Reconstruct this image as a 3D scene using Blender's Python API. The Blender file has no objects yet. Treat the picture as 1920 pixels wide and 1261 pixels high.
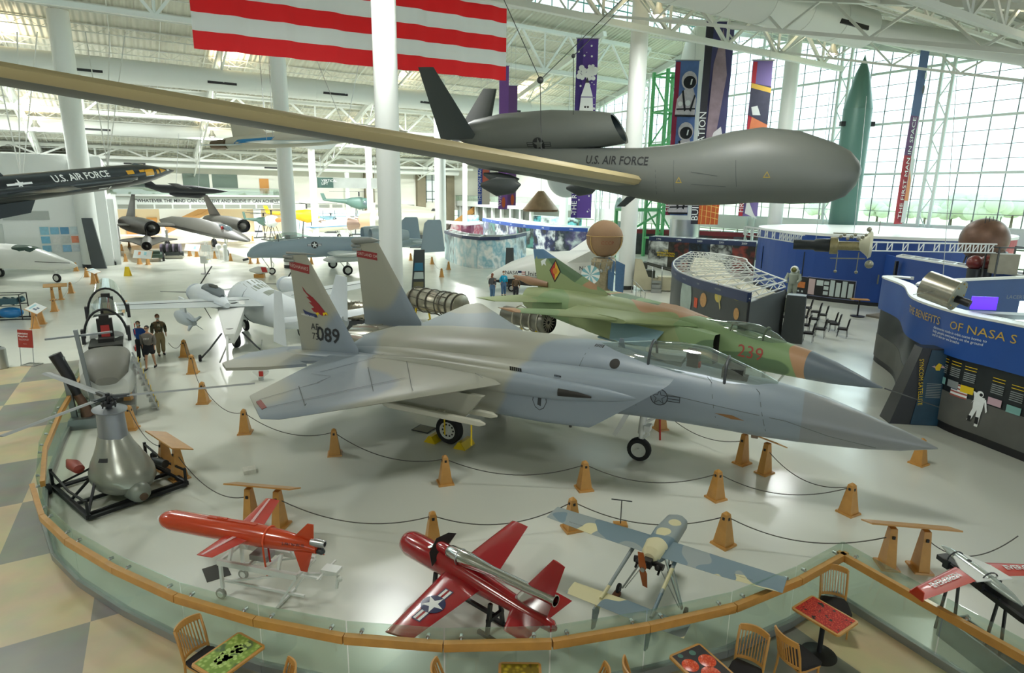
import bpy, math, random
from mathutils import Vector, Matrix
from mathutils.bvhtree import BVHTree
V = Vector; PI = math.pi; R = math.radians
random.seed(7)
scene = bpy.context.scene; COL = scene.collection
# ------------------------------------------------------------------ camera
FPX, PITCH, ROLL, EYE = 1150.0, .232, .015, 7.2
_fw = V((0, math.cos(PITCH), -math.sin(PITCH))); _r0 = V((1, 0, 0)); _u0 = _r0.cross(_fw)
CR = _r0*math.cos(ROLL) + _u0*math.sin(ROLL); CU = _u0*math.cos(ROLL) - _r0*math.sin(ROLL)
cd = bpy.data.cameras.new('camera'); cam = bpy.data.objects.new('camera', cd); COL.objects.link(cam)
cd.sensor_width = 36; cd.lens = FPX*36/1920; cd.clip_start = .1; cd.clip_end = 3000
M = Matrix((CR, CU, -_fw)).transposed().to_4x4(); M.translation = (0, 0, EYE); cam.matrix_world = M
scene.camera = cam
EYEP = V((0, 0, EYE))
def ray(px, py): return CR*((px-960)/FPX) - CU*((py-630.5)/FPX) + _fw
def G(px, py, z=0.0):
    d = ray(px, py); return EYEP + d*((z-EYE)/d.z)
def D(px, py, y):
    d = ray(px, py); return EYEP + d*(y/d.y)
# ------------------------------------------------------------------ world, sun, exposure
scene.view_settings.view_transform = 'Standard'; scene.view_settings.look = 'None'
scene.view_settings.gamma = 1; scene.view_settings.use_curve_mapping = False
scene.view_settings.exposure = 0.52
w = bpy.data.worlds.new('sky'); scene.world = w; w.use_nodes = True
bg = w.node_tree.nodes['Background']; bg.inputs[0].default_value = (.86, .94, 1, 1); bg.inputs[1].default_value = 2.0
cy = scene.cycles
cy.max_bounces = 7; cy.diffuse_bounces = 4; cy.glossy_bounces = 3; cy.transmission_bounces = 4; cy.transparent_max_bounces = 12
cy.sample_clamp_indirect = 3; cy.caustics_reflective = False; cy.caustics_refractive = False
cy.use_denoising = True
def sun(name, el, az, strength, ang, color):
    l = bpy.data.lights.new(name, 'SUN'); l.energy = strength; l.angle = R(ang); l.color = color
    o = bpy.data.objects.new(name, l); COL.objects.link(o)
    d = V((math.cos(R(el))*math.cos(R(az)), math.cos(R(el))*math.sin(R(az)), math.sin(R(el))))
    o.rotation_euler = (-d).to_track_quat('-Z', 'Y').to_euler(); o.location = d*150
sun('overcast_daylight', 26, 40, 1.5, 50, (.93, .97, 1))
# ------------------------------------------------------------------ hall frame: a runs from the glass gable wall to the left, b to the far side
HA = V((.848, .53, 0)); HB = V((-.53, .848, 0)); HO = V((24, 76, 0))
def HW(a, b, z=0.0): return HO - HA*a + HB*b + V((0, 0, z))
def HL(p): d = p-HO; return -(d.dot(HA)), d.dot(HB)
HYAW = math.atan2(.53, .848)
# ------------------------------------------------------------------ materials
MATS = {}
def srgb(h):
    if isinstance(h, str):
        h = h.lstrip('#'); c = [int(h[i:i+2], 16)/255 for i in (0, 2, 4)]
    else: c = [x/255 for x in h]
    return tuple((x/12.92 if x <= .04045 else ((x+.055)/1.055)**2.4) for x in c) + (1,)
def mat(name, col, rough=.5, metal=0.0, coat=0.0, var=0.0, vs=3.0, emit=0.0, bump=0.0):
    if name in MATS: return MATS[name]
    m = bpy.data.materials.new(name); m.use_nodes = True; nt = m.node_tree; b = nt.nodes['Principled BSDF']
    c = srgb(col)
    b.inputs['Base Color'].default_value = c; b.inputs['Roughness'].default_value = rough
    b.inputs['Metallic'].default_value = metal; b.inputs['Coat Weight'].default_value = coat
    if emit: b.inputs['Emission Color'].default_value = c; b.inputs['Emission Strength'].default_value = emit
    if var or bump:
        tc = nt.nodes.new('ShaderNodeTexCoord'); n = nt.nodes.new('ShaderNodeTexNoise'); n.inputs['Scale'].default_value = vs
        n.inputs['Detail'].default_value = 3; nt.links.new(tc.outputs['Object'], n.inputs['Vector'])
        if var:
            mx = nt.nodes.new('ShaderNodeMix'); mx.data_type = 'RGBA'
            mx.inputs['A'].default_value = tuple(x*(1-var) for x in c[:3])+(1,); mx.inputs['B'].default_value = tuple(min(1, x*(1+var)) for x in c[:3])+(1,)
            nt.links.new(n.outputs['Fac'], mx.inputs['Factor']); nt.links.new(mx.outputs['Result'], b.inputs['Base Color'])
        if bump:
            bp = nt.nodes.new('ShaderNodeBump'); bp.inputs['Strength'].default_value = bump; bp.inputs['Distance'].default_value = .02
            nt.links.new(n.outputs['Fac'], bp.inputs['Height']); nt.links.new(bp.outputs['Normal'], b.inputs['Normal'])
    MATS[name] = m; return m
def mat_camo(name, cols, scale=.5, thr=.5, rough=.5, seed=0.0, soft=.01, metal=0.0, coat=0.0):
    """patches of paint: cols[0] base, then each further colour where its own noise passes a threshold"""
    if name in MATS: return MATS[name]
    m = bpy.data.materials.new(name); m.use_nodes = True; nt = m.node_tree; b = nt.nodes['Principled BSDF']; L = nt.links.new
    b.inputs['Roughness'].default_value = rough; b.inputs['Metallic'].default_value = metal; b.inputs['Coat Weight'].default_value = coat
    tc = nt.nodes.new('ShaderNodeTexCoord'); prev = None
    for i, c in enumerate(cols):
        if i == 0: prev = srgb(c); continue
        mp = nt.nodes.new('ShaderNodeMapping'); mp.inputs['Location'].default_value = (seed+i*7.3, i*3.1, i*1.7); L(tc.outputs['Object'], mp.inputs['Vector'])
        n = nt.nodes.new('ShaderNodeTexNoise'); n.inputs['Scale'].default_value = scale; n.inputs['Detail'].default_value = .8; L(mp.outputs[0], n.inputs['Vector'])
        mr = nt.nodes.new('ShaderNodeMapRange'); mr.inputs[1].default_value = thr; mr.inputs[2].default_value = thr+soft; L(n.outputs['Fac'], mr.inputs[0])
        mx = nt.nodes.new('ShaderNodeMix'); mx.data_type = 'RGBA'; L(mr.outputs[0], mx.inputs['Factor'])
        if isinstance(prev, tuple): mx.inputs['A'].default_value = prev
        else: L(prev, mx.inputs['A'])
        mx.inputs['B'].default_value = srgb(c); prev = mx.outputs['Result']
    L(prev, b.inputs['Base Color']); MATS[name] = m; return m
def mat_cloth(name, col, tr=.5):
    if name in MATS: return MATS[name]
    m = mat(name, col, .75); nt = m.node_tree; L = nt.links.new; t = nt.nodes.new('ShaderNodeBsdfTranslucent'); t.inputs[0].default_value = srgb(col)
    x = nt.nodes.new('ShaderNodeMixShader'); x.inputs[0].default_value = tr; L(nt.nodes['Principled BSDF'].outputs[0], x.inputs[1]); L(t.outputs[0], x.inputs[2]); L(x.outputs[0], nt.nodes['Material Output'].inputs[0]); return m
def mat_glass(name, tint=(200, 235, 225), fac=.12, rough=.02, alpha=.25):
    if name in MATS: return MATS[name]
    m = bpy.data.materials.new(name); m.use_nodes = True; nt = m.node_tree; nt.nodes.clear(); L = nt.links.new
    o = nt.nodes.new('ShaderNodeOutputMaterial'); t = nt.nodes.new('ShaderNodeBsdfTransparent'); g = nt.nodes.new('ShaderNodeBsdfGlossy')
    d = nt.nodes.new('ShaderNodeBsdfDiffuse'); m1 = nt.nodes.new('ShaderNodeMixShader'); m2 = nt.nodes.new('ShaderNodeMixShader')
    c = srgb(tint); t.inputs[0].default_value = c; g.inputs[0].default_value = (1, 1, 1, 1); g.inputs['Roughness'].default_value = rough; d.inputs[0].default_value = c
    m1.inputs[0].default_value = alpha; m2.inputs[0].default_value = fac
    L(t.outputs[0], m1.inputs[1]); L(d.outputs[0], m1.inputs[2]); L(m1.outputs[0], m2.inputs[1]); L(g.outputs[0], m2.inputs[2]); L(m2.outputs[0], o.inputs[0])
    MATS[name] = m; return m
# ------------------------------------------------------------------ scene tree helpers
def tag(o, label=None, cat=None, group=None, kind=None):
    if label: o['label'] = label
    if cat: o['category'] = cat
    if group: o['group'] = group
    if kind: o['kind'] = kind
    return o
def thing(name, label, cat, loc=(0, 0, 0), yaw=0.0, group=None, rot=None):
    o = bpy.data.objects.new(name, None); COL.objects.link(o); o.location = loc
    o.rotation_euler = rot if rot else (0, 0, yaw); o.empty_display_size = .2
    return tag(o, label, cat, group)
def kids(o): return [c for c in bpy.data.objects if c.parent is o]
def tree(root):
    out = []
    def rec(o):
        for c in KID.get(o.name, []): out.append((c, o)); rec(c)
    rec(root); return out
KID = {}
def own(o, parent):
    if parent is not None: o.parent = parent; KID.setdefault(parent.name, []).append(o)
    return o
def dup(root, loc, yaw=None, label=None, group=None, scale=None):
    r = root.copy(); COL.objects.link(r); r.location = loc
    if yaw is not None: r.rotation_euler = (0, 0, yaw)
    if scale: r.scale = scale
    if label: r['label'] = label
    if group: r['group'] = group
    def rec(src, dst):
        for c in KID.get(src.name, []):
            n = c.copy(); COL.objects.link(n); own(n, dst); rec(c, n)
    rec(root, r); return r
def frame(dirv, up=V((0, 0, 1))):
    d = V(dirv).normalized(); s = d.cross(up)
    if s.length < 1e-5: s = V((1, 0, 0))
    s.normalize(); return d, s, s.cross(d).normalized()
class MB:
    def __init__(s): s.v = []; s.f = []; s.m = []; s.k = 0
    def add(s, vs, fs, k=None):
        n = len(s.v); s.v += [tuple(p) for p in vs]; s.f += [tuple(i+n for i in f) for f in fs]; s.m += [s.k if k is None else k]*len(fs); return s
    def box(s, c, d, rz=0.0, k=None, rot=None):
        m = rot if rot else Matrix.Rotation(rz, 3, 'Z'); c = V(c)
        vs = [c + m @ V((x*d[0]/2, y*d[1]/2, z*d[2]/2)) for x in (-1, 1) for y in (-1, 1) for z in (-1, 1)]
        return s.add(vs, [(0, 1, 3, 2), (4, 6, 7, 5), (0, 4, 5, 1), (2, 3, 7, 6), (0, 2, 6, 4), (1, 5, 7, 3)], k)
    def frus(s, c, d0, d1, h, rz=0.0, k=None, off=(0, 0)):
        m = Matrix.Rotation(rz, 3, 'Z'); c = V(c)
        vs = [c + m @ V((x*d0[0]/2, y*d0[1]/2, 0)) for x, y in ((-1, -1), (1, -1), (1, 1), (-1, 1))]
        vs += [c + m @ V((x*d1[0]/2+off[0], y*d1[1]/2+off[1], h)) for x, y in ((-1, -1), (1, -1), (1, 1), (-1, 1))]
        return s.add(vs, [(3, 2, 1, 0), (4, 5, 6, 7), (0, 1, 5, 4), (1, 2, 6, 5), (2, 3, 7, 6), (3, 0, 4, 7)], k)
    def rings(s, rs, k=None, cap=(True, True), closed=False):
        n = len(rs[0]); vs = [p for r in rs for p in r]; fs = []
        N = len(rs)
        for j in range(N if closed else N-1):
            a, b = j*n, ((j+1) % N)*n
            for i in range(n): fs.append((a+i, a+(i+1) % n, b+(i+1) % n, b+i))
        if not closed:
            if cap[0]: fs.append(tuple(range(n))[::-1])
            if cap[1]: fs.append(tuple((N-1)*n+i for i in range(n)))
        return s.add(vs, fs, k)
    def cyl(s, p0, p1, r0, r1=None, n=12, k=None, cap=(True, True)):
        r1 = r0 if r1 is None else r1; p0 = V(p0); p1 = V(p1); d, a, b = frame(p1-p0)
        rr = [[p + a*(r*math.cos(2*PI*i/n)) + b*(r*math.sin(2*PI*i/n)) for i in range(n)] for p, r in ((p0, r0), (p1, r1))]
        return s.rings(rr, k, cap)
    def bar(s, p0, p1, w, h=None, k=None):
        h = w if h is None else h; p0 = V(p0); p1 = V(p1); d, a, b = frame(p1-p0)
        rr = [[p+a*(x*w/2)+b*(y*h/2) for x, y in ((-1, -1), (1, -1), (1, 1), (-1, 1))] for p in (p0, p1)]
        return s.rings(rr, k)
    def tube(s, pts, r, n=8, k=None, cap=True, closed=False):
        pts = [V(p) for p in pts]; rs = []; N = len(pts); prev = None
        for i, p in enumerate(pts):
            if closed: t = pts[(i+1) % N]-pts[i-1]
            else: t = pts[min(i+1, N-1)]-pts[max(i-1, 0)]
            d, a, b = frame(t)
            if prev is not None and a.dot(prev) < 0: a = -a; b = -b
            prev = a; rad = r[i] if isinstance(r, (list, tuple)) else r
            rs.append([p+a*(rad*math.cos(2*PI*j/n))+b*(rad*math.sin(2*PI*j/n)) for j in range(n)])
        return s.rings(rs, k, (cap, cap), closed)
    def lathe(s, prof, o=(0, 0, 0), ax=(0, 0, 1), n=24, k=None, cap=(True, True)):
        o = V(o); d, a, b = frame(ax, V((0, 0, 1)) if abs(V(ax).normalized().z) < .99 else V((0, 1, 0)))
        return s.rings([[o + d*z + a*(r*math.cos(2*PI*i/n)) + b*(r*math.sin(2*PI*i/n)) for i in range(n)] for r, z in prof], k, cap)
    def body(s, secs, n=24, k=None, cap=(True, True)):
        """fuselage along local x: sections (x, yc, zc, half width, half height, squareness)"""
        rs = []
        for sec in secs:
            x, yc, zc, ry, rz = sec[:5]; e = 2/(sec[5] if len(sec) > 5 else 2.0); ring = []
            for i in range(n):
                t = 2*PI*i/n; c, q = math.cos(t), math.sin(t)
                ring.append((x, yc+ry*math.copysign(abs(c)**e, c), zc+rz*math.copysign(abs(q)**e, q)))
            rs.append(ring)
        return s.rings(rs, k, cap)
    def wing(s, st, k=None, up=(0, 0, 1), n=5):
        """stations (leading edge, trailing edge, thickness) -> airfoil loft"""
        up = V(up); rs = []
        prof = [(0, 0), (.04, .55), (.15, .9), (.35, 1), (.65, .7), (1, .06)]
        for le, te, th in st:
            le = V(le); te = V(te); c = te-le
            rs.append([le+c*u+up*(w*th/2) for u, w in prof] + [le+c*u-up*(w*th/2) for u, w in prof[::-1][:-1]])
        return s.rings(rs, k)
    def plate(s, pts, th, k=None, up=None):
        """flat polygon with thickness th along up (default its normal)"""
        P = [V(p) for p in pts]; nrm = V((0, 0, 0)) if up is None else V(up).normalized()
        if up is None:
            for i in range(len(P)): nrm += P[i].cross(P[(i+1) % len(P)])
            nrm.normalize()
        n = len(P); return s.add([p+nrm*th/2 for p in P]+[p-nrm*th/2 for p in P], [tuple(range(n)), tuple(range(2*n-1, n-1, -1))]+[(i, n+i, n+(i+1) % n, (i+1) % n) for i in range(n)], k)
    def ball(s, c, r, n=16, m=10, k=None, z0=-1.0, z1=1.0):
        r = (r, r, r) if isinstance(r, (int, float)) else r; c = V(c); a0 = math.asin(z0); a1 = math.asin(z1); rs = []
        for j in range(m+1):
            t = a0+(a1-a0)*j/m; cc = max(math.cos(t), .001)
            rs.append([c+V((r[0]*cc*math.cos(2*PI*i/n), r[1]*cc*math.sin(2*PI*i/n), r[2]*math.sin(t))) for i in range(n)])
        return s.rings(rs, k)
    def wheel(s, c, ax, R_, w, k=0, kh=1, n=24):
        """tyre and hub around axis ax"""
        a = V(ax).normalized(); c = V(c)
        s.lathe([(R_*.62, -w/2), (R_*.92, -w/2), (R_, -w*.3), (R_, w*.3), (R_*.92, w/2), (R_*.62, w/2)], c, a, n, k, (False, False))
        s.lathe([(R_*.62, -w/2), (R_*.58, -w*.36), (R_*.15, -w*.3), (R_*.15, -w*.45), (.001, -w*.45)], c, a, n, kh, (False, False))
        s.lathe([(R_*.62, w/2), (R_*.58, w*.36), (R_*.15, w*.3), (R_*.15, w*.45), (.001, w*.45)], c, a, n, kh, (False, False)); return s
    def build(s, name, mats, parent=None, smooth=35, label=None):
        me = bpy.data.meshes.new(name); me.from_pydata(s.v, [], s.f)
        for m in (mats if isinstance(mats, (list, tuple)) else [mats]): me.materials.append(m)
        me.polygons.foreach_set('material_index', s.m)
        import bmesh
        b = bmesh.new(); b.from_mesh(me); bmesh.ops.recalc_face_normals(b, faces=b.faces); b.to_mesh(me); b.free()
        if smooth:
            me.polygons.foreach_set('use_smooth', [True]*len(me.polygons)); me.set_sharp_from_angle(angle=R(smooth))
        o = bpy.data.objects.new(name, me); COL.objects.link(o); own(o, parent)
        if label: o['label'] = label
        return o
class Fr:
    """local frame of one aircraft or exhibit: x forward, y left, z up"""
    def __init__(s, O, yaw): s.O = V(O); s.yaw = yaw; s.f = V((math.cos(yaw), math.sin(yaw), 0)); s.l = V((-math.sin(yaw), math.cos(yaw), 0))
    def loc(s, P): d = P-s.O; return V((d.dot(s.f), d.dot(s.l), d.z))
    def pl(s, px, py, P0, n): d = ray(px, py); return EYEP + d*((P0-EYEP).dot(n)/d.dot(n))
    def yp(s, px, py, y=0.0): return s.loc(s.pl(px, py, s.O+s.l*y, s.l))
    def xp(s, px, py, x=0.0): return s.loc(s.pl(px, py, s.O+s.f*x, s.f))
    def zp(s, px, py, z=0.0): return s.loc(G(px, py, z+s.O.z))
    def W(s, x, y, z): return s.O + s.f*x + s.l*y + V((0, 0, z))
def ground(o): return o
def struct(o): o['kind'] = 'structure'; return o
_fonts = {}
def text_mesh(body, size=1.0, bold=0.0, shear=0.0, space=1.0, align='CENTER', sx=1.0, line=1.0):
    key = (body, size, bold, shear, space, align, sx)
    c = bpy.data.curves.new('lettering', 'FONT'); c.body = body; c.size = size; c.offset = bold*size; c.shear = shear; c.space_character = space
    c.align_x = align; c.align_y = 'CENTER'; c.resolution_u = 2; c.space_line = line
    t = bpy.data.objects.new('tmp', c); COL.objects.link(t); dg = bpy.context.evaluated_depsgraph_get(); dg.update()
    me = bpy.data.meshes.new_from_object(t.evaluated_get(dg)); bpy.data.objects.remove(t)
    for v in me.vertices: v.co.x *= sx
    return me
def subdiv(me, cuts):
    import bmesh
    b = bmesh.new(); b.from_mesh(me); bmesh.ops.triangulate(b, faces=b.faces); bmesh.ops.subdivide_edges(b, edges=b.edges, cuts=cuts, use_grid_fill=True); b.to_mesh(me); b.free()
def letter(body, size, m, parent, P, right, up, name='lettering', hit=None, off=.006, **kw):
    """lettering laid in the plane (right, up) at P, pressed onto the mesh 'hit' along its normal when given"""
    me = text_mesh(body, size, **kw); right = V(right).normalized(); up = V(up).normalized(); nrm = right.cross(up)
    P = V(P); tree_ = None
    if hit is not None:
        tree_ = [BVHTree.FromPolygons([v.co[:] for v in h.data.vertices], [tuple(p.vertices) for p in h.data.polygons]) for h in (hit if isinstance(hit, list) else [hit])]
    if tree_: subdiv(me, 2)
    for v in me.vertices:
        q = P + right*v.co.x + up*v.co.y
        if tree_:
            best = None
            for t in tree_:
                h = t.ray_cast(q+nrm*2.5, -nrm, 5)
                if h[0] is not None and (best is None or h[3] < best[3]): best = h
            if best: q = best[0]
        v.co = q + nrm*off
    me.materials.clear(); me.materials.append(m); me.name = name
    o = bpy.data.objects.new(name, me); COL.objects.link(o); own(o, parent); return o
def decal(polys, parent, P, right, up, mats, name='marking', hit=None, off=.005):
    """flat marking: polys = [(material index, [(u, v), ...])], each next one a hair higher"""
    right = V(right).normalized(); up = V(up).normalized(); nrm = right.cross(up); P = V(P); mb = MB(); tree_ = None
    if hit is not None: tree_ = [BVHTree.FromPolygons([v.co[:] for v in h.data.vertices], [tuple(p.vertices) for p in h.data.polygons]) for h in (hit if isinstance(hit, list) else [hit])]
    for j, (k, pts) in enumerate(polys):
        vs = []; fs = [tuple(range(len(pts)))]
        if tree_:
            me = bpy.data.meshes.new('m'); me.from_pydata([(u, v_, 0) for u, v_ in pts], [], fs); subdiv(me, 4); pts = [(v.co.x, v.co.y) for v in me.vertices]; fs = [tuple(p.vertices) for p in me.polygons]; bpy.data.meshes.remove(me)
        for u, v_ in pts:
            q = P + right*u + up*v_
            if tree_:
                best = None
                for t in tree_:
                    h = t.ray_cast(q+nrm*2.5, -nrm, 5)
                    if h[0] is not None and (best is None or h[3] < best[3]): best = h
                if best: q = best[0]
            vs.append(q+nrm*(off+j*.002))
        mb.add(vs, fs, k)
    return mb.build(name, mats, parent, smooth=0)
def star(r, n=5, a0=PI/2, q=.382, cx=0, cy_=0): return [(cx+(r if i % 2 == 0 else r*q)*math.cos(a0+PI*i/n), cy_+(r if i % 2 == 0 else r*q)*math.sin(a0+PI*i/n)) for i in range(2*n)]
def disc(r, n=24, cx=0, cy_=0, e=1.0): return [(cx+r*math.cos(2*PI*i/n), cy_+r*e*math.sin(2*PI*i/n)) for i in range(n)]
def rect(x0, y0, x1, y1): return [(x0, y0), (x1, y0), (x1, y1), (x0, y1)]
# common materials
M_WHITE = mat('white_paint', '#e9ebe6', .35); M_BLACK = mat('black_paint', '#16171a', .45); M_TYRE = mat('tyre_rubber', '#1c1d1f', .8)
M_STEEL = mat('brushed_steel', '#b9bcbc', .3, .9); M_CHROME = mat('polished_metal', '#d8d8d4', .15, 1.0); M_DKSTEEL = mat('dark_steel', '#4a4d4e', .5, .6)
M_WOOD = mat('honey_oak', '#c69048', .38, var=.18, vs=6, coat=.2); M_HUB = mat('wheel_hub_white', '#d6d8d2', .4, var=.1)
M_YELLOW = mat('yellow_paint', '#e3c21a', .4); M_RED = mat('red_paint', '#b02820', .35); M_INK = mat('ink_black', '#26282a', .6)
M_PRINT = mat('print_white', '#eef2f0', .5)
# ================================================================== SHELL
def wave_deck(name, col, axis, scale, rough=.6):
    m = mat(name, col, rough); nt = m.node_tree; b = nt.nodes['Principled BSDF']; L = nt.links.new
    g = nt.nodes.new('ShaderNodeNewGeometry'); d = nt.nodes.new('ShaderNodeVectorMath'); d.operation = 'DOT_PRODUCT'; d.inputs[1].default_value = axis
    mu = nt.nodes.new('ShaderNodeMath'); mu.operation = 'MULTIPLY'; mu.inputs[1].default_value = scale
    si = nt.nodes.new('ShaderNodeMath'); si.operation = 'SINE'; bp = nt.nodes.new('ShaderNodeBump'); bp.inputs['Distance'].default_value = .08; bp.inputs['Strength'].default_value = .8
    L(g.outputs['Position'], d.inputs[0]); L(d.outputs['Value'], mu.inputs[0]); L(mu.outputs[0], si.inputs[0]); L(si.outputs[0], bp.inputs['Height']); L(bp.outputs['Normal'], b.inputs['Normal'])
    return m
M_FLOOR = mat('white_epoxy_floor', '#dadcd0', .16, var=.035, vs=.25)
nt = M_FLOOR.node_tree; b_ = nt.nodes['Principled BSDF']
n_ = nt.nodes.new('ShaderNodeTexNoise'); n_.inputs['Scale'].default_value = .6; mr = nt.nodes.new('ShaderNodeMapRange'); mr.inputs[3].default_value = .12; mr.inputs[4].default_value = .3
tc = nt.nodes.new('ShaderNodeTexCoord'); nt.links.new(tc.outputs['Object'], n_.inputs['Vector']); nt.links.new(n_.outputs['Fac'], mr.inputs[0]); nt.links.new(mr.outputs[0], b_.inputs['Roughness'])
mb = MB(); mb.plate([HW(-1, -75), HW(135, -75), HW(135, 56), HW(-1, 56)], .2, up=(0, 0, 1)); o = mb.build('floor', M_FLOOR, smooth=0); o.location.z = -.1; struct(o)
# cafe floor: two tones of stone in a chequer square with the hall
mc = mat('cafe_stone_floor', '#8c8a7b', .4); nt = mc.node_tree; L = nt.links.new; b_ = nt.nodes['Principled BSDF']
g = nt.nodes.new('ShaderNodeNewGeometry')
def _dot(ax, off, size):
    d = nt.nodes.new('ShaderNodeVectorMath'); d.operation = 'DOT_PRODUCT'; d.inputs[1].default_value = ax; L(g.outputs['Position'], d.inputs[0])
    a = nt.nodes.new('ShaderNodeMath'); a.operation = 'ADD'; a.inputs[1].default_value = off; L(d.outputs['Value'], a.inputs[0])
    s = nt.nodes.new('ShaderNodeMath'); s.operation = 'DIVIDE'; s.inputs[1].default_value = size; L(a.outputs[0], s.inputs[0])
    f = nt.nodes.new('ShaderNodeMath'); f.operation = 'FLOOR'; L(s.outputs[0], f.inputs[0]); return f
fa = _dot((.87, .49, 0), 1.7+.05, 1.75); fb = _dot(HB, -11.36+28, 2.8)
ad = nt.nodes.new('ShaderNodeMath'); L(fa.outputs[0], ad.inputs[0]); L(fb.outputs[0], ad.inputs[1])
md = nt.nodes.new('ShaderNodeMath'); md.operation = 'PINGPONG'; md.inputs[1].default_value = 1; L(ad.outputs[0], md.inputs[0])
nn = nt.nodes.new('ShaderNodeTexNoise'); nn.inputs['Scale'].default_value = 1.1; nn.inputs['Detail'].default_value = 6; L(g.outputs['Position'], nn.inputs['Vector'])
mx = nt.nodes.new('ShaderNodeMix'); mx.data_type = 'RGBA'; mx.inputs['A'].default_value = srgb('#858679'); mx.inputs['B'].default_value = srgb('#c2b182'); L(md.outputs[0], mx.inputs['Factor'])
m2 = nt.nodes.new('ShaderNodeMix'); m2.data_type = 'RGBA'; m2.blend_type = 'MULTIPLY'; m2.inputs['Factor'].default_value = .5; L(mx.outputs['Result'], m2.inputs['A']); L(nn.outputs['Color'], m2.inputs['B'])
hs = nt.nodes.new('ShaderNodeHueSaturation'); hs.inputs['Saturation'].default_value = .85; hs.inputs['Value'].default_value = 1.4; L(m2.outputs['Result'], hs.inputs['Color']); L(hs.outputs[0], b_.inputs['Base Color'])
RAILP = [V((x, y, 0)) for x, y in [(-21.6, 33.6), (-19.9, 30.6), (-17.6, 25.6), (-15.2, 21.0), (-12.75, 16.2), (-11.35, 13.75), (-10.1, 12.0), (-8.95, 10.75), (-7.9, 9.95), (-6.55, 9.15), (-5.15, 8.45), (-3.72, 7.95), (-2.32, 7.62), (-.9, 7.5), (.62, 7.58), (2.07, 7.95), (3.5, 8.42), (4.82, 9.12), (6.0, 9.9), (6.8, 8.35), (7.75, 6.55), (8.8, 4.6), (9.9, 2.6)]]
cf = [tuple(p) for p in RAILP[3:]]
poly = [(-16.7, 25.9, 0), (-19.75, 24.0, 0), (-32, 17.2, 0), (-32, -6, 0), (13, -6, 0)] + [(p[0], p[1]-.03, 0) for p in cf[::-1]]
mb = MB(); mb.plate([V(p)+V((0, 0, .004)) for p in poly], .008, up=(0, 0, 1)); struct(mb.build('floor', mc, smooth=0))
# ---- balustrade
M_RAILGLASS = mat_glass('green_tinted_glass', (232, 242, 235), .07, .02, .07); M_CURB = mat('grey_metal_curb', '#8f938f', .35, .4)
bal = thing('balustrade', 'curved glass balustrade with a honey oak handrail between cafe and aircraft floor', 'railing', (0, 0, 0))
mb = MB()
for i in range(len(RAILP)-1):
    p, q = RAILP[i], RAILP[i+1]; d, s, u = frame(q-p)
    mb.bar(p+V((0, 0, .075)), q+V((0, 0, .075)), .11, .14)
mb.build('base_curb', M_CURB, bal, smooth=0)
for i in range(len(RAILP)-1):
    p, q = RAILP[i], RAILP[i+1]; d, s, u = frame(q-p); n = s if s.dot(V((0, 0, 0))-p) > 0 else -s
    a, e = p+d*.012, q-d*.012
    MB().plate([a+V((0, 0, .1)), e+V((0, 0, .1)), e+V((0, 0, 1.17)), a+V((0, 0, 1.17))], .012).build('glass_panel', M_RAILGLASS, bal, smooth=0)
    MB().bar(p+n*.09+V((0, 0, .95)), q+n*.09+V((0, 0, .95)), .09, .13).build('handrail', M_WOOD, bal, smooth=0)
    for t in ((.16, .84) if (q-p).length < 2.2 else (.06, .34, .66, .94)):
        c = p.lerp(q, t); mb = MB(); mb.cyl(c-n*.03+V((0, 0, 1.03)), c+n*.03+V((0, 0, 1.03)), .028); mb.cyl(c+n*.02+V((0, 0, 1.03)), c+n*.07+V((0, 0, .99)), .012)
        mb.build('rail_bracket', M_STEEL, bal)
# ---- columns
M_COL = mat('column_white', '#e6e9e4', .42); M_BASE = mat('column_base_dark', '#2c2e2f', .6)
def roofz(b): return 25.5 - .26*abs(b)
cols = [('thick white column at the left end of the hall beside the white building', (-38.0, 55.4), .8), ('tall white column rising behind the grey twin-tailed fighter', (-6.73, 33.9), .62),
        ('white column behind the satellite topped by a tan sphere', (8.7, 47.1), .62), ('white column standing behind the cockpit of the grey twin-engine attack jet', (-20.6, 57.0), .66),
        ('white column between the blue tail fins and the timeline walls', (-9.18, 78.35), .68), ('slimmer white column at the edge of the black jets bay', (-42.42, 103.2), .6),
        ('white column behind the camera side of the blue round theatre', (25.3, 60.5), .66), ('white column behind the hanging purple banner', (7.4, 93.0), .65)]
for (l, (x, y), r) in cols:
    t = thing('column', l, 'column', (x, y, 0)); a, b = HL(V((x, y, 0))); h = roofz(b)-.3
    mb = MB(); mb.cyl((0, 0, 0), (0, 0, h), r, n=32); mb.build('shaft', M_COL, t)
    mb = MB(); mb.cyl((0, 0, 0), (0, 0, .3), r+.015, n=32); mb.build('base_ring', M_BASE, t)
    for rz in range(4):
        pass
far_cols = [((593, 452), .45), ((697, 452), .45), ((872, 440), .4), ((655, 436), .4)]
for i, ((px, py), r) in enumerate(far_cols):
    P = G(px, py); a, b = HL(P); h = roofz(b)-.2
    o = MB().cyl((0, 0, 0), (0, 0, h), r, n=20).build('column', M_COL); o.location = P
    tag(o, ['slim white column far behind the grey attack jet cockpit', 'slim white column left of the central thick column, far back', 'thin white column before the far stairs', 'thin white column below the vertical lift sign'][i], 'column', 'slim columns at the far end of the hall')
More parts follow.
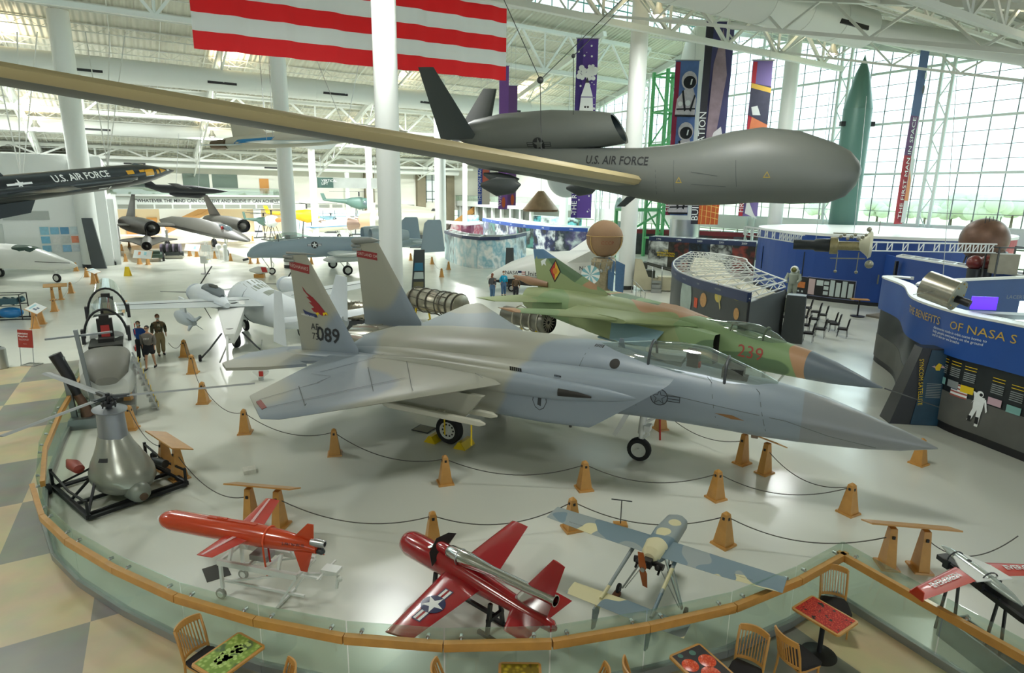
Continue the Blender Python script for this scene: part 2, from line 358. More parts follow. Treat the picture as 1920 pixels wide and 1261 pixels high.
# ---- roof
M_DECK = wave_deck('grey_metal_roof_deck', '#c6c6b6', HA, 12.0); M_TRUSS = mat('truss_white', '#dfe3dc', .5)
for nm, b0, b1 in (('ceiling', 3.5, 56), ('ceiling', -3.5, -75)):
    mb = MB(); z0, z1 = roofz(b0)+.3, roofz(b1)+.3
    mb.plate([HW(-.5, b0, z0), HW(134, b0, z0), HW(134, b1, z1), HW(-.5, b1, z1)], .25); struct(mb.build(nm, M_DECK, smooth=0))
mb = MB(); mb.plate([HW(-.5, -3.7, 29.5), HW(134, -3.7, 29.5), HW(134, 3.7, 29.5), HW(-.5, 3.7, 29.5)], .3); struct(mb.build('ceiling', M_DECK, smooth=0))
def clerestory(n, b):
    mb = MB(); mb.k = 0
    for a in range(0, 134, 2): mb.box(HW(a, b, 27.1), (.08, .12, 4.6), HYAW)
    for z in (24.9, 26.2, 27.6, 29.2): mb.bar(HW(0, b, z), HW(133, b, z), .12)
    mb.plate([HW(0, b, 25), HW(133, b, 25), HW(133, b, 29.3), HW(0, b, 29.3)], .02, k=1)
    struct(mb.build('window_%d' % n, [mat('mullion_teal', '#5d8a80', .5), M_PANE], smooth=0))
M_PANE = mat_glass('clear_window_pane', (240, 250, 248), .05, .02, .0)
clerestory(1, 3.5); clerestory(2, -3.5)
# roof trusses along the hall, joists across
def truss(mb, p, q, h, step=2.6, r=.12, rw=.07):
    n = max(2, int((q-p).length/step)); up = V((0, 0, h)); mb.bar(p, q, r*2, r*2); mb.bar(p+up, q+up, r*2, r*2)
    for i in range(n):
        a = p.lerp(q, i/n); c = p.lerp(q, (i+.5)/n); e = p.lerp(q, (i+1)/n)
        mb.bar(a+up, c, rw*2, rw*2); mb.bar(c, e+up, rw*2, rw*2)
        if rw > .05: mb.bar(c, c+up, rw*1.6, rw*1.6)
mb = MB()
for b, dz in ((6, 4.2), (30, 3.0), (50, 1.6), (-18, 2.8)): truss(mb, HW(6, b, roofz(b)-dz), HW(126, b, roofz(b)-dz), dz-.3, 6.0, .19, .11)
struct(mb.build('trim_1', M_TRUSS, smooth=0))
mb = MB(); truss(mb, HW(8, -41, 12.9), HW(70, -41, 12.9), 1.1, 2.4, .11, .06); truss(mb, HW(8, -36, 15.0), HW(70, -36, 15.0), 1.0, 2.4, .08, .05); struct(mb.build('trim_2', M_TRUSS, smooth=0))
mb = MB()
for a in (15, 33, 51, 69, 87, 105):
    for s in (1, -1):
        b1 = 55*s; p, q = HW(a, 3.5*s, roofz(3.5)-.9), HW(a, b1, roofz(b1)-.9); mb.bar(p, q, .45, .55)
        n = 12
        for i in range(n):
            c0, c1 = p.lerp(q, i/n), p.lerp(q, (i+1)/n); mb.bar(c0+V((0, 0, -1.6)), c1+V((0, 0, -1.6)), .16); mb.bar(c0, c0.lerp(c1, .5)+V((0, 0, -1.6)), .1); mb.bar(c0.lerp(c1, .5)+V((0, 0, -1.6)), c1, .1)
struct(mb.build('trim_3', M_TRUSS, smooth=0))
mb = MB()   # light bar joists every 3.6 m along the hall
for s in (1, -1):
    for i in range(1, 15):
        b = s*(3.5+3.6*i); z = roofz(b)
        p, q = HW(0, b, z-.55), HW(120, b, z-.55); mb.bar(p, q, .08); mb.bar(p+V((0, 0, .62)), q+V((0, 0, .62)), .1)
        if i < 15:
            n = 60
            for j in range(n):
                a0, a1 = p.lerp(q, j/n), p.lerp(q, (j+.5)/n); mb.bar(a0+V((0, 0, .6)), a1, .035); mb.bar(a1, p.lerp(q, (j+1)/n)+V((0, 0, .6)), .035)
for a in range(4, 120, 4):
    for s in (1, -1): mb.bar(HW(a, 4*s, roofz(4)-.05), HW(a, 54*s, roofz(54)-.05), .06)
struct(mb.build('trim_4', M_TRUSS, smooth=0))
# ---- ducts
M_DUCT = mat('duct_white', '#e4e8e3', .45)
def duct(pts, r, lab, grp='air ducts under the roof', slots=(), side=V((.53, -.848, 0))):
    t = thing('air_duct', lab, 'duct', pts[0], group=grp); o0 = V(pts[0]); P = [V(p)-o0 for p in pts]
    mb = MB(); mb.tube(P, r, 24)
    L_ = (P[1]-P[0]); n = int(L_.length/3)
    for i in range(1, n): c = P[0].lerp(P[1], i/n); mb.cyl(c-L_.normalized()*.06, c+L_.normalized()*.06, r*1.02, n=24)
    mb.build('duct_body', M_DUCT, t)
    for s in slots:
        c = P[0].lerp(P[1], s)+side*(r*.93)+V((0, 0, -r*.35)); MB().box(c, (2.6, .1, .22), HYAW).build('air_slot', M_BLACK, t, smooth=0)
    return t
duct([HW(6, 18.3, 17.4), HW(126, 18.3, 17.4)], 1.05, 'large white round duct running behind the flag', slots=[.1+.092*i for i in range(9)])
duct([HW(10, 40, 13.9), HW(126, 40, 13.9)], .8, 'long cream round duct low over the left bay', slots=[.3, .45, .6])
duct([HW(8, 52, 10.4), HW(100, 52, 10.4)], .55, 'slim white duct along the far wall', slots=[.35, .55])
duct([HW(24, -30, 16.5), HW(66, -30, 16.5)], 1.08, 'large white round duct at the upper right', slots=[.06, .3], side=V((.6, -.8, 0)))
duct([HW(23.5, -30.5, 16.3), HW(20, -33, 15.7), HW(17, -38, 14.2), HW(2, -38, 14.2)], .6, 'narrower white duct elbow leading to the far right')
# ---- gable wall with its great window
M_SPAN = mat('spandrel_white', '#d5dad5', .5); M_MULL = mat('mullion_grey', '#70787a', .5); M_MULLW = mat('mullion_white', '#cfd8d4', .5)
mb = MB(); mb.plate([HW(0, -75, 3.3), HW(0, 56, 3.3), HW(0, 56, 4.8), HW(0, -75, 4.8)], .3); struct(mb.build('wall_right', M_SPAN, smooth=0))
BG = 24
mb = MB(); mb.plate([HW(0, BG, 4.8), HW(0, 56, 4.8), HW(0, 56, roofz(56)+.3), HW(0, BG, roofz(BG)+.3)], .3)
mb.plate([HW(0, 27, 0), HW(0, 56, 0), HW(0, 56, 1.2), HW(0, 27, 1.2)], .3); struct(mb.build('wall_right', mat('pale_wall', '#dcdfd6', .6), smooth=0))
mb = MB(); mb.k = 0
b = -74
while b < BG:
    z1 = roofz(b) if abs(b) > 3.5 else 29.3
    mb.box(HW(0, b, (4.8+z1)/2), (.07, .07, z1-4.8), HYAW); b += 1.72
z = 4.8; i = 0
while z < 29:
    bm = min((25.5-z)/.26, 74) if z < 24.5 else 3.5
    k = 1 if i % 4 == 0 else 0
    mb.bar(HW(0, -bm, z), HW(0, min(bm, BG), z), .2 if k else .05, k=k); z += 1.12; i += 1
mb.k = 1
for b in (-69, -60, -51, -42, -33, -24, -15, -6, 3, 12, 21):
    z1 = roofz(b) if abs(b) > 3.5 else 29.3
    for db in (-.45, .45): mb.box(HW(.5, b+db, z1/2), (.22, .22, z1), HYAW)
    z = 1.0; s = 1
    while z+1.6 < z1: mb.bar(HW(.5, b-.45*s, z), HW(.5, b+.45*s, z+1.6), .08); z += 1.6; s = -s
for s in (1, -1): mb.bar(HW(.2, 0, 25.2), HW(.2, 56*s, roofz(56)-.2), .5, .7)
struct(mb.build('window_3', [M_MULL, M_MULLW], smooth=0))
mb = MB(); mb.plate([HW(-.03, -75, 4.8), HW(-.03, -75, roofz(75)), HW(-.03, -3.5, roofz(3.5)), HW(-.03, -3.5, 29.4), HW(-.03, 3.5, 29.4), HW(-.03, 3.5, roofz(3.5)), HW(-.03, BG, roofz(BG)), HW(-.03, BG, 4.8)], .02); struct(mb.build('window_4', M_PANE, smooth=0))
mb = MB()
for b in range(-74, 28, 2): mb.box(HW(0, b, 1.65), (.08, .08, 3.3), HYAW)
for z in (.1, 1.7, 3.2): mb.bar(HW(0, -75, z), HW(0, 27, z), .1)
struct(mb.build('window_5', mat('mullion_olive', '#6e7d62', .5), smooth=0))
mb = MB(); mb.plate([HW(-.03, -75, 0), HW(-.03, 27, 0), HW(-.03, 27, 3.3), HW(-.03, -75, 3.3)], .02); struct(mb.build('window_6', M_PANE, smooth=0))
# mezzanine along the far part of the gable wall
mb = MB(); mb.plate([HW(0, 26, 4.9), HW(7, 26, 4.9), HW(7, 56, 4.9), HW(0, 56, 4.9)], .9); struct(mb.build('trim_5', M_SPAN, smooth=0))
mb = MB(); mb.plate([HW(6, 30, 1.6), HW(6, 56, 1.6), HW(6, 56, 4.4), HW(6, 30, 4.4)], .1, k=1)
for b in range(30, 57, 3): mb.box(HW(6.3, b, 2.2), (.5, .5, 4.4), HYAW, k=0)
mb.plate([HW(6, 30, 0), HW(6, 56, 0), HW(6, 56, 1.6), HW(6, 30, 1.6)], .2, k=0); struct(mb.build('window_7', [M_SPAN, mat('dim_office_glass', '#565b52', .25)], smooth=0))
mb = MB(); mb.plate([HW(7, 26, 5.4), HW(7, 56, 5.4), HW(7, 56, 6.3), HW(7, 26, 6.3)], .02, k=1); mb.bar(HW(7, 26, 6.35), HW(7, 56, 6.35), .07, k=0)
tag(mb.build('balcony_railing', [M_STEEL, M_RAILGLASS], smooth=0), 'glass railing of the upper gallery beyond the timeline walls', 'railing')
# ---- far wall (b = 55) and left wall
M_WALL = mat('wall_cream', '#dcdccf', .6); M_TAN = mat('wall_tan', '#c9b48c', .7); M_PIER = mat('stone_pier', '#77705c', .8, var=.12, vs=2)
def wallp(mb, a0, a1, z0, z1, k, b=55.0, th=.2): mb.plate([HW(a0, b, z0), HW(a1, b, z0), HW(a1, b, z1), HW(a0, b, z1)], th, k=k)
mb = MB(); WM = [M_WALL, M_TAN, mat('louver_grey', '#8d9187', .6), mat('dark_window_green', '#5e6d62', .2), mat('door_oak', '#b9803a', .5), M_PIER, mat('bright_glazing', '#eef5f2', .3), M_SPAN]
wallp(mb, 0, 134, 4.9, 11.6, 0); wallp(mb, 37, 134, 0, 4.9, 1, 59)        # the bay under the offices is deeper
wallp(mb, 37, 62, 3.9, 5.6, 7, 54.8)
for i in range(10): wallp(mb, 38+2.35*i, 40.1+2.35*i, 4.0, 4.55, 2, 54.65, .05)
wallp(mb, 49, 52.6, 7.0, 9.1, 3, 54.85, .05); wallp(mb, 45, 48.6, 7.0, 9.1, 3, 54.85, .05); wallp(mb, 40.4, 41.8, 6.3, 8.6, 4, 54.85, .05); wallp(mb, 57, 60.4, 7.0, 8.4, 3, 54.85, .05)
wallp(mb, 56.4, 57.8, 0, 2.5, 4, 58.8, .1); wallp(mb, 59, 60.6, 0, 2.7, 4, 58.8, .1); wallp(mb, 49.5, 56, 0, 4.2, 0, 58.9, .1)
wallp(mb, 0, 37, 0, .5, 0); wallp(mb, 0, 37, 3.6, 4.9, 0)
for i in range(9): wallp(mb, 15.5+2.2*i, 17.2+2.2*i, 4.15, 4.6, 2, 54.8, .05)
for a in (8.5, 14.3, 24): mb.box(HW(a, 54.6, 5.6), (1.6, 1.2, 11.2), HYAW, k=5)
struct(mb.build('wall_back', WM, smooth=0))
mb = MB()
for a in range(0, 38, 2): mb.box(HW(a, 55, 2.05), (.09, .09, 3.2), HYAW, k=0)
mb.bar(HW(0, 55, 2.6), HW(37, 55, 2.6), .08, k=0); wallp(mb, 0, 37, .4, 3.6, 1, 55.05, .02)
for a in (9.7, 10.8, 11.9, 13.1): mb.box(HW(a, 54.7, 8), (.1, .1, 6), HYAW, k=2)
for z in (5.6, 7, 9): mb.bar(HW(9.2, 54.7, z), HW(13.6, 54.7, z), .1, k=2)
wallp(mb, 9.3, 13.5, 5.2, 10.8, 3, 54.8, .05)
struct(mb.build('window_8', [M_MULL, M_PANE, mat('mullion_dark', '#2f4546', .5), mat('bright_glazing', '#eef5f2', .3)], smooth=0))
bl = MB(); bl.plate([HW(37, 53.6, 5.9), HW(62, 53.6, 5.9), HW(62, 55, 5.9), HW(37, 55, 5.9)], .3, up=(0, 0, 1)); struct(bl.build('trim_6', M_SPAN, smooth=0))
mb = MB(); mb.plate([HW(37, 53.6, 6.05), HW(62, 53.6, 6.05), HW(62, 53.6, 7.0), HW(37, 53.6, 7.0)], .02, k=1); mb.bar(HW(37, 53.6, 7.05), HW(62, 53.6, 7.05), .07, k=0)
tag(mb.build('balcony_railing', [M_STEEL, M_RAILGLASS], smooth=0), 'glass railing of the office gallery above the black jets bay', 'railing')
sg = thing('wall_lettering', 'black quotation in capitals along the white band over the black jets', 'sign', HW(49, 54.6, 5.1)); rgt = HA; 
letter('"WHATEVER THE MIND CAN CONCEIVE AND BELIEVE IT CAN ACHIEVE"', .62, M_INK, sg, (0, 0, 0), rgt, (0, 0, 1), bold=.02, sx=1.0)
# stairs behind the black jets
mb = MB(); p, q = HW(55.5, 57.5, 0), HW(45.5, 57.5, 4.9); mb.bar(p+V((0, 0, .3)), q+V((0, 0, .3)), .3, .5); mb.bar(p+V((0, 0, 1.0)), q+V((0, 0, 1.0)), .1, .8)
tag(mb.build('staircase', mat('stair_oak', '#b98a4e', .5), smooth=0), 'oak sided staircase rising behind the black jets', 'stairs')
mb = MB(); p, q = HW(11, 50, 0), HW(3, 50, 4.9)
for i in range(14): mb.box(p.lerp(q, (i+.5)/14), (.8, 2, .34), HYAW, k=0)
mb.bar(p+V((.53, -.848, 1))*1.0, q+V((.53, -.848, 1))*1.0, .1, .9, k=0)
tag(mb.build('staircase', mat('stair_oak', '#b98a4e', .5), smooth=0), 'tan staircase up to the gallery at the far end', 'stairs')
# white building in the left corner
mb = MB(); LB = [mat('building_white', '#eef1ee', .5), mat('louver_light', '#b3b9b5', .6), mat('garage_glass', '#4c5654', .25), mat('door_oak', '#b9803a', .5), M_BASE, M_SPAN, mat('niche_brown', '#6e5a45', .7)]
def fa_(a0, a1, z0, z1, k, b=16.0, th=.2): mb.plate([HW(a0, b, z0), HW(a1, b, z0), HW(a1, b, z1), HW(a0, b, z1)], th, k=k)
fa_(62, 125, 0, 9.6, 0); mb.plate([HW(62, 16, 9.6), HW(125, 16, 9.6), HW(125, 55, 9.6), HW(62, 55, 9.6)], .2, k=0, up=(0, 0, 1))
mb.plate([HW(62, 16, 0), HW(62, 55, 0), HW(62, 55, 6.2), HW(62, 16, 6.2)], .2, k=0); mb.plate([HW(62, 16, 6.2), HW(62, 26, 6.2), HW(62, 26, 9.6), HW(62, 16, 9.6)], .2, k=0)
for i in range(7): fa_(66.2+3.4*i, 69.4+3.4*i, 4.2, 4.95, 1, 15.85, .06)
fa_(69.5, 82, .6, 3.9, 5, 15.85, .06)
for i in range(4):
    for j in range(5): fa_(70+2.6*i, 72.2+2.6*i, .8+.62*j, 1.3+.62*j, 2, 15.75, .06)
fa_(76, 90, 8.0, 9.2, 6, 15.85, .06)
for i in range(4):
    b0 = 21+8.4*i
    for (c0, c1, z0, z1, k) in ((b0, b0+4.6, .7, 3.7, 3), (b0+.5, b0+4.1, .9, 3.5, 2), (b0, b0+4.6, 4.3, 5.0, 1)):
        mb.plate([HW(61.85-(.03 if k == 2 else 0), c0, z0), HW(61.85-(.03 if k == 2 else 0), c1, z0), HW(61.85-(.03 if k == 2 else 0), c1, z1), HW(61.85-(.03 if k == 2 else 0), c0, z1)], .06, k=k)
for b in (17, 25.8, 34.2, 42.6, 51): mb.box(HW(61.6, b, 3), (.5, .9, 6), HYAW, k=0)
mb.bar(HW(61.8, 16, .15), HW(61.8, 55, .15), .12, .3, k=4)
struct(mb.build('wall_left', LB, smooth=0))
mb = MB(); mb.plate([HW(133, -75, 0), HW(133, 56, 0), HW(133, 56, 29), HW(133, -75, 29)], .3); struct(mb.build('wall_left', M_WALL, smooth=0))
# posters on the white building
cols_ = ['#8ec3d6', '#7eb5cf', '#5c93b8', '#c7d9dd', '#79b9d8', '#e3e6e2', '#cfd3d0', '#e08a6a', '#7fb6d2', '#dfe4e4', '#8fbfe0', '#d3dde3']
for i, c in enumerate(cols_):
    a = 66.7-(i % 4)*.72; z = 3.25-(i//4)*.78
    o = MB().box((0, 0, 0), (.62, .05, .6 if i % 3 else .68), HYAW).build('poster', mat('poster_%d' % i, c, .5, var=.3, vs=4), smooth=0); o.location = HW(a, 15.86, z)
    tag(o, 'small %s exhibit poster on the white building' % (['pale blue', 'pale blue', 'blue', 'grey blue', 'sky blue', 'white', 'grey', 'orange', 'blue', 'white', 'light blue', 'pale grey'][i])+', %s row, %s from the left' % (('top', 'middle', 'bottom')[i//4], ('first', 'second', 'third', 'fourth')[i % 4]), 'poster', 'posters on the white building')
# ---- outside
M_GRASS = mat('grass_field', '#d3d8b4', .9, var=.06, vs=.05)  # paler than real grass: blown-out daylight put into the colour
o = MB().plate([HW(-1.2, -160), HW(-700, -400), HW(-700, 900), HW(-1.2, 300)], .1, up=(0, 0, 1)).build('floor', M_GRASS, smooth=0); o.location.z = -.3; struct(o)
M_LEAF = mat('hazy_foliage', '#c3ccba', .9, var=.12, vs=.4)  # haze painted into the leaf colour as a pale grey-green
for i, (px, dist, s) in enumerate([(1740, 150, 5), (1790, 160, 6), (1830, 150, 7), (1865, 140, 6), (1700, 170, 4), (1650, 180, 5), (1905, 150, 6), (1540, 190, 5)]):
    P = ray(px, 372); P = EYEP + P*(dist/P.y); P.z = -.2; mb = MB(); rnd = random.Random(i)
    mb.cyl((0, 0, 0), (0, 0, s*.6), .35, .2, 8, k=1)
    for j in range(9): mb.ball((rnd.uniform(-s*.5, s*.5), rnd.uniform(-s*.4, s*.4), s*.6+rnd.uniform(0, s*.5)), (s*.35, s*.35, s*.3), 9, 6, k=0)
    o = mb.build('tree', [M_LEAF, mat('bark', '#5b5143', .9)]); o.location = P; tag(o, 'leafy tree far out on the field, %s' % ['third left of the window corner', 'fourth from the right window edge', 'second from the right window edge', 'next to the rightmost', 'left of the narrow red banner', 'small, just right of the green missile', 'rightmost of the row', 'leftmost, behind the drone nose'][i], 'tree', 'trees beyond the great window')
# ---- high bay lamps: pendant bowls, each with an added wide fill light to brighten the floor
def lamp(a, b, power, size=2.2):
    z = roofz(b)-2.2; P = HW(a, b, z); t = thing('pendant_lamp', 'high bay pendant lamp under the roof', 'lamp', P, group='high bay lamps under the roof')
    mb = MB(); mb.lathe([(.18, .75), (.2, .5), (.42, .12), (.45, .0)], n=20, cap=(True, False)); mb.build('lamp_shade', M_STEEL, t)
    MB().cyl((0, 0, .75), (0, 0, 2.2), .02, n=6).build('cord', M_DKSTEEL, t)
    MB().ball((0, 0, .12), .2, 14, 8).build('bulb', mat('lamp_glow', '#ffe9c8', .5, emit=14), t)
    for nm, rx, pw, c, z_ in (('fill_downlight', 0, power, (.96, 1, .98), -.05), ('uplight', PI, 260, (1, .8, .52), .85)):
        l = bpy.data.lights.new(nm, 'AREA'); l.shape = 'DISK'; l.size = size if rx == 0 else .7; l.energy = pw; l.color = c
        o = bpy.data.objects.new(nm, l); COL.objects.link(o); own(o, t); o.location = (0, 0, z_); o.rotation_euler = (rx, 0, 0)
for a in (14, 32, 50, 68, 86):
    for b, pw in ((-42, 320), (-22, 850), (20, 3600 if a < 50 else 5200), (38, 3400)): lamp(a, b, pw)
# ================================================================== LARGE AIRCRAFT
M_CANOPY = mat_glass('canopy_glass', (225, 235, 232), .22, .03, .06)
M_GG1 = mat_camo('ghost_grey_paint', ['#9d9d8e', '#87929a'], .22, .5, .42, 3.0, .03)
M_GG2 = mat_camo('ghost_grey_paint_nose', ['#868a84', '#758087'], .16, .47, .42, 9.0, .03)
M_LINE = mat('panel_line', '#5d6260', .7); M_DARKSEAT = mat('dark_cockpit', '#22251f', .7)
def lerp3(a, b, t): return V(a)*(1-t)+V(b)*t
def main_wheel(t, c, r, w, strut_top, name='landing_gear', strut=M_HUB, doors=None):
    mb = MB(); c = V(c); mb.wheel(c, (0, 1, 0), r, w, 0, 1)
    for j in range(10):
        a = 2*PI*j/10; mb.cyl(c+V((r*.42*math.cos(a), -w*.38, r*.42*math.sin(a))), c+V((r*.42*math.cos(a), -w*.34, r*.42*math.sin(a))), r*.07, n=6, k=0)
    g = mb.build('wheel', [M_TYRE, M_HUB], t)
    s = MB(); st = V(strut_top); s.cyl(c, c.lerp(st, .45), r*.12, n=10); s.cyl(c.lerp(st, .35), st, r*.2, n=10); s.cyl(c+V((0, -w*.6, 0)), c+V((0, w*.6, 0)), r*.1)
    s.bar(c.lerp(st, .2)+V((.18, 0, 0)), st+V((.8, 0, .1)), .06); s.bar(c.lerp(st, .15)+V((-.12, 0, 0)), c.lerp(st, .5)+V((-.2, 0, 0)), .05); s.bar(c.lerp(st, .5)+V((-.2, 0, 0)), c.lerp(st, .75), .05)
    s.build('landing_strut', strut, t)
def chock(P, yaw, lab, r=.12):
    o = MB().plate([(-.2, -.3, 0), (.2, -.3, 0), (.04, -.3, .22), (-.04, -.3, .22)], .01).add([(x, y, z) for y in (-.28, .28) for x, z in ((-.2, .005), (.2, .005), (.06, .2), (-.06, .2))], [(0, 1, 2, 3), (7, 6, 5, 4), (0, 4, 5, 1), (1, 5, 6, 2), (2, 6, 7, 3), (3, 7, 4, 0)]).build('wheel_chock', M_YELLOW, smooth=0)
    o.location = P; o.rotation_euler = (0, 0, yaw); tag(o, lab, 'chock', 'yellow wheel chocks'); return o
def roundel(parent, P, r, right, up, hit, m_d, m_l, name='star_roundel', bars=True):
    pol = []
    if bars: pol += [(0, rect(-2*r, -.33*r, 2*r, .33*r)), (1, rect(-1.9*r, -.24*r, 1.9*r, .24*r)), (0, rect(-1.9*r, -.06*r, 1.9*r, .06*r))]
    pol += [(0, disc(r)), (1, star(.95*r))]
    return decal(pol, parent, P, right, up, [m_d, m_l], name, hit)
# ------------------------------------------------------------------ F: grey twin tail fighter in the centre
F = Fr(G(1197, 862), -.45)
t = thing('fighter_jet', 'large grey twin-tailed fighter with a bubble canopy standing in the middle of the floor', 'aircraft', F.O, F.yaw)
mb = MB()
mb.body([(6.72, 0, 1.72, .015, .015), (6.5, 0, 1.74, .09, .09), (6.0, 0, 1.78, .25, .25), (5.2, 0, 1.86, .43, .43), (4.4, 0, 1.96, .58, .58), (3.9, 0, 2.0, .645, .645)], 28, cap=(True, False))
o = mb.build('nose_cone', mat('radome_grey', '#85898a', .35), t)
mb = MB()
mb.body([(3.9, 0, 2.0, .645, .645), (3.1, 0, 2.06, .74, .72), (2.2, 0, 2.1, .8, .74), (1.0, 0, 2.16, .84, .78, 2.2), (-.2, 0, 2.22, .9, .86, 2.3), (-1.2, 0, 2.26, .98, .96, 2.4), (-2.6, 0, 2.28, 1.25, .92, 2.6), (-4.5, 0, 2.28, 1.5, .86, 2.6), (-6.5, 0, 2.2, 1.6, .8, 2.8), (-8.6, 0, 2.08, 1.55, .68, 3), (-9.6, 0, 2.0, 1.35, .45, 3), (-10.4, 0, 2.05, .5, .12, 2)], 32)
fus = mb.build('fuselage', [M_GG1], t)
for s in (-1, 1):
    mb = MB(); rr = []
    for (xt, xb, y0, y1, z0, z1, q) in ((1.02, -.95, .95, 1.93, 1.38, 2.84, .12), (-1.0, -2.2, .9, 1.98, 1.3, 2.82, .2), (-3.0, -3.6, .8, 2.0, 1.28, 2.78, .3), (-6.5, -6.5, .6, 1.95, 1.32, 2.72, .5), (-8.8, -8.8, .35, 1.62, 1.42, 2.55, .55)):
        ring = []; n = 24
        for i in range(n):
            a = 2*PI*i/n; e = .36+q*.6; c, si = math.cos(a), math.sin(a)
            yy = (y0+y1)/2+(y1-y0)/2*math.copysign(abs(c)**e, c); zz = (z0+z1)/2+(z1-z0)/2*math.copysign(abs(si)**e, si)
            ring.append(V((xb+(xt-xb)*(zz-z0)/(z1-z0), s*yy, zz)))
        rr.append(ring)
    c0 = sum(rr[0], V())/len(rr[0]); lip = [c0+(p-c0)*.93 for p in rr[0]]; deep = [c0+(p-c0)*.85+V((-1.6, 0, 0)) for p in rr[0]]
    mb.rings(rr, 0, (False, True)); mb.rings([rr[0], lip], 0, (False, False)); mb.rings([lip, deep], 1, (False, True))
    o = mb.build('air_intake', [M_GG1, M_DARKSEAT], t)
    if s == -1: intake = o
    mb = MB(); mb.body([(.35, s*1.9, 2.42, .02, .04), (-.4, s*1.93, 2.4, .12, .16), (-1.6, s*1.98, 2.36, .22, .27), (-3.2, s*2.0, 2.36, .25, .32), (-5.5, s*1.98, 2.36, .2, .3), (-7.5, s*1.95, 2.3, .1, .2)], 16); mb.build('wing_fairing', M_GG1, t)
    mb = MB(); mb.lathe([(.62, 0), (.66, -.5), (.64, -1.2), (.52, -2.0), (.5, -2.02), (.44, -1.5), (.01, -1.2)], (-8.5, s*.82, 2.02), (1, 0, 0), 28, cap=(False, False))
    for j in range(14):
        a = 2*PI*j/14; mb.bar(V((-9.4, s*.82+.65*math.cos(a), 2.02+.65*math.sin(a))), V((-10.5, s*.82+.53*math.cos(a), 2.02+.53*math.sin(a))), .03)
    mb.build('engine_nozzle', mat('nozzle_steel', '#b5b2a8', .25, .9), t)
    mb = MB(); mb.body([(-7.2, s*1.85, 2.3, .1, .12), (-8.4, s*1.95, 2.28, .28, .16, 3), (-10.2, s*2.0, 2.18, .3, .13, 3), (-11.6, s*2.0, 2.12, .06, .05)], 16); mb.build('tail_boom', M_GG1, t)
# wings
def wpts(F, z, pts): return [F.zp(px, py, z) for px, py in pts]
zw = 2.35
w_ = wpts(F, zw, [(975, 718), (705, 655), (505, 789), (469, 741)])
st = [((-1.6, -1.5, zw), (-9.0, -1.5, zw), .42), ((w_[0].x-.2, -1.98, zw), (-9.0, -1.98, zw), .36), (w_[2]+V((.12, .18, 0)), w_[3], .13), (w_[2]-V((.25, .0, 0)), w_[3]-V((-.05, .06, 0)), .06)]
wn = MB().wing(st).build('wing', M_GG1, t)
tipR = w_[2]; fp = wpts(F, zw, [(1050, 629), (905, 570), (875, 570)])
st = [((-1.6, 1.5, zw), (-9.0, 1.5, zw), .42), ((-3.6, 1.98, zw), (-9.0, 1.98, zw), .36), (fp[1]+V((.1, -.15, 0)), fp[2], .13), (fp[1]-V((.2, 0, 0)), fp[2]+V((.1, .06, 0)), .06)]
MB().wing(st).build('wing', M_GG1, t)
mb = MB(); mb.plate([w_[3].lerp(w_[2], .35)+V((0, 0, .04)), w_[3].lerp(w_[2], .65)+V((0, 0, .04)), w_[3].lerp(w_[2], .65)+V((.02, .12, .055)), w_[3].lerp(w_[2], .35)+V((.02, .12, .055))], .03); mb.build('tip_patch', mat('patch_brick', '#8a4038', .5), t, smooth=0)
# fins
def fin(F, t, y, px, m, th0=.2, th1=.08, name='tail_fin'):
    tte, tle, ble, bte = [F.yp(a, b, y) for a, b in px]
    return MB().wing([(ble+V((0, 0, -.35)), bte+V((0, 0, -.35)), th0), (ble, bte, th0), (tle, tte, th1)], up=(0, 1, 0)).build(name, m, t)
f1 = fin(F, t, -1.85, [(541, 478), (574, 477), (672, 655), (566, 655)], M_GG1); f2 = fin(F, t, 1.75, [(667, 455), (709, 455), (790, 605), (684, 600)], M_GG1)
p, q = F.yp(712, 452, 1.75), F.yp(661, 452, 1.75); MB().body([(p.x, 1.75, p.z+.02, .01, .01), (p.x-.35, 1.75, p.z+.02, .1, .1), (q.x+.1, 1.75, q.z+.02, .12, .12), (q.x, 1.75, q.z+.02, .08, .08)], 14).build('antenna_pod', M_GG2, t)
p, q = F.yp(592, 477, -1.85), F.yp(538, 474, -1.85); MB().body([(p.x, -1.85, p.z, .01, .01), (p.x-.4, -1.85, p.z, .05, .03), (q.x, -1.85, q.z, .05, .04)], 10).build('antenna_pod', M_GG2, t)
for (px, py, y) in ((537, 481, -1.85), (539, 488, -1.85), (664, 460, 1.75), (666, 467, 1.75)): q = F.yp(px, py, y); MB().body([(q.x+.3, y, q.z, .05, .05), (q.x-.1, y, q.z, .06, .06), (q.x-.15, y, q.z, .02, .02)], 8).build('sensor_stub', M_GG2, t)
M_BAND = mat('fin_band_red', '#8f2a2c', .5); M_LTGREY = mat('pale_lettering', '#c9b9ae', .6)
def onfin(px, py, y, off=-.12): q = F.yp(px, py, y); return q
for f_, y, pa, pb, txt_ in ((f1, -1.85, (543, 496), (582, 505), 'REDHAWKS'), (f2, 1.75, (669, 474), (709, 481), 'PORTLAND OR')):
    a, b = F.yp(*pa, y), F.yp(*pb, y); c = (a+b)/2; wd = (b-a).length
    r_ = (b-a).normalized(); decal([(0, rect(-wd/2, -.13, wd/2, .13))], t, c, r_, (0, 0, 1), [M_BAND], 'fin_band', f_, .008)
    letter(txt_, .15, M_LTGREY, t, c, r_, (0, 0, 1), 'fin_lettering', f_, .014, sx=.95)
letter('089', .62, M_INK, t, F.yp(619, 628, -1.85), (1, 0, 0), (0, 0, 1), 'serial_number', f1, .012, bold=.02)
letter('AF\n73', .3, M_INK, t, F.yp(594, 621, -1.85), (1, 0, 0), (0, 0, 1), 'serial_number', f1, .012)
E_ = lambda u, v: (u, v)
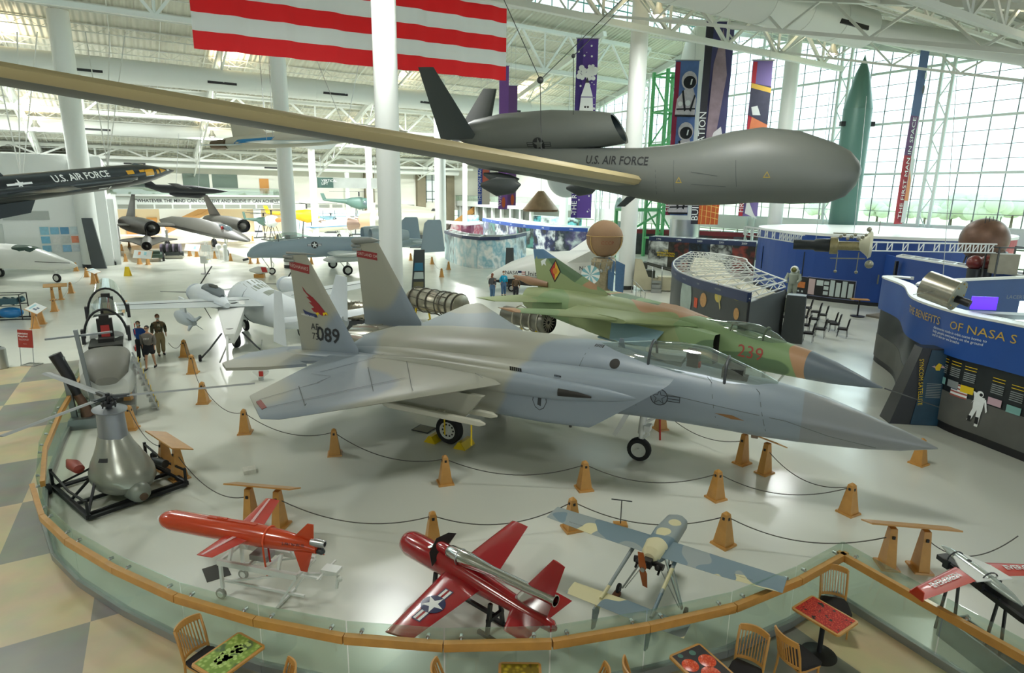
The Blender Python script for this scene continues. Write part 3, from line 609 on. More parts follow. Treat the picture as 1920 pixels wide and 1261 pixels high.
c = F.yp(592, 572, -1.85); s_ = .0155
def ea(pts): return [((x-592)*s_, -(y-572)*s_) for x, y in pts]
decal([(0, ea([(562, 536), (574, 548), (590, 556), (606, 568), (620, 582), (622, 588), (612, 590), (600, 586), (590, 584), (584, 578), (592, 576), (578, 566), (586, 566), (572, 556), (580, 556), (566, 545)])),
       (1, ea([(596, 586), (602, 584), (606, 588), (600, 589), (602, 593), (596, 590)])), (1, ea([(614, 584), (624, 582), (627, 588), (621, 586), (616, 590)])),
       (2, ea([(560, 582), (568, 585), (580, 587), (598, 589), (600, 595), (582, 595), (566, 592)]))], t, c, (1, 0, 0), (0, 0, 1), [mat('eagle_red', '#8d1f26', .5), M_YELLOW, mat('scroll_navy', '#2c3560', .5)], 'eagle_emblem', f1, .01)
letter('OREGON ANG', .085, M_PRINT, t, F.yp(580, 590.5, -1.85), (1, 0, -.07), (.07, 0, 1), 'scroll_lettering', f1, .02)
# tailplane (near side) and its twin
sp = [(417, 682), (424, 692), (500, 690), (575, 684), (562, 679), (623, 678), (645, 668), (600, 650), (530, 652), (470, 663)]
sq = [F.zp(a, b, 2.2) for a, b in sp]; MB().plate(sq, .09, up=(0, 0, 1)).build('tailplane', M_GG1, t, smooth=0)
MB().plate([V((p.x, -p.y+.3, p.z)) for p in sq], .09, up=(0, 0, 1)).build('tailplane', M_GG1, t, smooth=0)
# canopy and cockpit
mb = MB(); mb.body([(3.3, 0, 2.66, .12, .12), (2.9, 0, 2.62, .34, .34), (2.3, 0, 2.62, .47, .56), (1.6, 0, 2.66, .52, .78), (.9, 0, 2.72, .53, .76), (.1, 0, 2.82, .5, .6), (-.8, 0, 2.95, .36, .34), (-1.5, 0, 3.05, .12, .12)], 24, cap=(False, False)); mb.build('canopy', M_CANOPY, t)
for x, zc, ry, rz in ((2.1, 2.63, .495, .625), (.2, 2.81, .51, .63)): MB().tube([(x, ry*math.cos(PI*j/12), zc+rz*math.sin(PI*j/12)) for j in range(13)], .035, 6).build('canopy_frame', M_DKSTEEL, t)
mb = MB(); mb.box((1.25, 0, 2.78), (.28, .4, .95), k=0); mb.box((1.5, 0, 2.62), (.5, .42, .2), k=0); mb.box((1.18, 0, 3.22), (.2, .24, .22), k=0); mb.box((1.42, -.06, 2.95), (.05, .16, .16), k=1); mb.box((2.25, 0, 2.9), (.5, .7, .25), k=0); mb.box((.3, 0, 2.92), (1.4, .6, .22), k=2)
mb.body([(2.9, 0, 2.6, .1, .05), (2.6, 0, 2.62, .42, .2), (0, 0, 2.75, .5, .22), (-.9, 0, 2.9, .3, .15)], 16, k=0)
mb.build('ejection_seat', [M_DARKSEAT, M_RED, mat('canopy_deck_grey', '#6d736f', .6)], t)
# gear
g = MB(); g.cyl((0, 0, .32), (.05, 0, 1.0), .06, n=10); g.cyl((.03, 0, .8), (.1, 0, 1.75), .1, n=12); g.bar((.08, 0, 1.1), (.9, 0, 1.7), .07); g.bar((.0, -.02, .6), (.24, 0, .8), .05); g.bar((.24, 0, .8), (.07, 0, 1.05), .05); g.box((.2, 0, 1.0), (.16, .28, .16)); g.cyl((0, -.15, .33), (0, .15, .33), .05)
g.build('landing_strut', M_HUB, t)
MB().wheel((0, 0, .33), (0, 1, 0), .33, .2).build('wheel', [M_TYRE, M_HUB], t)
MB().plate([(-.35, -.3, 1.5), (-.2, -.3, 1.5), (-.55, -.42, .75), (-.65, -.42, .8)], .03).build('gear_door', M_HUB, t, smooth=0); MB().bar((.45, .2, 1.4), (.5, .25, .6), .04).build('gear_door', M_RED, t, smooth=0)
main_wheel(t, (-5.25, -1.42, .42), .42, .26, (-4.9, -1.1, 1.5)); main_wheel(t, (-5.25, 1.42, .42), .42, .26, (-4.9, 1.1, 1.5))
MB().bar((-5.3, -1.6, .3), (-5.3, -1.62, 1.2), .03).build('yellow_streamer', M_YELLOW, t, smooth=0)
# pylon with two launch rails
for s in (-1, 1):
    mb = MB(); mb.plate([(-3.3, s*2.9, 2.2), (-6.8, s*2.9, 2.25), (-6.3, s*2.9, 1.5), (-3.9, s*2.9, 1.5)], .14); mb.build('wing_pylon', M_GG1, t, smooth=0)
    for d in (-.32, .32):
        mb = MB(); mb.body([(-3.1, s*2.9+d, 1.6, .03, .03), (-3.25, s*2.9+d, 1.6, .075, .08, 3), (-6.0, s*2.9+d, 1.62, .075, .09, 3), (-6.2, s*2.9+d, 1.62, .05, .05)], 10); mb.bar((-4.5, s*2.9, 1.62), (-4.5, s*2.9+d, 1.62), .2, .08); mb.build('launch_rail', mat('rail_offwhite', '#c6c4b2', .5), t)
MB().bar((-3.5, -3.2, 1.55), (-3.5, -3.2, .95), .03).build('yellow_streamer', M_YELLOW, t, smooth=0)
# grilles, gun port, blades, markings
M_VENT = mat('vent_black', '#26241f', .7); M_BROWN = mat('walnut_scuff', '#7d6a55', .6)
def grille(px, py, y, w, h, n=4, hit=None, right=(1, 0, 0), up=(0, 0, 1), name='vent_grille'):
    c = F.yp(px, py, y); pol = [(0, rect(-w/2, -h/2, w/2, h/2))]
    for i in range(1, n+2): pol.append((1, rect(-w/2+w*i/(n+2)-.008, -h/2, -w/2+w*i/(n+2)+.008, h/2)))
    return decal(pol, t, c, right, up, [M_VENT, M_GG1], name, hit)
HS = [fus, intake, wn]
for (px, py, w, h) in ((967, 693, .34, .16), (1046, 707, .18, .13), (1133, 742, .26, .1)): grille(px, py, -1.9, w, h, 4, None if py < 740 else None, (1, 0, -.05), (0, -.25, 1))
grille(1124, 647, -.3, .24, .14, 4, fus, (1, 0, 0), (0, .6, .8))
decal([(0, disc(.13))], t, F.yp(1149, 682, -.9), (1, 0, 0), (0, .2, 1), [M_VENT], 'round_vent', fus)
mb = MB(); mb.body([(-.75, -2.16, 2.36, .02, .02), (-1.1, -2.17, 2.37, .05, .07), (-1.6, -2.2, 2.37, .05, .1)], 10); mb.build('gun_port', M_VENT, t)
MB().plate([(-.55, 0, 3.1), (-.75, 0, 3.1), (-.72, 0, 3.4), (-.62, 0, 3.4)], .03).build('antenna_blade', M_GG2, t, smooth=0)
MB().plate([(3.0, 0, 1.42), (2.8, 0, 1.42), (2.82, 0, 1.22), (2.98, 0, 1.22)], .03).build('antenna_blade', M_BROWN, t, smooth=0)
MB().box((-1.6, -1.2, 1.22), (.06, .06, .25)).build('antenna_blade', M_DKSTEEL, t, smooth=0)
c = F.yp(1236, 744, -.85); mO = mat('roundel_outline', '#33373a', .6)
decal([(0, disc(.22)), (1, disc(.195)), (0, star(.22)), (1, star(.17)), (0, rect(.2, -.08, .52, .08)), (1, rect(.22, -.06, .5, .06)), (0, rect(.22, -.01, .5, .01))], t, c, (1, 0, 0), (0, 0, 1), [mO, M_GG2], 'star_roundel', fus, .01)
c = F.yp(1012, 750, -1.98)
decal([(0, [(-.17, .2), (0, .24), (.17, .2), (.2, -.02), (.12, -.2), (0, -.27), (-.12, -.2), (-.2, -.02)]), (1, [(-.15, .18), (0, .22), (.15, .18), (.18, -.02), (.11, -.18), (0, -.25), (-.11, -.18), (-.18, -.02)]), (0, [(-.04, .12), (.06, .14), (.04, -.15), (-.06, -.12)])], t, c, (1, 0, 0), (0, 0, 1), [mO, M_GG1], 'shield_emblem', intake, .01)
decal([(0, [(-.3, .02), (.1, .06), (.4, -.02), (.1, -.05)])], t, F.yp(1365, 776, -.6), (1, 0, -.08), (0, 0, 1), [mat('gun_gas_stain', '#8a6238', .6)], 'stain', [fus])
pol = []
for pa, pb in (((600, 694), (835, 640)), ((595, 715), (620, 705)), ((583, 697), (620, 704)), ((835, 640), (1010, 700)), ((485, 745), (600, 715)), ((700, 660), (930, 700)), ((690, 690), (700, 735)), ((760, 668), (775, 745)), ((560, 722), (575, 770)), ((500, 762), (760, 712)), ((850, 655), (905, 720))):
    a, b = F.zp(*pa, zw+.1), F.zp(*pb, zw+.1); s_ = V((-(b-a).y, (b-a).x, 0)).normalized()*.009; pol.append((0, [(p.x, p.y) for p in (a-s_, b-s_, b+s_, a+s_)]))
decal(pol, t, (0, 0, 2.6), (1, 0, 0), (0, 1, 0), [M_LINE], 'panel_lines', wn, .004)
ls = [F.yp(*p, -.7) for p in ((1195, 700), (1195, 770), (1330, 700), (1345, 800), (1420, 722), (1435, 810), (1250, 735), (1640, 830), (1100, 655), (1090, 690))]
pol = []
for a, b in zip(ls[::2], ls[1::2]): s_ = V((-(b-a).z, 0, (b-a).x)).normalized()*.007; pol.append((0, [(p.x, p.z) for p in (a-s_, b-s_, b+s_, a+s_)]))
decal(pol, t, (0, -1, 0), (1, 0, 0), (0, 0, 1), [M_LINE], 'panel_lines', fus, .004)
# gear chocks, drip tray
chock(F.W(-4.75, -1.42, 0), F.yaw, 'yellow chock ahead of the grey fighter main wheel'); chock(F.W(-5.75, -1.42, 0), F.yaw, 'yellow chock behind the grey fighter main wheel')
o = MB().box((0, 0, .01), (.6, .5, .02)).box((0, 0, .022), (.52, .42, .006), k=1).build('drip_tray', [M_BLACK, mat('tray_tan', '#8e8a72', .6)], smooth=0); o.location = F.W(-6.5, -.9, 0); o.rotation_euler = (0, 0, F.yaw); tag(o, 'flat black drip tray behind the grey fighter main wheel', 'tray')
# ------------------------------------------------------------------ H: surveillance drone hung from the roof
H = Fr((3.42, 19.2, 8.1), R(-25))
t = thing('surveillance_drone', 'huge dark grey drone with a bulbous nose and very long wings hanging from the roof', 'aircraft', H.O, H.yaw)
M_HG = mat('drone_grey', '#6a6f6a', .45, var=.05, vs=1.2); M_HG2 = mat('drone_dark_grey', '#474d4d', .5); M_TANLE = mat('leading_edge_tan', '#c0b084', .4)
def zz(x, zt, zb, ry, sq=2.0): return (x, 0, (zt+zb)/2, ry, (zt-zb)/2, sq)
mb = MB(); mb.body([zz(6.2, -.2, -.32, .04), zz(6.12, .0, -.62, .3), zz(5.9, .25, -.9, .48), zz(5.5, .47, -1.08, .62), zz(4.63, .79, -1.12, .74), zz(3.69, .91, -1.1, .78), zz(2.9, .82, -1.18, .76), zz(2.1, .62, -1.22, .7), zz(1.3, .49, -1.21, .66), zz(.3, .42, -1.04, .63), zz(-1.3, .45, -.75, .62), zz(-3.2, .55, -.42, .58), zz(-5.0, .6, -.18, .45), zz(-6.1, .6, .12, .25), zz(-6.6, .5, .35, .06)], 32)
hf = mb.build('fuselage', M_HG, t)
mb = MB(); rr = []
for (x, zt, zb, ry, sk) in ((-.32, 1.43, .55, .55, -.5), (-.9, 1.5, .45, .6, -.2), (-2.5, 1.6, .3, .62, 0), (-4.2, 1.55, .3, .58, 0), (-5.2, 1.4, .5, .45, 0), (-5.75, 1.2, .7, .3, 0)):
    rr.append([V((x+sk*(((zt-zb)/2*math.sin(2*PI*i/28))/((zt-zb)/2))*.5, ry*math.cos(2*PI*i/28), (zt+zb)/2+(zt-zb)/2*math.sin(2*PI*i/28))) for i in range(28)])
c0 = sum(rr[0], V())/28; lip = [c0+(p-c0)*.9+V((-.03, 0, 0)) for p in rr[0]]; dp = [c0+(p-c0)*.6+V((-1.2, 0, 0)) for p in rr[0]]
mb.rings(rr, 0, (False, True)); mb.rings([rr[0], lip], 0, (False, False)); mb.rings([lip, dp], 1, (False, True)); hn = mb.build('engine_pod', [M_HG, mat('intake_dark', '#1e2b2e', .5)], t)
for s in (-1, 1):
    le0, te0 = V((.55, s*.55, -.52)), V((-1.35, s*.55, -.5)); le1, te1 = V((-1.45, s*17.5, .12)), V((-2.35, s*17.5, .12))
    MB().wing([(le0, te0, .36), (le0.lerp(le1, .5), te0.lerp(te1, .5), .3), (le1, te1, .12)]).build('wing', M_HG, t)
    mb = MB(); rs = []
    for f in (0, .5, 1):
        le, te, th = le0.lerp(le1, f), te0.lerp(te1, f), (.36, .3, .12)[int(f*2)]; c = te-le
        rs.append([le+V((.05, 0, 0)), le+c*.04+V((.03, 0, th*.31)), le+c*.12+V((0, 0, th*.43)), le+c*.2+V((0, 0, th*.49)), le+c*.2+V((0, 0, th*.3)), le+c*.1-V((0, 0, th*.2)), le+c*.1-V((0, 0, th*.41)), le+c*.04-V((-.03, 0, th*.31))])
    mb.rings(rs); mb.build('leading_edge', M_TANLE, t)
    q = H.yp(784, 126, -2.1); q2 = H.yp(813, 126, -2.1)
    if s < 0: tl = (q2, q)
    le, te = (V((q2.x, s*2.1, q2.z)), V((q.x, s*2.1, q.z)))
    MB().wing([(V((-4.95, s*.35, .75)), V((-6.35, s*.35, .75)), .16), (le, te, .06)], up=(0, 1, 0)).build('tail_fin', mat('drone_fin_dark', '#3f4747', .5), t)
    mb = MB(); mb.body([(-2.0, s*3.4, -.72, .02, .02), (-2.2, s*3.4, -.75, .18, .2), (-2.7, s*3.4, -.78, .22, .26), (-3.2, s*3.4, -.74, .04, .06)], 14); mb.build('wing_pod', M_HG2, t)
mb = MB(); mb.body([(-3.6, 0, -.5, .02, .02), (-3.9, 0, -.55, .25, .18), (-4.4, 0, -.5, .28, .22), (-4.9, 0, -.35, .05, .05)], 14); mb.build('belly_fairing', M_HG2, t)
MB().plate([(.35, -.1, -1.0), (.05, -.1, -1.0), (-.25, -.1, -1.3), (0, -.1, -1.3)], .06).build('antenna_blade', M_HG2, t, smooth=0)
hl = MB(); 
letter('U.S. AIR FORCE', .34, M_INK, t, H.yp(1155, 301, -.62), (1, 0, -.03), (.0, 0, 1), 'lettering', hf, .015, sx=.82, bold=.015)
roundel(t, H.yp(1007, 270, -.6), .2, (1, 0, 0), (0, 0, 1), hn, M_INK, M_HG)
for px, py in ((1272, 338), (1438, 328)): decal([(0, [(-.09, -.07), (.09, -.07), (0, .1)]), (1, [(-.06, -.05), (.06, -.05), (0, .065)])], t, H.yp(px, py, -.7), (1, 0, 0), (0, 0, 1), [mat('warning_gold', '#b9a042', .5), M_HG], 'warning_mark', hf, .008)
pl = []
for a, b in (((1228, 318), (1228, 375)), ((1262, 300), (1262, 360)), ((1295, 322), (1345, 330)), ((1295, 345), (1360, 350)), ((1380, 300), (1380, 350))):
    a, b = H.yp(*a, -.72), H.yp(*b, -.72); s_ = V((-(b-a).z, 0, (b-a).x)).normalized()*.006; pl.append((0, [(p.x, p.z) for p in (a-s_, b-s_, b+s_, a+s_)]))
decal(pl, t, (0, -1, 0), (1, 0, 0), (0, 0, 1), [M_HG2], 'panel_lines', hf, .004)
mb = MB(); cab = thing('suspension_cable', 'steel cables and shackles holding the dark grey drone', 'cable', H.W(-1.2, 0, 1.2)); 
for (px, py, y) in ((1015, 278, -2.4),):
    a = H.yp(px, py+3, y); w0 = H.W(a.x, a.y, a.z); P0 = H.W(-1.2, 0, 1.2); top = D(1013, 150, w0.y+1); MB().cyl(w0-P0, top-P0, .012, n=6).build('cable', M_DKSTEEL, cab); 
    m_ = MB(); m_.ball(top-P0, .1, 10, 6); m_.cyl(top-P0, D(945, 0, w0.y+3)-P0, .012, n=6); m_.cyl(top-P0, D(1165, 0, w0.y+2)-P0, .012, n=6); m_.build('shackle', M_DKSTEEL, cab)
    m_ = MB(); tp = D(1075, 105, w0.y+1)-P0; m_.cyl(D(1075, 215, w0.y+1)-P0, tp, .012, n=6); m_.cyl(tp, D(1180, 0, w0.y+4)-P0, .012, n=6); m_.ball(tp, .06, 8, 6); m_.build('cable', M_DKSTEEL, cab)
# ------------------------------------------------------------------ M: green and tan camouflaged jet behind
N = G(1655, 727, 1.5); Q = Fr((N.x, N.y, 0), -.8)
t = thing('fighter_jet', 'green and tan camouflaged swept-wing jet with a grey pointed nose behind the grey fighter', 'aircraft', Q.O, Q.yaw)
M_CAMO = mat_camo('green_tan_camouflage', ['#86a070', '#5d7756', '#b98f6b', '#97a474'], .33, .52, .5, 4.0, .004); M_UND = mat('underside_blue', '#8fb0bd', .5)
def yy(px, py, y=0): return Q.yp(px, py, y)
pts = [Q.yp(*p, 0) for p in ((1530, 665), (1470, 650), (1415, 608), (1300, 590), (1160, 560), (1080, 548))]
mb = MB(); mb.body([(0, 0, 1.5, .02, .02), (-.6, 0, 1.56, .17, .17), (-1.4, 0, 1.66, .36, .36), (-2.2, 0, 1.75, .48, .48)], 24, cap=(True, False)); mb.build('nose_cone', mat('radome_bluegrey', '#6b7680', .45), t)
MB().cyl((.05, 0, 1.5), (1.5, 0, 1.28), .022, .012, 8).build('pitot_probe', M_DKSTEEL, t)
mb = MB(); mb.body([(-2.2, 0, 1.75, .48, .48), (-3.2, 0, 1.82, .56, .58), (-4.4, 0, 1.88, .6, .66), (-5.6, 0, 1.92, .68, .76, 2.4), (-7.5, 0, 2.0, .82, .84, 2.6), (-9.5, 0, 2.1, .85, .86, 2.6), (-12, 0, 2.2, .78, .8, 2.3), (-14.2, 0, 2.3, .62, .62), (-15.2, 0, 2.3, .5, .5)], 28); mf = mb.build('fuselage', M_CAMO, t)
for s in (-1, 1):
    mb = MB(); rs = [[V((x, s*(y0+(y1-y0)*u), z0+(z1-z0)*v_)) for u, v_ in ((0, 0), (.8, 0), (1, .15), (1, .85), (.8, 1), (0, 1))] for x, y0, y1, z0, z1 in ((-5.1, .66, 1.1, 1.35, 2.4), (-6.2, .6, 1.2, 1.3, 2.5), (-8.5, .5, 1.15, 1.3, 2.55), (-11, .4, .9, 1.5, 2.6), (-13, .2, .5, 1.9, 2.5))]
    mb.rings(rs, 0, (False, True)); mb.rings([rs[0], [p+V((-.9, 0, 0)) for p in rs[0]]], 1, (False, True)); mb.build('air_intake', [M_CAMO, M_DARKSEAT], t)
    zr = 2.52
    # fixed glove and swept wing
    MB().wing([((-5.9, s*.7, zr), (-11.6, s*.7, zr), .3), ((-8.1, s*2.1, zr), (-11.2, s*2.1, zr), .24)]).build('wing_glove', M_CAMO, t)
    MB().wing([((-8.0, s*1.9, zr+.02), (-10.9, s*1.7, zr+.02), .2), ((-12.4, s*3.7, zr-.05), (-13.6, s*3.55, zr-.05), .08)]).build('wing', M_CAMO, t)
    MB().wing([((-12.4, s*.6, 2.5), (-15.2, s*.6, 2.5), .12), ((-14.6, s*2.75, 2.5), (-15.9, s*2.75, 2.5), .05)]).build('tailplane', M_CAMO, t)
    MB().lathe([(.2, 0), (.24, -.5), (.22, -2.2), (.06, -3)], (-6.2, s*1.5, 1.2), (1, 0, 0), 14).build('gun_pod', mat('pod_dark_green', '#43513f', .5), t)
    main_wheel(t, (-9.6, s*1.3, .4), .4, .24, (-9.0, s*.8, 1.4))
    MB().plate([(-7.0, s*1.1, 2.3), (-9.5, s*1.1, 2.3), (-9.2, s*1.6, 1.6), (-7.4, s*1.6, 1.6)], .04).build('gear_door', M_UND, t, smooth=0)
main_wheel(t, (-3.6, 0, .3), .3, .18, (-3.7, 0, 1.3))
MB().plate([(-5.2, -.3, 1.0), (-10.8, -.3, 1.2), (-11, .3, 1.2), (-5.2, .3, 1.0)], .06).build('belly_panel', M_UND, t, smooth=0)
ft = [Q.yp(*p, 0) for p in ((1000, 467), (1019, 467), (1137, 547), (1010, 548))]
mf2 = MB().wing([(ft[2]+V((.3, 0, -.5)), ft[3]+V((0, 0, -.5)), .3), (ft[2], ft[3], .22), (ft[1], ft[0], .07)], up=(0, 1, 0)).build('tail_fin', M_CAMO, t)
MB().wing([(ft[1].lerp(ft[2], .22)+V((.0, 0, 0)), ft[0].lerp(ft[3], .22), .13), (ft[1]+V((0, 0, .01)), ft[0]+V((0, 0, .01)), .08)], up=(0, 1, 0)).build('fin_cap', mat('cap_blue', '#5c80a3', .5), t)
MB().body([(-14.0, 0, 3.05, .12, .14), (-15.3, 0, 3.1, .16, .2), (-16.3, 0, 3.2, .03, .05)], 12).build('parachute_housing', mat('camouflage_brown', '#9b765a', .5), t)
c = Q.yp(1040, 508, -.1); decal([(0, [(-.36, 0), (0, -.52), (.36, 0), (0, .52)]), (1, [(-.3, 0), (0, -.43), (0, .43)]), (2, [(0, -.43), (.3, 0), (0, .43)]), (3, disc(.15, 16))], t, c, (1, 0, 0), (0, 0, 1), [M_INK, mat('emblem_red', '#b5302a', .5), mat('emblem_gold', '#e0b43a', .5), mat('emblem_orange', '#d2812e', .5)], 'diamond_emblem', mf2, .01)
decal([(0, [(-.2, .02), (0, .12), (.2, .2), (.1, 0), (.16, -.16), (0, -.08), (-.12, -.2)])], t, Q.yp(1018, 491, -.1), (1, 0, 0), (0, 0, 1), [M_PRINT], 'bird_emblem', mf2, .01)
letter('239', .62, mat('number_red', '#a54a40', .6), t, Q.yp(1406, 662, -.6), (1, 0, -.02), (0, 0, 1), 'serial_number', mf, .012, sx=1.0)
mb = MB(); mb.body([(-2.9, 0, 2.22, .1, .08), (-3.4, 0, 2.3, .3, .32), (-4.0, 0, 2.34, .36, .48), (-4.6, 0, 2.36, .38, .48), (-5.3, 0, 2.42, .3, .34), (-6.0, 0, 2.6, .1, .12)], 20, cap=(False, False)); mb.build('canopy', M_CANOPY, t)
for x in (-3.7, -4.9): MB().tube([(x, .34*math.cos(PI*j/10), 2.35+.43*math.sin(PI*j/10)) for j in range(11)], .03, 6).build('canopy_frame', mat('frame_green', '#53614a', .5), t)
MB().box((-4.6, 0, 2.5), (.25, .34, .5)).build('ejection_seat', mat('frame_green', '#53614a', .5), t)
# ================================================================== FLOOR FURNITURE
def bollard_proto():
    t = thing('bollard', 'x', 'bollard', (0, 0, 0), 0, 'honey oak bollards holding the barrier ropes')
    MB().frus((0, 0, 0), (.4, .4), (.38, .38), .045).build('base', M_WOOD, t, smooth=0)
    MB().frus((0, 0, .045), (.31, .31), (.13, .13), .67).frus((0, 0, .715), (.13, .13), (.03, .03), .05).build('post', M_WOOD, t, smooth=0)
    mb = MB()
    for a in range(4): mb.box(Matrix.Rotation(a*PI/2, 3, 'Z') @ V((.075, 0, .62)), (.02, .055, .06), a*PI/2)
    mb.build('rope_eye', M_BLACK, t, smooth=0); return t
BP = None
def bollard(px, py, lab, yaw=.3):
    global BP
    P = G(px, py)
    if BP is None: BP = bollard_proto(); o = BP; o.location = P; o.rotation_euler = (0, 0, yaw); o['label'] = lab
    else: o = dup(BP, P, yaw, lab)
    return P
M_ROPE = mat('barrier_rope', '#4a4740', .6)
def rope(P, Q, lab, sag=.32, h=.62, h2=None, r=.011, chain=False):
    P = V(P)+V((0, 0, h)); Q = V(Q)+V((0, 0, h2 or h)); e_ = (Q-P).normalized()*.09; P = P+e_; Q = Q-e_; n = 16; pts = [P.lerp(Q, i/n)-V((0, 0, sag*4*(i/n)*(1-i/n))) for i in range(n+1)]; o0 = P.copy(); mb = MB()
    mb.tube([p-o0 for p in pts], r, 6)
    o = mb.build('barrier_chain' if chain else 'barrier_rope', M_ROPE, smooth=40); o.location = o0; tag(o, lab, 'rope', 'barrier ropes between the bollards')
b1 = bollard(347, 668, 'oak bollard nearest the three walking visitors', .1); b2 = bollard(362, 699, 'oak bollard below the one by the visitors', .15); b3 = bollard(382, 755, 'oak bollard above the long rotor blade', .15)
b4 = bollard(460, 811, 'oak bollard beside the grey fighter wing tip', .2); b5 = bollard(628, 851, 'oak bollard in front of the grey fighter wing', .25); b6 = bollard(835, 905, 'oak bollard below the grey fighter launch rails', .3)
b7 = bollard(1095, 916, 'oak bollard below the grey fighter nose wheel, to its left', .25); b8 = bollard(1342, 934, 'oak bollard below the grey fighter nose section', .45); b9 = bollard(1590, 961, 'oak bollard right of the row, under the grey fighter nose cone', .5)
b10 = bollard(812, 1020, 'oak bollard right behind the red drone nose', .3); b11 = bollard(1072, 991, 'oak bollard behind the left wing tip of the camouflaged drone', .35); b12 = bollard(1356, 1020, 'oak bollard right of the camouflaged drone, seen close', .6)
b13 = bollard(1722, 869, 'oak bollard under the tip of the grey fighter nose cone', .5); b14 = bollard(1238, 804, 'oak bollard behind the grey fighter nose gear', .4)
b15 = bollard(244, 768, 'oak bollard close behind the silver rotorcraft mast', .2); b16 = bollard(246, 804, 'oak bollard touching the outline of the silver rotorcraft', .2)
for p, q, l in ((b1, b2, 'from the visitors bollard down'), (b2, b3, 'left of the white pod'), (b3, b4, 'above the wing tip'), (b4, b5, 'left below the wing'), (b5, b6, 'below the wing'), (b6, b7, 'in the fighter shadow'), (b7, b8, 'below the nose wheel'), (b8, b9, 'below the nose')):
    rope(p, q, 'dark barrier rope %s of the grey fighter row' % l)
def reader(pa, pb, lab, panel=None, tilt=-.5, w=.52, over=.42, face=None, h=.93):
    """slanted reading rail on two oak legs"""
    A, B = G(*pa), G(*pb); c = (A+B)/2; d = (B-A); yaw = math.atan2(d.y, d.x); L_ = d.length
    t = thing('reading_rail', lab, 'info stand', c, yaw, 'oak reading rails')
    for s in (-1, 1):
        MB().frus((s*L_/2, 0, 0), (.36, .44), (.34, .42), .04).frus((s*L_/2, 0, .04), (.2, .36), (.13, .13), h-.12).build('leg', M_WOOD, t, smooth=0)
        MB().box((s*L_/2, -.1, .68), (.05, .03, .06)).build('rope_eye', M_BLACK, t, smooth=0)
    m = Matrix.Rotation(tilt, 3, 'X'); MB().box((0, 0, h), (L_+2*over, w, .03), rot=m).build('board', M_WOOD, t, smooth=0)
    if panel:
        mb = MB(); mb.box(V((0, 0, h))+m @ V((0, 0, .022)), (L_+2*over-.04, w-.04, .012), rot=m, k=0)
        for x, y, ww, hh, k in panel: mb.box(V((0, 0, h))+m @ V((x, y, .03)), (ww, hh, .004), rot=m, k=k)
        mb.build('panel', [mat('panel_white', '#eef0ee', .4), mat('panel_cyan', '#9fd3dd', .4), mat('panel_slate', '#54607a', .5), mat('panel_orange', '#d98a5c', .5)], t, smooth=0)
    return A, B
r1 = reader((312, 879), (337, 897), 'oak reading rail beside the silver rotorcraft', tilt=-.35)
r2 = reader((472, 981), (525, 986), 'oak reading rail behind the orange drone wing', tilt=-.4)
r3 = reader((1391, 868), (1433, 886), 'oak reading rail in front of the grey fighter nose', tilt=-.45)
r4 = reader((1662, 1060), (1724, 1066), 'oak reading rail beside the small red and white drone', over=.5, tilt=-.36)
rope(b16, r1[0], 'dark barrier rope behind the silver rotorcraft'); rope(r1[1], r2[0], 'dark barrier rope between the two left reading rails', sag=.38); rope(r2[1], b10, 'dark chain behind the orange drone', chain=True); rope(b10, b11, 'dark chain behind the red drone wing', chain=True)
rope(b11, b12, 'dark chain behind the camouflaged drone', chain=True); rope(b12, r4[0], 'dark chain right of the camouflaged drone', chain=True); rope(r4[1], G(1905, 1055), 'dark chain behind the small red and white drone', chain=True, sag=.4)
rope(b14, r3[0], 'dark barrier rope behind the grey fighter nose gear'); rope(r3[1], b9, 'dark barrier rope from the fighter reading rail to the right')
pan = [(0, .16, 1.2, .08, 1), (-.3, -.02, .3, .16, 2), (.1, -.06, .3, .12, 2)]
ra = reader((67, 615), (78, 607), 'white topped reading rail left, above the red sign', pan, .55, .6); rb_ = reader((100, 562), (115, 561), 'reading rail left, below the white business jet nose', None, .3)
rc = reader((262, 495), (278, 496), 'white framed info stand before the black jet bay', [(-.4, .1, .3, .3, 3), (.3, .1, .3, .3, 1)], 1.2, .8, .6); rd_ = reader((356, 480), (369, 481), 'white and green info stand near the easel', [(.4, .0, .3, .3, 1)], 1.2, .8, .6)
re_ = reader((470, 494), (484, 494), 'low oak stand beneath the grey attack jet nose', None, .3, .4, .2, h=.6); reader((176, 532), (181, 530), 'light topped reading rail by the thick left column', pan[:1], .5, .6)
far = [(103, 583, 'alone on the white floor left'), (134, 549, 'right of the business jet nose wheel'), (143, 508, 'by the business jet nose tip'), (163, 519, 'left of the dark pillar sign'), (236, 490, 'left of the black rotor drone'), (229, 470, 'against the long window wall'), (243, 463, 'deep beside the bay wall'), (403, 484, 'right of the easel'), (433, 489, 'before the white model stand'), (474, 452, 'beyond the black jet nose'), (584, 495, 'under the grey attack jet belly'), (770, 488, 'right of the thick central column'), (810, 495, 'below the attack jet tail'), (841, 505, 'before the curved timeline wall'), (828, 519, 'nearest the dark leaning sign'), (348, 602, 'behind the bomb under the twin propeller wing'), (668, 603, 'seen between the grey fighter fins'), (517, 452, 'far right of the black jets')]
fp_ = [bollard(x, y, 'small distant oak bollard %s' % l, .4) for x, y, l in far]
for i, j in ((11, 12), (12, 14), (14, 13), (0, 1), (1, 3), (5, 4)): rope(fp_[i], fp_[j], 'thin rope between far bollards, %s' % far[i][2], r=.008)
rope(ra[0], G(52, 652), 'thin rope from the white topped rail to the red sign'); rope(G(315, 668), b1, 'thin rope beside the visitors', sag=.25)
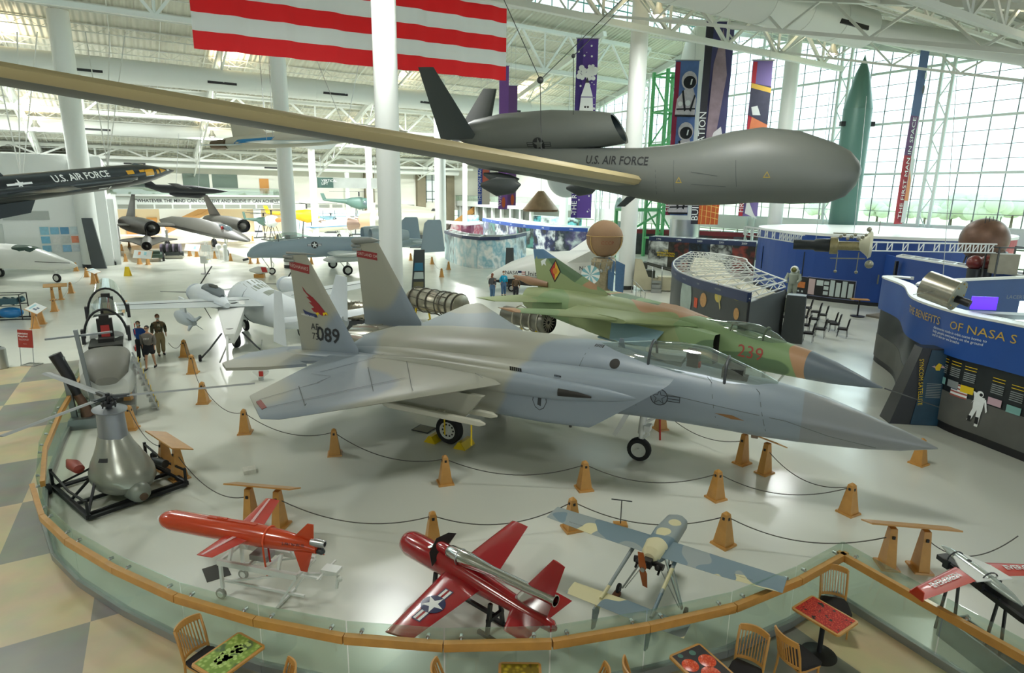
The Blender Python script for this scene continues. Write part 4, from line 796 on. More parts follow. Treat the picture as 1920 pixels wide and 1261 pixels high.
# ---- sign board, litter bin, floor sign
P = G(52, 686); t = thing('notice_board', 'red admission notice on a steel floor stand', 'sign', P, -.12)
mb = MB(); mb.box((0, 0, .02), (.62, .04, .03)); mb.box((0, .4, .02), (.62, .04, .03)); mb.box((-.29, .2, .02), (.04, .42, .03)); mb.box((.29, .2, .02), (.04, .42, .03))
for s in (-1, 1): mb.cyl((s*.29, .0, .03), (s*.29, .15, 1.5), .014)
mb.build('stand', M_STEEL, t); MB().box((0, .1, 1.12), (.66, .02, .72), rot=Matrix.Rotation(-.1, 3, 'X')).build('board', mat('notice_red', '#a3392f', .45), t, smooth=0)
letter('Admission\nRequired', .11, M_PRINT, t, (0, .02, 1.3), (1, 0, 0), (0, .1, 1), bold=.02); letter('please purchase your tickets\nbefore you enter the hall', .04, M_PRINT, t, (0, .04, 1.1), (1, 0, 0), (0, .1, 1)); letter('thank you', .04, M_PRINT, t, (0, .06, .92), (1, 0, 0), (0, .1, 1))
P = G(2, 690); t = thing('litter_bin', 'round steel litter bin at the left edge', 'bin', P); MB().lathe([(.24, 0), (.26, .02), (.26, .8), (.2, .86), (.12, .88)], n=28).build('drum', M_STEEL, t); MB().lathe([(.13, .875), (.13, .885)], n=20).build('opening', M_BLACK, t)
P = G(240, 517); o = MB().plate([(-.25, -.15, 0), (.25, -.15, 0), (.16, 0, .75), (-.16, 0, .75)], .02).plate([(-.25, .15, 0), (.25, .15, 0), (.16, 0, .75), (-.16, 0, .75)], .02).build('floor_sign', M_YELLOW, smooth=0); o.location = P; tag(o, 'folding yellow caution sign alone on the floor', 'sign')
# ================================================================== CAFE
M_SEAT = mat('black_seat_fabric', '#1d1a1b', .85)
def cafe_chair(loc, yaw, lab, proto=[]):
    if proto: return dup(proto[0], loc, yaw, lab)
    t = thing('cafe_chair', lab, 'chair', loc, yaw, 'slat back cafe chairs'); proto.append(t)
    # chair faces +x; back at -x, curved top rail
    MB().body([(-.2, 0, .455, .19, .03, 4), (-.1, 0, .46, .215, .035, 5), (.2, 0, .46, .22, .035, 5), (.24, 0, .455, .2, .025, 4)], 24).build('seat', M_SEAT, t)
    MB().box((.02, 0, .41), (.4, .4, .05)).build('seat_frame', M_WOOD, t, smooth=0)
    for s in (-1, 1):
        MB().tube([(.2, s*.18, .42), (.215, s*.185, 0)], [.02, .014], 8).build('leg', M_WOOD, t)
        MB().tube([(-.28, s*.19, 0), (-.22, s*.19, .3), (-.2, s*.2, .46), (-.25, s*.205, .7), (-.33, s*.21, .95)], [.014, .018, .02, .02, .018], 8).build('leg', M_WOOD, t)
    mb = MB(); n = 10
    def arc(y, z): return V((-.2-(z-.46)*.27-.07*(1-(y/.21)**2), y, z))
    for z, hh in ((.93, .09), (.5, .04)):
        rs = []
        for i in range(n+1):
            y = -.21+.42*i/n; p = arc(y, z); rs.append([p+V((-.012, 0, -hh/2)), p+V((.012, 0, -hh/2)), p+V((.006, 0, hh/2+(.015 if z > .8 else 0)*(1-(y/.21)**2))), p+V((-.018, 0, hh/2+(.015 if z > .8 else 0)*(1-(y/.21)**2)))])
        mb.rings(rs); mb.build('top_rail' if z > .8 else 'back_rail', M_WOOD, t, smooth=0); mb = MB()
    for i in range(9): y = -.165+.33*i/8; MB().bar(arc(y, .51), arc(y, .9), .012, .02).build('slat', M_WOOD, t, smooth=0)
    return t
def fruit_mat(name, cell, bgc, scale, rough=.25, dark='#201a22', thr=.42):
    m = mat(name, bgc, rough); nt = m.node_tree; b = nt.nodes['Principled BSDF']; L = nt.links.new; tc = nt.nodes.new('ShaderNodeTexCoord')
    v = nt.nodes.new('ShaderNodeTexVoronoi'); v.inputs['Scale'].default_value = scale; L(tc.outputs['Object'], v.inputs['Vector'])
    n = nt.nodes.new('ShaderNodeTexNoise'); n.inputs['Scale'].default_value = scale*.22; n.inputs['Detail'].default_value = 2; L(tc.outputs['Object'], n.inputs['Vector'])
    r = nt.nodes.new('ShaderNodeValToRGB'); L(v.outputs['Distance'], r.inputs[0]); r.color_ramp.elements[0].color = srgb(cell[0]); r.color_ramp.elements[0].position = .05; r.color_ramp.elements[1].color = srgb(cell[1]); r.color_ramp.elements[1].position = .55
    mr = nt.nodes.new('ShaderNodeMapRange'); L(n.outputs['Fac'], mr.inputs[0]); mr.inputs[1].default_value = thr; mr.inputs[2].default_value = thr+.06
    mx = nt.nodes.new('ShaderNodeMix'); mx.data_type = 'RGBA'; L(mr.outputs[0], mx.inputs['Factor']); mx.inputs['A'].default_value = srgb(dark); L(r.outputs[0], mx.inputs['B']); L(mx.outputs['Result'], b.inputs['Base Color']); return m
M_TTOP = M_WOOD
def cafe_table(c, yaw, lab, m, extra=None, sx=.78, sy=.6):
    t = thing('cafe_table', lab, 'table', c, yaw, 'cafe tables with fruit tops')
    MB().body([(-sx/2, 0, .725, sy/2-.03, .018, 9), (-sx/2+.03, 0, .725, sy/2, .02, 12), (sx/2-.03, 0, .725, sy/2, .02, 12), (sx/2, 0, .725, sy/2-.03, .018, 9)], 40).build('tabletop', M_WOOD, t, smooth=30)
    MB().box((0, 0, .7465), (sx-.08, sy-.08, .004)).build('picture_inlay', m, t, smooth=0)
    if extra: extra(t)
    MB().cyl((0, 0, .03), (0, 0, .7), .038, n=14).build('pedestal', M_BLACK, t); MB().lathe([(.27, 0), (.27, .012), (.1, .03), (.04, .06)], n=32).build('foot', M_BLACK, t)
    return t
def pic(t, items, mats):
    mb = MB()
    for x, y, r, k in items: mb.lathe([(r, .7487), (r*.98, .7497), (.001, .7497)], (x, y, 0), (0, 0, 1), 20, k)
    mb.build('printed_fruit', mats, t)
m_grape = fruit_mat('grape_print', ('#b9cf74', '#7f9c46'), '#8da85a', 16, dark='#5b7048', thr=.36); m_rasp = fruit_mat('raspberry_print', ('#f0563a', '#a51a18'), '#cc2222', 42, dark='#2a1512', thr=.36)
m_bg = mat('berry_background', '#2c2528', .3, var=.6, vs=5); m_berry = fruit_mat('berry_print', ('#ff8450', '#d8421e'), '#e05a30', 38, thr=-.2)
cafe_table(V((5.03, 8.48, 0)), math.atan2(-.93, .62), 'cafe table topped with a picture of red raspberries', m_rasp)
def ex1(t): 
    rnd = random.Random(3); pic(t, [(x*.9-.03, y, rnd.uniform(.026, .034), 0) for i in range(60) for x, y in [(rnd.uniform(-.28, .3), rnd.gauss(0, .055))]], [mat('grape_pale', '#b7cf78', .3, var=.2, vs=20), mat('grape_pale', '#b7cf78', .3)])
cafe_table(V((-3.95, 7.42, 0)), math.atan2(-.66, -.6)+.22, 'cafe table topped with a picture of green grapes', m_grape, ex1)
def ex2(t): pic(t, [(-.06, .13, .125, 0), (.15, .0, .14, 0), (-.1, -.15, .12, 0), (-.27, .05, .05, 1), (-.3, -.15, .04, 1)], [m_berry, mat('leaf_teal', '#3f6f62', .4)])
cafe_table(V((2.76, 7.33, 0)), math.atan2(-.8, .42), 'cafe table topped with a picture of three orange berries', m_bg, ex2)
cafe_table(V((.18, 6.98, 0)), -1.57, 'cafe table at the bottom edge topped with a yellow leaf picture', fruit_mat('leaf_print', ('#d9c23a', '#7c6b1f'), '#9a8a30', 12))
cafe_chair(G(1548, 1178)+V((.1, .0, 0)), -2.35+.5, 'cafe chair behind the raspberry table, tucked against the glass'); cafe_chair(V((4.38, 7.86, 0)), .35-.85+.9, 'cafe chair with its black seat clear left of the raspberry table')
cafe_chair(V((-4.42, 7.66, 0)), -.45, 'cafe chair left of the grape table'); cafe_chair(V((-3.2, 6.82, 0)), 3.6, 'cafe chair right of the grape table')
cafe_chair(V((3.45, 7.55, 0)), -2.2, 'cafe chair right of the orange berry table'); cafe_chair(V((1.98, 7.1, 0)), .1, 'cafe chair left of the orange berry table')
cafe_chair(V((-.62, 7.02, 0)), .1, 'cafe chair left of the yellow leaf table'); cafe_chair(V((.98, 7.0, 0)), 3.0, 'cafe chair right of the yellow leaf table')
# ================================================================== SMALL DRONES
# orange target drone on a white trolley
nose, tail = G(297, 968, 1.22), G(600, 1025, 1.18); dv = nose-tail; L0 = dv.length; O = tail.copy(); O.z = 0; K = Fr(O, math.atan2(dv.y, dv.x)); s_ = L0
M_EXGREY = mat('castor_grey', '#9b9b92', .6); M_OR = mat('drone_orange_red', '#c0401c', .22, coat=.6); M_WG = mat('wing_red_orange', '#bd3a2c', .25, coat=.5)
t = thing('target_drone', 'glossy orange red target drone with a white nose tip on a white trolley', 'drone', K.O, K.yaw)
zc = 1.2; mb = MB(); mb.body([(s_-.09, 0, zc, .09, .09), (s_-.14, 0, zc, .13, .13), (s_-.22, 0, zc, .165, .165), (s_-.36, 0, zc, .19, .19), (1.3, 0, zc, .2, .2), (.7, 0, zc-.01, .16, .17), (.25, 0, zc-.03, .11, .13), (.05, 0, zc-.06, .09, .09)], 28, cap=(False, True)); ob = mb.build('fuselage', M_OR, t)
MB().body([(s_, 0, zc, .01, .01), (s_-.02, 0, zc, .05, .05), (s_-.095, 0, zc, .094, .094)], 20).build('nose_tip', M_WHITE, t)
MB().box((1.75, 0, zc+.2), (1.0, .07, .03)).box((1.95, 0, zc+.205), (.2, .04, .05)).build('cable_duct', M_OR, t, smooth=0)
wl_, wt_ = K.zp(520, 937, 1.2), K.zp(393, 1044, 1.2)
for s, tip in ((-1, wl_ if wl_.y < 0 else wt_), (1, wt_ if wt_.y > 0 else wl_)):
    tx = tip.x; MB().wing([((1.78, s*.12, zc), (1.28, s*.12, zc), .05), ((tx+.26, tip.y, zc), (tx-.05, tip.y, zc), .02)]).build('wing', M_WG, t)
    MB().plate([(1.6, s*.2, zc+.028), (1.53, s*.2, zc+.03), (tx+.14, tip.y*.98, zc+.012), (tx+.18, tip.y*.98, zc+.012)], .006).build('wing_stripe', mat('stripe_pale_pink', '#ddb3b0', .3), t, smooth=0)
for a in (PI/2, -PI*.28, PI*1.28):
    d = V((0, math.cos(a), math.sin(a))); MB().plate([V((.5, 0, zc))+d*.1, V((.12, 0, zc-.03))+d*.09, V((.1, 0, zc-.03))+d*.42, V((.22, 0, zc-.03))+d*.42], .02).build('tail_fin', M_OR, t, smooth=0)
MB().lathe([(.07, 0), (.075, -.12), (.06, -.26), (.045, -.26), (.04, -.1)], (.16, 0, zc+.05), (1, 0, 0), 18, cap=(True, False)).build('exhaust_pipe', M_STEEL, t); MB().lathe([(.05, 0), (.06, -.1), (.03, -.14)], (.06, 0, zc-.1), (1, 0, 0), 14).build('tail_fitting', M_DKSTEEL, t)
letter('2-F81 N-W-9J', .07, M_INK, t, (.45, .2, zc+.02), (-1, 0, 0), (0, 0, 1), 'serial_number', ob)
MB().tube([(1.0, .2*math.cos(a), zc-.01+.2*math.sin(a)) for a in [R(x) for x in range(-10, 190, 20)]][::-1]+[(1.0, .2, zc-.3), (.95, .19, zc-.62)][:0]+[(1.0, .2, zc-.1), (.98, .2, zc-.4), (.95, .21, zc-.62)], .016, 8).build('orange_strap', mat('strap_orange', '#e0582e', .5), t)
c = thing('trolley', 'white tubular trolley carrying the orange drone', 'trolley', K.O, K.yaw); mb = MB()
for y in (-.28, .28): mb.bar((.3, y, .72), (1.9, y, .72), .06, .1); mb.bar((.2, y*.9, .35), (1.9, y*.9, .35), .04)
for x in (.32, .95, 1.3, 1.88): mb.bar((x, -.28, .72), (x, .28, .72), .05)
for x in (.7, 1.7):
    for y in (-.12, .12): mb.bar((x, y*2, .72), (x, y, .99), .05)
for y in (-.28, .28): mb.bar((.3, y, .72), (.75, y, .03), .035); mb.bar((1.85, y, .72), (1.85, y, .2), .05); mb.bar((.5, y, .72), (1.8, y, .35), .03)
mb.bar((.75, -.28, .03), (.75, .28, .03), .04); mb.build('frame', M_WHITE, c, smooth=0)
for y in (-.3, .3):
    mb = MB(); mb.wheel((1.88, y, .1), (0, 1, 0), .1, .06); mb.build('wheel', [M_EXGREY, M_WHITE], c)
mb = MB(); mb.bar((.3, 0, .6), (-.25, .0, .7), .04); mb.box((-.2, 0, .78), (.3, .2, .06)); mb.cyl((-.32, 0, .7), (-.34, .1, .5), .03); mb.ball((-.38, .05, .66), .05, 8, 6); mb.bar((-.1, -.3, .75), (-.1, .3, .75), .03); mb.build('tow_hitch', M_WHITE, c)
MB().box((1.2, -.02, .8), (.35, .25, .1)).build('data_plate', mat('plate_grey', '#9a9894', .5), c, smooth=0); MB().bar((.95, .1, .78), (1.05, .0, .98), .03).build('red_tag', M_RED, c, smooth=0)
o = MB().box((0, 0, .006), (.5, .42, .012)).build('floor_mat', mat('mat_dark', '#4b4c49', .9), smooth=0); o.location = G(406, 1072); o.rotation_euler = (0, 0, 2.2); tag(o, 'small dark square mat left of the orange drone trolley', 'mat')
o = MB().box((0, 0, .05), (.3, .3, .1)).build('floor_box', mat('box_pale', '#d5d3c6', .6, var=.2, vs=14), smooth=0); o.location = G(468, 884); o.rotation_euler = (0, 0, .5); tag(o, 'small pale box on the floor behind the left reading rail', 'box')
# red pulsejet drone
nose, tail = G(757, 1010, .8), G(1035, 1172, .72); dv = nose-tail; O = tail.copy(); O.z = 0; K = Fr(O, math.atan2(dv.y, dv.x)); s_ = dv.length
M_RD = mat('drone_deep_red', '#9c151c', .18, coat=.7)
t = thing('target_drone', 'glossy deep red drone with a silver pulsejet tube and a star on its wing', 'drone', K.O, K.yaw)
zc = .8; mb = MB(); mb.body([(s_, 0, zc, .03, .03), (s_-.02, 0, zc, .1, .1), (s_-.1, 0, zc, .19, .19), (s_-.25, 0, zc, .235, .235), (s_-1.0, 0, zc, .23, .24), (s_-1.8, 0, zc-.02, .2, .2), (1.0, 0, zc-.05, .16, .15), (.4, 0, zc-.08, .12, .11), (0, 0, zc-.1, .1, .09), (-.08, 0, zc-.1, .03, .04)], 28); rf = mb.build('fuselage', M_RD, t)
a_, b_ = K.zp(722, 1188, .74), K.zp(772, 1203, .74); c_, d_ = K.zp(960, 974, .8), K.zp(990, 985, .8)
wr = []
for s, (p, q) in ((1, (a_, b_)), (-1, (c_, d_))):
    if p.y*s < 0: s = -s
    le, te = (p, q) if p.x > q.x else (q, p)
    wr.append(MB().wing([((s_-1.28, s*.15, .78), (s_-2.1, s*.15, .78), .11), (V((le.x, le.y, .78)), V((te.x, te.y, .78)), .035)]).build('wing', M_RD, t))
for w0 in wr:
    pass
cst = K.zp(812, 1130, .84); wdir = (V((a_.x, a_.y, 0))-V((s_-1.5, .15, 0))).normalized(); up_ = V((0, 0, 1)).cross(wdir)
if wdir.y < 0: wdir = -wdir
up_ = V((0, 0, 1)).cross(wdir)
decal([(0, rect(-.42, -.085, .42, .085)), (1, rect(-.4, -.065, .4, .065)), (2, rect(-.4, -.02, .4, .02)), (0, disc(.2)), (1, star(.195))], t, V((cst.x, cst.y, .9)), wdir, up_, [mat('roundel_navy', '#1b2450', .3), M_WHITE, M_RD], 'star_roundel', wr, .006)
zt = zc+.26; mb = MB(); mb.lathe([(.1, 0), (.125, -.06), (.13, -.5), (.115, -.62), (.085, -1.0), (.08, -2.2), (.092, -2.3), (.078, -2.3), (.07, -1.5)], (s_-1.22, 0, zt), (1, 0, -.05), 24, cap=(False, False)); mb.build('pulsejet_tube', M_CHROME, t)
MB().lathe([(.1, 0), (.1, .22), (.07, .3)], (s_-1.24, 0, zt), (1, 0, 0), 20, cap=(False, True)).build('intake_collar', M_RD, t)
mb = MB(); mb.plate([(s_-1.02, -.03, zc+.1), (s_-1.1, -.3, zc+.42), (s_-1.0, -.2, zc+.44), (s_-.9, .0, zc+.38), (s_-.95, .22, zc+.22), (s_-1.1, .3, zc+.05), (s_-1.05, .1, zc+.1)], .012); mb.build('deflector_plate', mat('deflector_black', '#20181a', .3), t, smooth=0)
MB().tube([(s_-1.5, .14*math.cos(a), zt+.14*math.sin(a)) for a in [2*PI*i/16 for i in range(17)]], .012, 6).build('clamp_ring', M_STEEL, t)
mb = MB(); mb.box((s_-.85, 0, zc+.24), (.06, .3, .01)); mb.build('hatch_strap', M_STEEL, t, smooth=0); MB().cyl((s_-.85, -.05, zc+.2), (s_-.85, -.05, zc+.33), .015).build('antenna_peg', M_STEEL, t)
tp = K.yp(1060, 1030, -.1); tl = [V((.8, 0, zc-.0)), V((.12, 0, zc-.05)), V((-.2, 0, zc+1.02)), V((.02, 0, zc+1.05))]
# tall fin: red top, bare metal root, swept tailplane
def finpart(f0, f1, m, nm):
    le0, te0, te1, le1 = tl[0], tl[1], tl[2], tl[3]
    return MB().wing([(le0.lerp(le1, f0), te0.lerp(te1, f0), .07-.04*f0), (le0.lerp(le1, f1), te0.lerp(te1, f1), .07-.04*f1)], up=(0, 1, 0)).build(nm, m, t)
finpart(0, .33, M_CHROME, 'fin_root'); ff = finpart(.33, 1, M_RD, 'tail_fin'); MB().bar((.28, -.036, zc+.34), (.12, -.03, zc+.7), .012).bar((.12, -.03, zc+.7), (-.02, -.025, zc+.68), .012).build('rudder_line', M_WHITE, t, smooth=0)
for s in (-1, 1): MB().wing([((.75, s*.08, zc-.05), (.1, s*.08, zc-.05), .05), ((.45, s*.62, zc-.02), (.05, s*.62, zc-.02), .02)]).build('tailplane', M_RD, t)
st = thing('display_stand', 'low black stand under the deep red drone', 'stand', K.O, K.yaw); mb = MB()
for x in (s_-1.0, s_-2.3):
    for y in (-.2, .2): mb.bar((x, y, 0), (x, y*.6, zc-.2), .06); mb.bar((x+.2, y, .03), (x-.2, y, .03), .06)
    mb.bar((x, -.2, .3), (x, .2, .3), .06)
mb.bar((s_-1.0, 0, .3), (s_-2.3, 0, .3), .06); mb.build('stand_frame', M_BLACK, st, smooth=0)
# camouflaged twin boom drone
K = Fr((2.62, 9.72, 0), 1.02); M_CU = mat_camo('drone_camouflage', ['#8d9796', '#d4cc9f', '#6c828c'], 1.2, .54, .5, 2.0, .004)
t = thing('camouflaged_drone', 'grey blue and cream camouflaged twin-boom drone with a wooden propeller', 'drone', K.O, K.yaw)
zc = 1.12
for s in (-1, 1): MB().wing([((.32, 0, zc), (-.28, 0, zc), .07), ((.3, s*1.2, zc), (-.26, s*1.2, zc), .06), ((.25, s*2.1, zc+.03), (-.22, s*2.1, zc+.03), .03)]).build('wing', M_CU, t); MB().cyl((-.1, s*.38, zc-.06), (-1.45, s*.42, zc-.32), .035, .03, n=10).build('tail_boom', M_CU, t)
MB().body([(1.35, 0, zc-.12, .1, .1, 3), (1.2, 0, zc-.1, .2, .13, 4), (.5, 0, zc-.06, .22, .17, 4), (-.1, 0, zc-.04, .2, .17, 3), (-.35, 0, zc-.04, .14, .13, 2.4)], 24).build('fuselage', M_CU, t)
MB().body([(.2, 0, zc+.03, .1, .06), (0, 0, zc+.05, .2, .12), (-.3, 0, zc+.02, .17, .14), (-.4, 0, zc-.02, .1, .1)], 18).build('engine_cowl', mat('cowl_cream', '#d6cda4', .5), t)
mb = MB()
for s in (-1, 1): mb.cyl((-.38, s*.08, zc-.08), (-.4, s*.26, zc-.1), .05, .06, 10); mb.cyl((-.34, s*.2, zc-.1), (-.5, s*.2, zc-.2), .02); mb.ball((-.46, s*.17, zc-.1), .05, 8, 6)
mb.box((-.44, 0, zc-.06), (.18, .14, .14)); mb.cyl((-.5, 0, zc-.05), (-.68, 0, zc-.05), .03, n=10); mb.build('engine', mat('engine_dark', '#2b2826', .5, .4), t)
mb = MB(); mb.body([(-.012, 0, 0, .01, .01)]+[(0, 0, 0, .01, .01)], 8)
mb = MB(); cP = V((-.7, 0, zc-.05)); rs = []
for i in range(13):
    u = -1+i/6; w_ = .035+.03*(1-abs(u))*(abs(u) > .1)+.012; tw = .5*u; c = cP+V((0, 0, 1))*(u*.3)+V((0, u*.06, 0)); rs.append([c+V((-.01, -w_, -.0))+V((tw*.04, 0, 0)), c+V((.01, -w_*.8, 0)), c+V((.01, w_, 0))-V((tw*.04, 0, 0)), c+V((-.01, w_*.9, 0))])
mb.rings(rs); mb.build('propeller', mat('propeller_varnish', '#a0521f', .25, coat=.5), t); MB().cyl(cP+V((-.03, 0, 0)), cP+V((.03, 0, 0)), .04, n=14).build('propeller_hub', M_STEEL, t)
MB().wing([((-1.25, -.98, zc-.34), (-1.6, -.98, zc-.34), .03), ((-1.22, 0, zc-.34), (-1.62, 0, zc-.34), .045), ((-1.25, .98, zc-.34), (-1.6, .98, zc-.34), .03)]).build('tailplane', M_CU, t)
for s in (-1, 1):
    MB().plate([(-1.35, s*.44, zc-.36), (-1.7, s*.44, zc-.36), (-1.72, s*.44, zc-.72), (-1.6, s*.44, zc-.76)], .025).build('tail_fin', M_CU, t, smooth=0)
    mb = MB(); mb.bar((0, s*.15, zc-.15), (-.1, s*.55, .14), .03); mb.bar((.25, s*.15, zc-.15), (-.05, s*.55, .14), .02); mb.bar((-.2, s*.1, zc-.2), (-.1, s*.5, .16), .015); mb.build('gear_strut', M_STEEL, t, smooth=0); MB().wheel((-.1, s*.62, .1), (0, 1, 0), .1, .05).build('wheel', [M_TYRE, M_DKSTEEL], t)
    o = MB().box((0, 0, .03), (.2, .12, .06)).build('wood_chock', mat('chock_brown', '#6b3f25', .6), smooth=0); o.location = K.W(-.22, s*.62, 0)+V((0, 0, 0)); o.rotation_euler = (0, 0, K.yaw); tag(o, 'brown wooden chock at the camouflaged drone %s wheel' % ('left' if s > 0 else 'right'), 'chock', 'brown wooden chocks')
MB().wheel((1.0, 0, .1), (0, 1, 0), .1, .05).build('wheel', [M_TYRE, M_DKSTEEL], t); MB().bar((1.0, .05, .1), (.95, 0, zc-.2), .03).build('gear_strut', M_STEEL, t, smooth=0)
MB().plate([(.3, -1.9, zc+.03), (.31, 1.9, zc+.03), (.3, 1.9, zc+.04)], .002)
for x, y in ((-.18, -1.5), (-.18, 1.5)): letter('DO NOT STEP', .045, M_INK, t, (x, y, zc+.05), (0, -1, 0), (1, 0, 0), 'stencil')
mb = MB(); P = G(1163, 985); mb.cyl((0, 0, 0), (0, 0, .62), .012); mb.bar((-.22, .05, .62), (.22, -.05, .62), .03, .012); mb.box((0, 0, .03), (.3, .2, .06), k=1)
o = mb.build('sign_post', [M_DKSTEEL, M_WOOD], smooth=0); o.location = P; tag(o, 'thin T-shaped antenna post on a wooden foot behind the camouflaged drone', 'stand')
# red and white drone on a launcher
K = Fr((7.62, 8.9, 0), 1.80); t = thing('small_drone', 'small drone with a silver body and red swept wings reading EVERGREEN on a black launcher', 'drone', K.O, K.yaw)
N1, N2 = K.zp(1808, 1031, 1.35), K.zp(1895, 1135, 1.15); zc = 1.3
mb = MB(); mb.body([(.62, 0, zc+.06, .015, .015), (.45, 0, zc+.05, .07, .06), (.25, 0, zc+.03, .095, .08), (-.3, 0, zc-.02, .095, .08), (-.6, 0, zc-.06, .07, .06), (-.78, 0, zc-.09, .02, .02)], 20); sb = mb.build('fuselage', mat('drone_silver', '#c9d3cf', .2, .5), t)
MB().plate([(.3, -.12, zc+.07), (.3, .12, zc+.07), (.0, .3, zc+.04), (-.3, .32, zc+.03), (-.35, -.32, zc+.03), (.0, -.3, zc+.04)], .02).build('wing_root', M_WHITE, t, smooth=0)
MB().cyl((.12, 0, zc+.08), (.12, 0, zc+.1), .035, n=14).build('port_cap', M_INK, t)
MRD = mat('wing_bright_red', '#c8321f', .3, coat=.3)
for s in (-1, 1):
    rw = MB().wing([((.1, s*.3, zc+.03), (-.28, s*.32, zc+.03), .035), ((-.25, s*1.55, zc+.03), (-.5, s*1.55, zc+.03), .025)]).build('wing', MRD, t)
    MB().plate([(-.25, s*1.55, zc+.0), (-.5, s*1.55, zc+.0), (-.55, s*1.62, zc+.2), (-.42, s*1.62, zc+.22)], .015).build('winglet', MRD, t, smooth=0)
    d = V((-.27, s*1.24, 0)).normalized(); r_ = d if s < 0 else -d
    letter('EVERGREEN', .15, M_PRINT, t, V((-.19, s*.8, zc+.05)), r_, V((0, 0, 1)).cross(r_), 'lettering', None, .008, bold=.02, sx=.9)
l = thing('launcher', 'black launch rail and stand under the small drone', 'stand', K.O, K.yaw); mb = MB(); mb.plate([(.6, -.1, zc-.12), (.6, .1, zc-.12), (-.9, .16, zc-.22), (-1.35, 0, zc-.3), (-.9, -.16, zc-.22)], .08, up=(0, 0, 1))
for x, y in ((.3, .2), (.3, -.2), (-.5, .2), (-.5, -.2), (-1.1, 0)): mb.bar((x, y*.4, zc-.15), (x, y, 0), .035)
mb.build('launch_rail', M_BLACK, l, smooth=0)
for x in (.35, -.25):
    mb = MB(); mb.tube([(x, .16*math.cos(PI*j/8), zc-.02+.13*math.sin(PI*j/8)) for j in range(9)], .012, 6); mb.box((x, .17, zc-.1), (.1, .05, .14)); mb.box((x, -.17, zc-.1), (.1, .05, .14)); mb.build('clamp', M_BLACK, l)
cs = thing('equipment_case', 'open grey metal case on the floor under the launcher', 'case', K.O, K.yaw); mb = MB(); mb.box((-.7, .32, .2), (1.7, .03, .4)); mb.box((-.7, -.25, .12), (1.7, .03, .24)); mb.box((.15, .03, .15), (.03, .6, .3)); mb.box((-1.55, .03, .15), (.03, .6, .3)); mb.build('case_shell', mat('case_grey', '#8b9498', .4, .5, var=.2, vs=5), cs, smooth=0); MB().box((-.7, .03, .015), (1.64, .56, .03)).build('case_floor', mat('case_floor', '#57544a', .8), cs, smooth=0)
# ================================================================== SILVER ROTORCRAFT
K = Fr((-9.5, 13.7, 0), -.66); t = thing('rotorcraft', 'silver teardrop drone rotorcraft on a black skid frame with long grey blades', 'aircraft', K.O, K.yaw)
M_SIL = mat('weathered_silver', '#a3a69c', .3, .4, var=.08, vs=3); M_PYL = mat('pylon_grey', '#8f959a', .35, .3)
mb = MB(); mb.rings([[V((cx+rx*math.cos(2*PI*i/32), ry*math.sin(2*PI*i/32), z)) for i in range(32)] for z, cx, rx, ry in ((1.42, 0, .4, .31), (1.2, .06, .5, .38), (1.0, .14, .64, .47), (.8, .2, .8, .58), (.62, .25, .9, .65), (.45, .27, .92, .66), (.3, .27, .84, .6), (.18, .27, .62, .46), (.1, .27, .25, .2), (.08, .27, .02, .02))]); hb = mb.build('body', M_SIL, t)
mb = MB()
def oval(z, a, b, n=30): return [V((a*math.cos(2*PI*i/n), b*math.sin(2*PI*i/n)*(1 if abs(math.cos(2*PI*i/n)) < .9 else .8), z)) for i in range(n)]
mb.rings([oval(1.3, .42, .3), oval(2.02, .4, .27)]); mb.build('pylon', M_PYL, t); MB().rings([oval(2.02, .46, .33), oval(2.06, .48, .35), oval(2.07, .3, .2)]).build('pylon_cap', M_PYL, t)
MB().plate([(.62, 0, .82), (.38, 0, 1.45), (.3, 0, 1.4), (.45, 0, .85)], .05).build('front_fin', M_SIL, t)
mb = MB(); mb.ball((1.15, 0, .3), .24, 24, 14); mb.cyl((.85, 0, .3), (1.15, 0, .3), .26, .24, 24); mb.build('sensor_turret', mat('turret_grey', '#8a9088', .4, .3), t); MB().cyl((1.36, 0, .26), (1.41, 0, .25), .09, n=16).build('lens', mat('lens_brown', '#5b4636', .3), t)
hub = V((0, 0, 2.36)); mb = MB(); mb.cyl((0, 0, 2.05), (0, 0, 2.45), .05, n=12); mb.cyl((0, 0, 2.16), (0, 0, 2.22), .16, n=16); mb.cyl((0, 0, 2.34), (0, 0, 2.4), .1, n=16)
for j in range(8): a = j*PI/4; mb.bar((.14*math.cos(a), .14*math.sin(a), 2.1), (.1*math.cos(a+.4), .1*math.sin(a+.4), 2.4), .025); mb.bar((.1*math.cos(a), .1*math.sin(a), 2.28), (.2*math.cos(a+.2), .2*math.sin(a+.2), 2.3), .03)
mb.build('rotor_hub', M_BLACK, t)
for (px, py, z, w_) in ((2, 818, 2.5, .17), (478, 718, 2.34, .16), (118, 712, 2.42, .2)):
    e = K.loc(G(px, py, z)); d = (e-hub).normalized(); sd = V((0, 0, 1)).cross(d)
    if px == 118: e = hub+d*3.0
    MB().bar(hub, hub+d*.45, .09, .07).build('blade_grip', M_DKSTEEL, t, smooth=0)
    a = hub+d*.4; MB().rings([[a+sd*w_*.4, a+V((0, 0, .02)), a-sd*w_*.6, a-V((0, 0, .01))], [e+sd*w_*.4-V((0, 0, .0)), e+V((0, 0, .02)), e-sd*w_*.6, e-V((0, 0, .01))]]).build('rotor_blade', mat('blade_grey', '#8c8f8e', .4), t, smooth=0)
mb = MB(); mb.body([(-.1, -.75, .75, .02, .02), (-.12, -.75, .75, .12, .1), (-.5, -.75, .75, .15, .12), (-.9, -.75, .75, .03, .03)], 14); mb.build('side_tank', mat('tank_red', '#8f3a2d', .4, var=.2, vs=5), t)
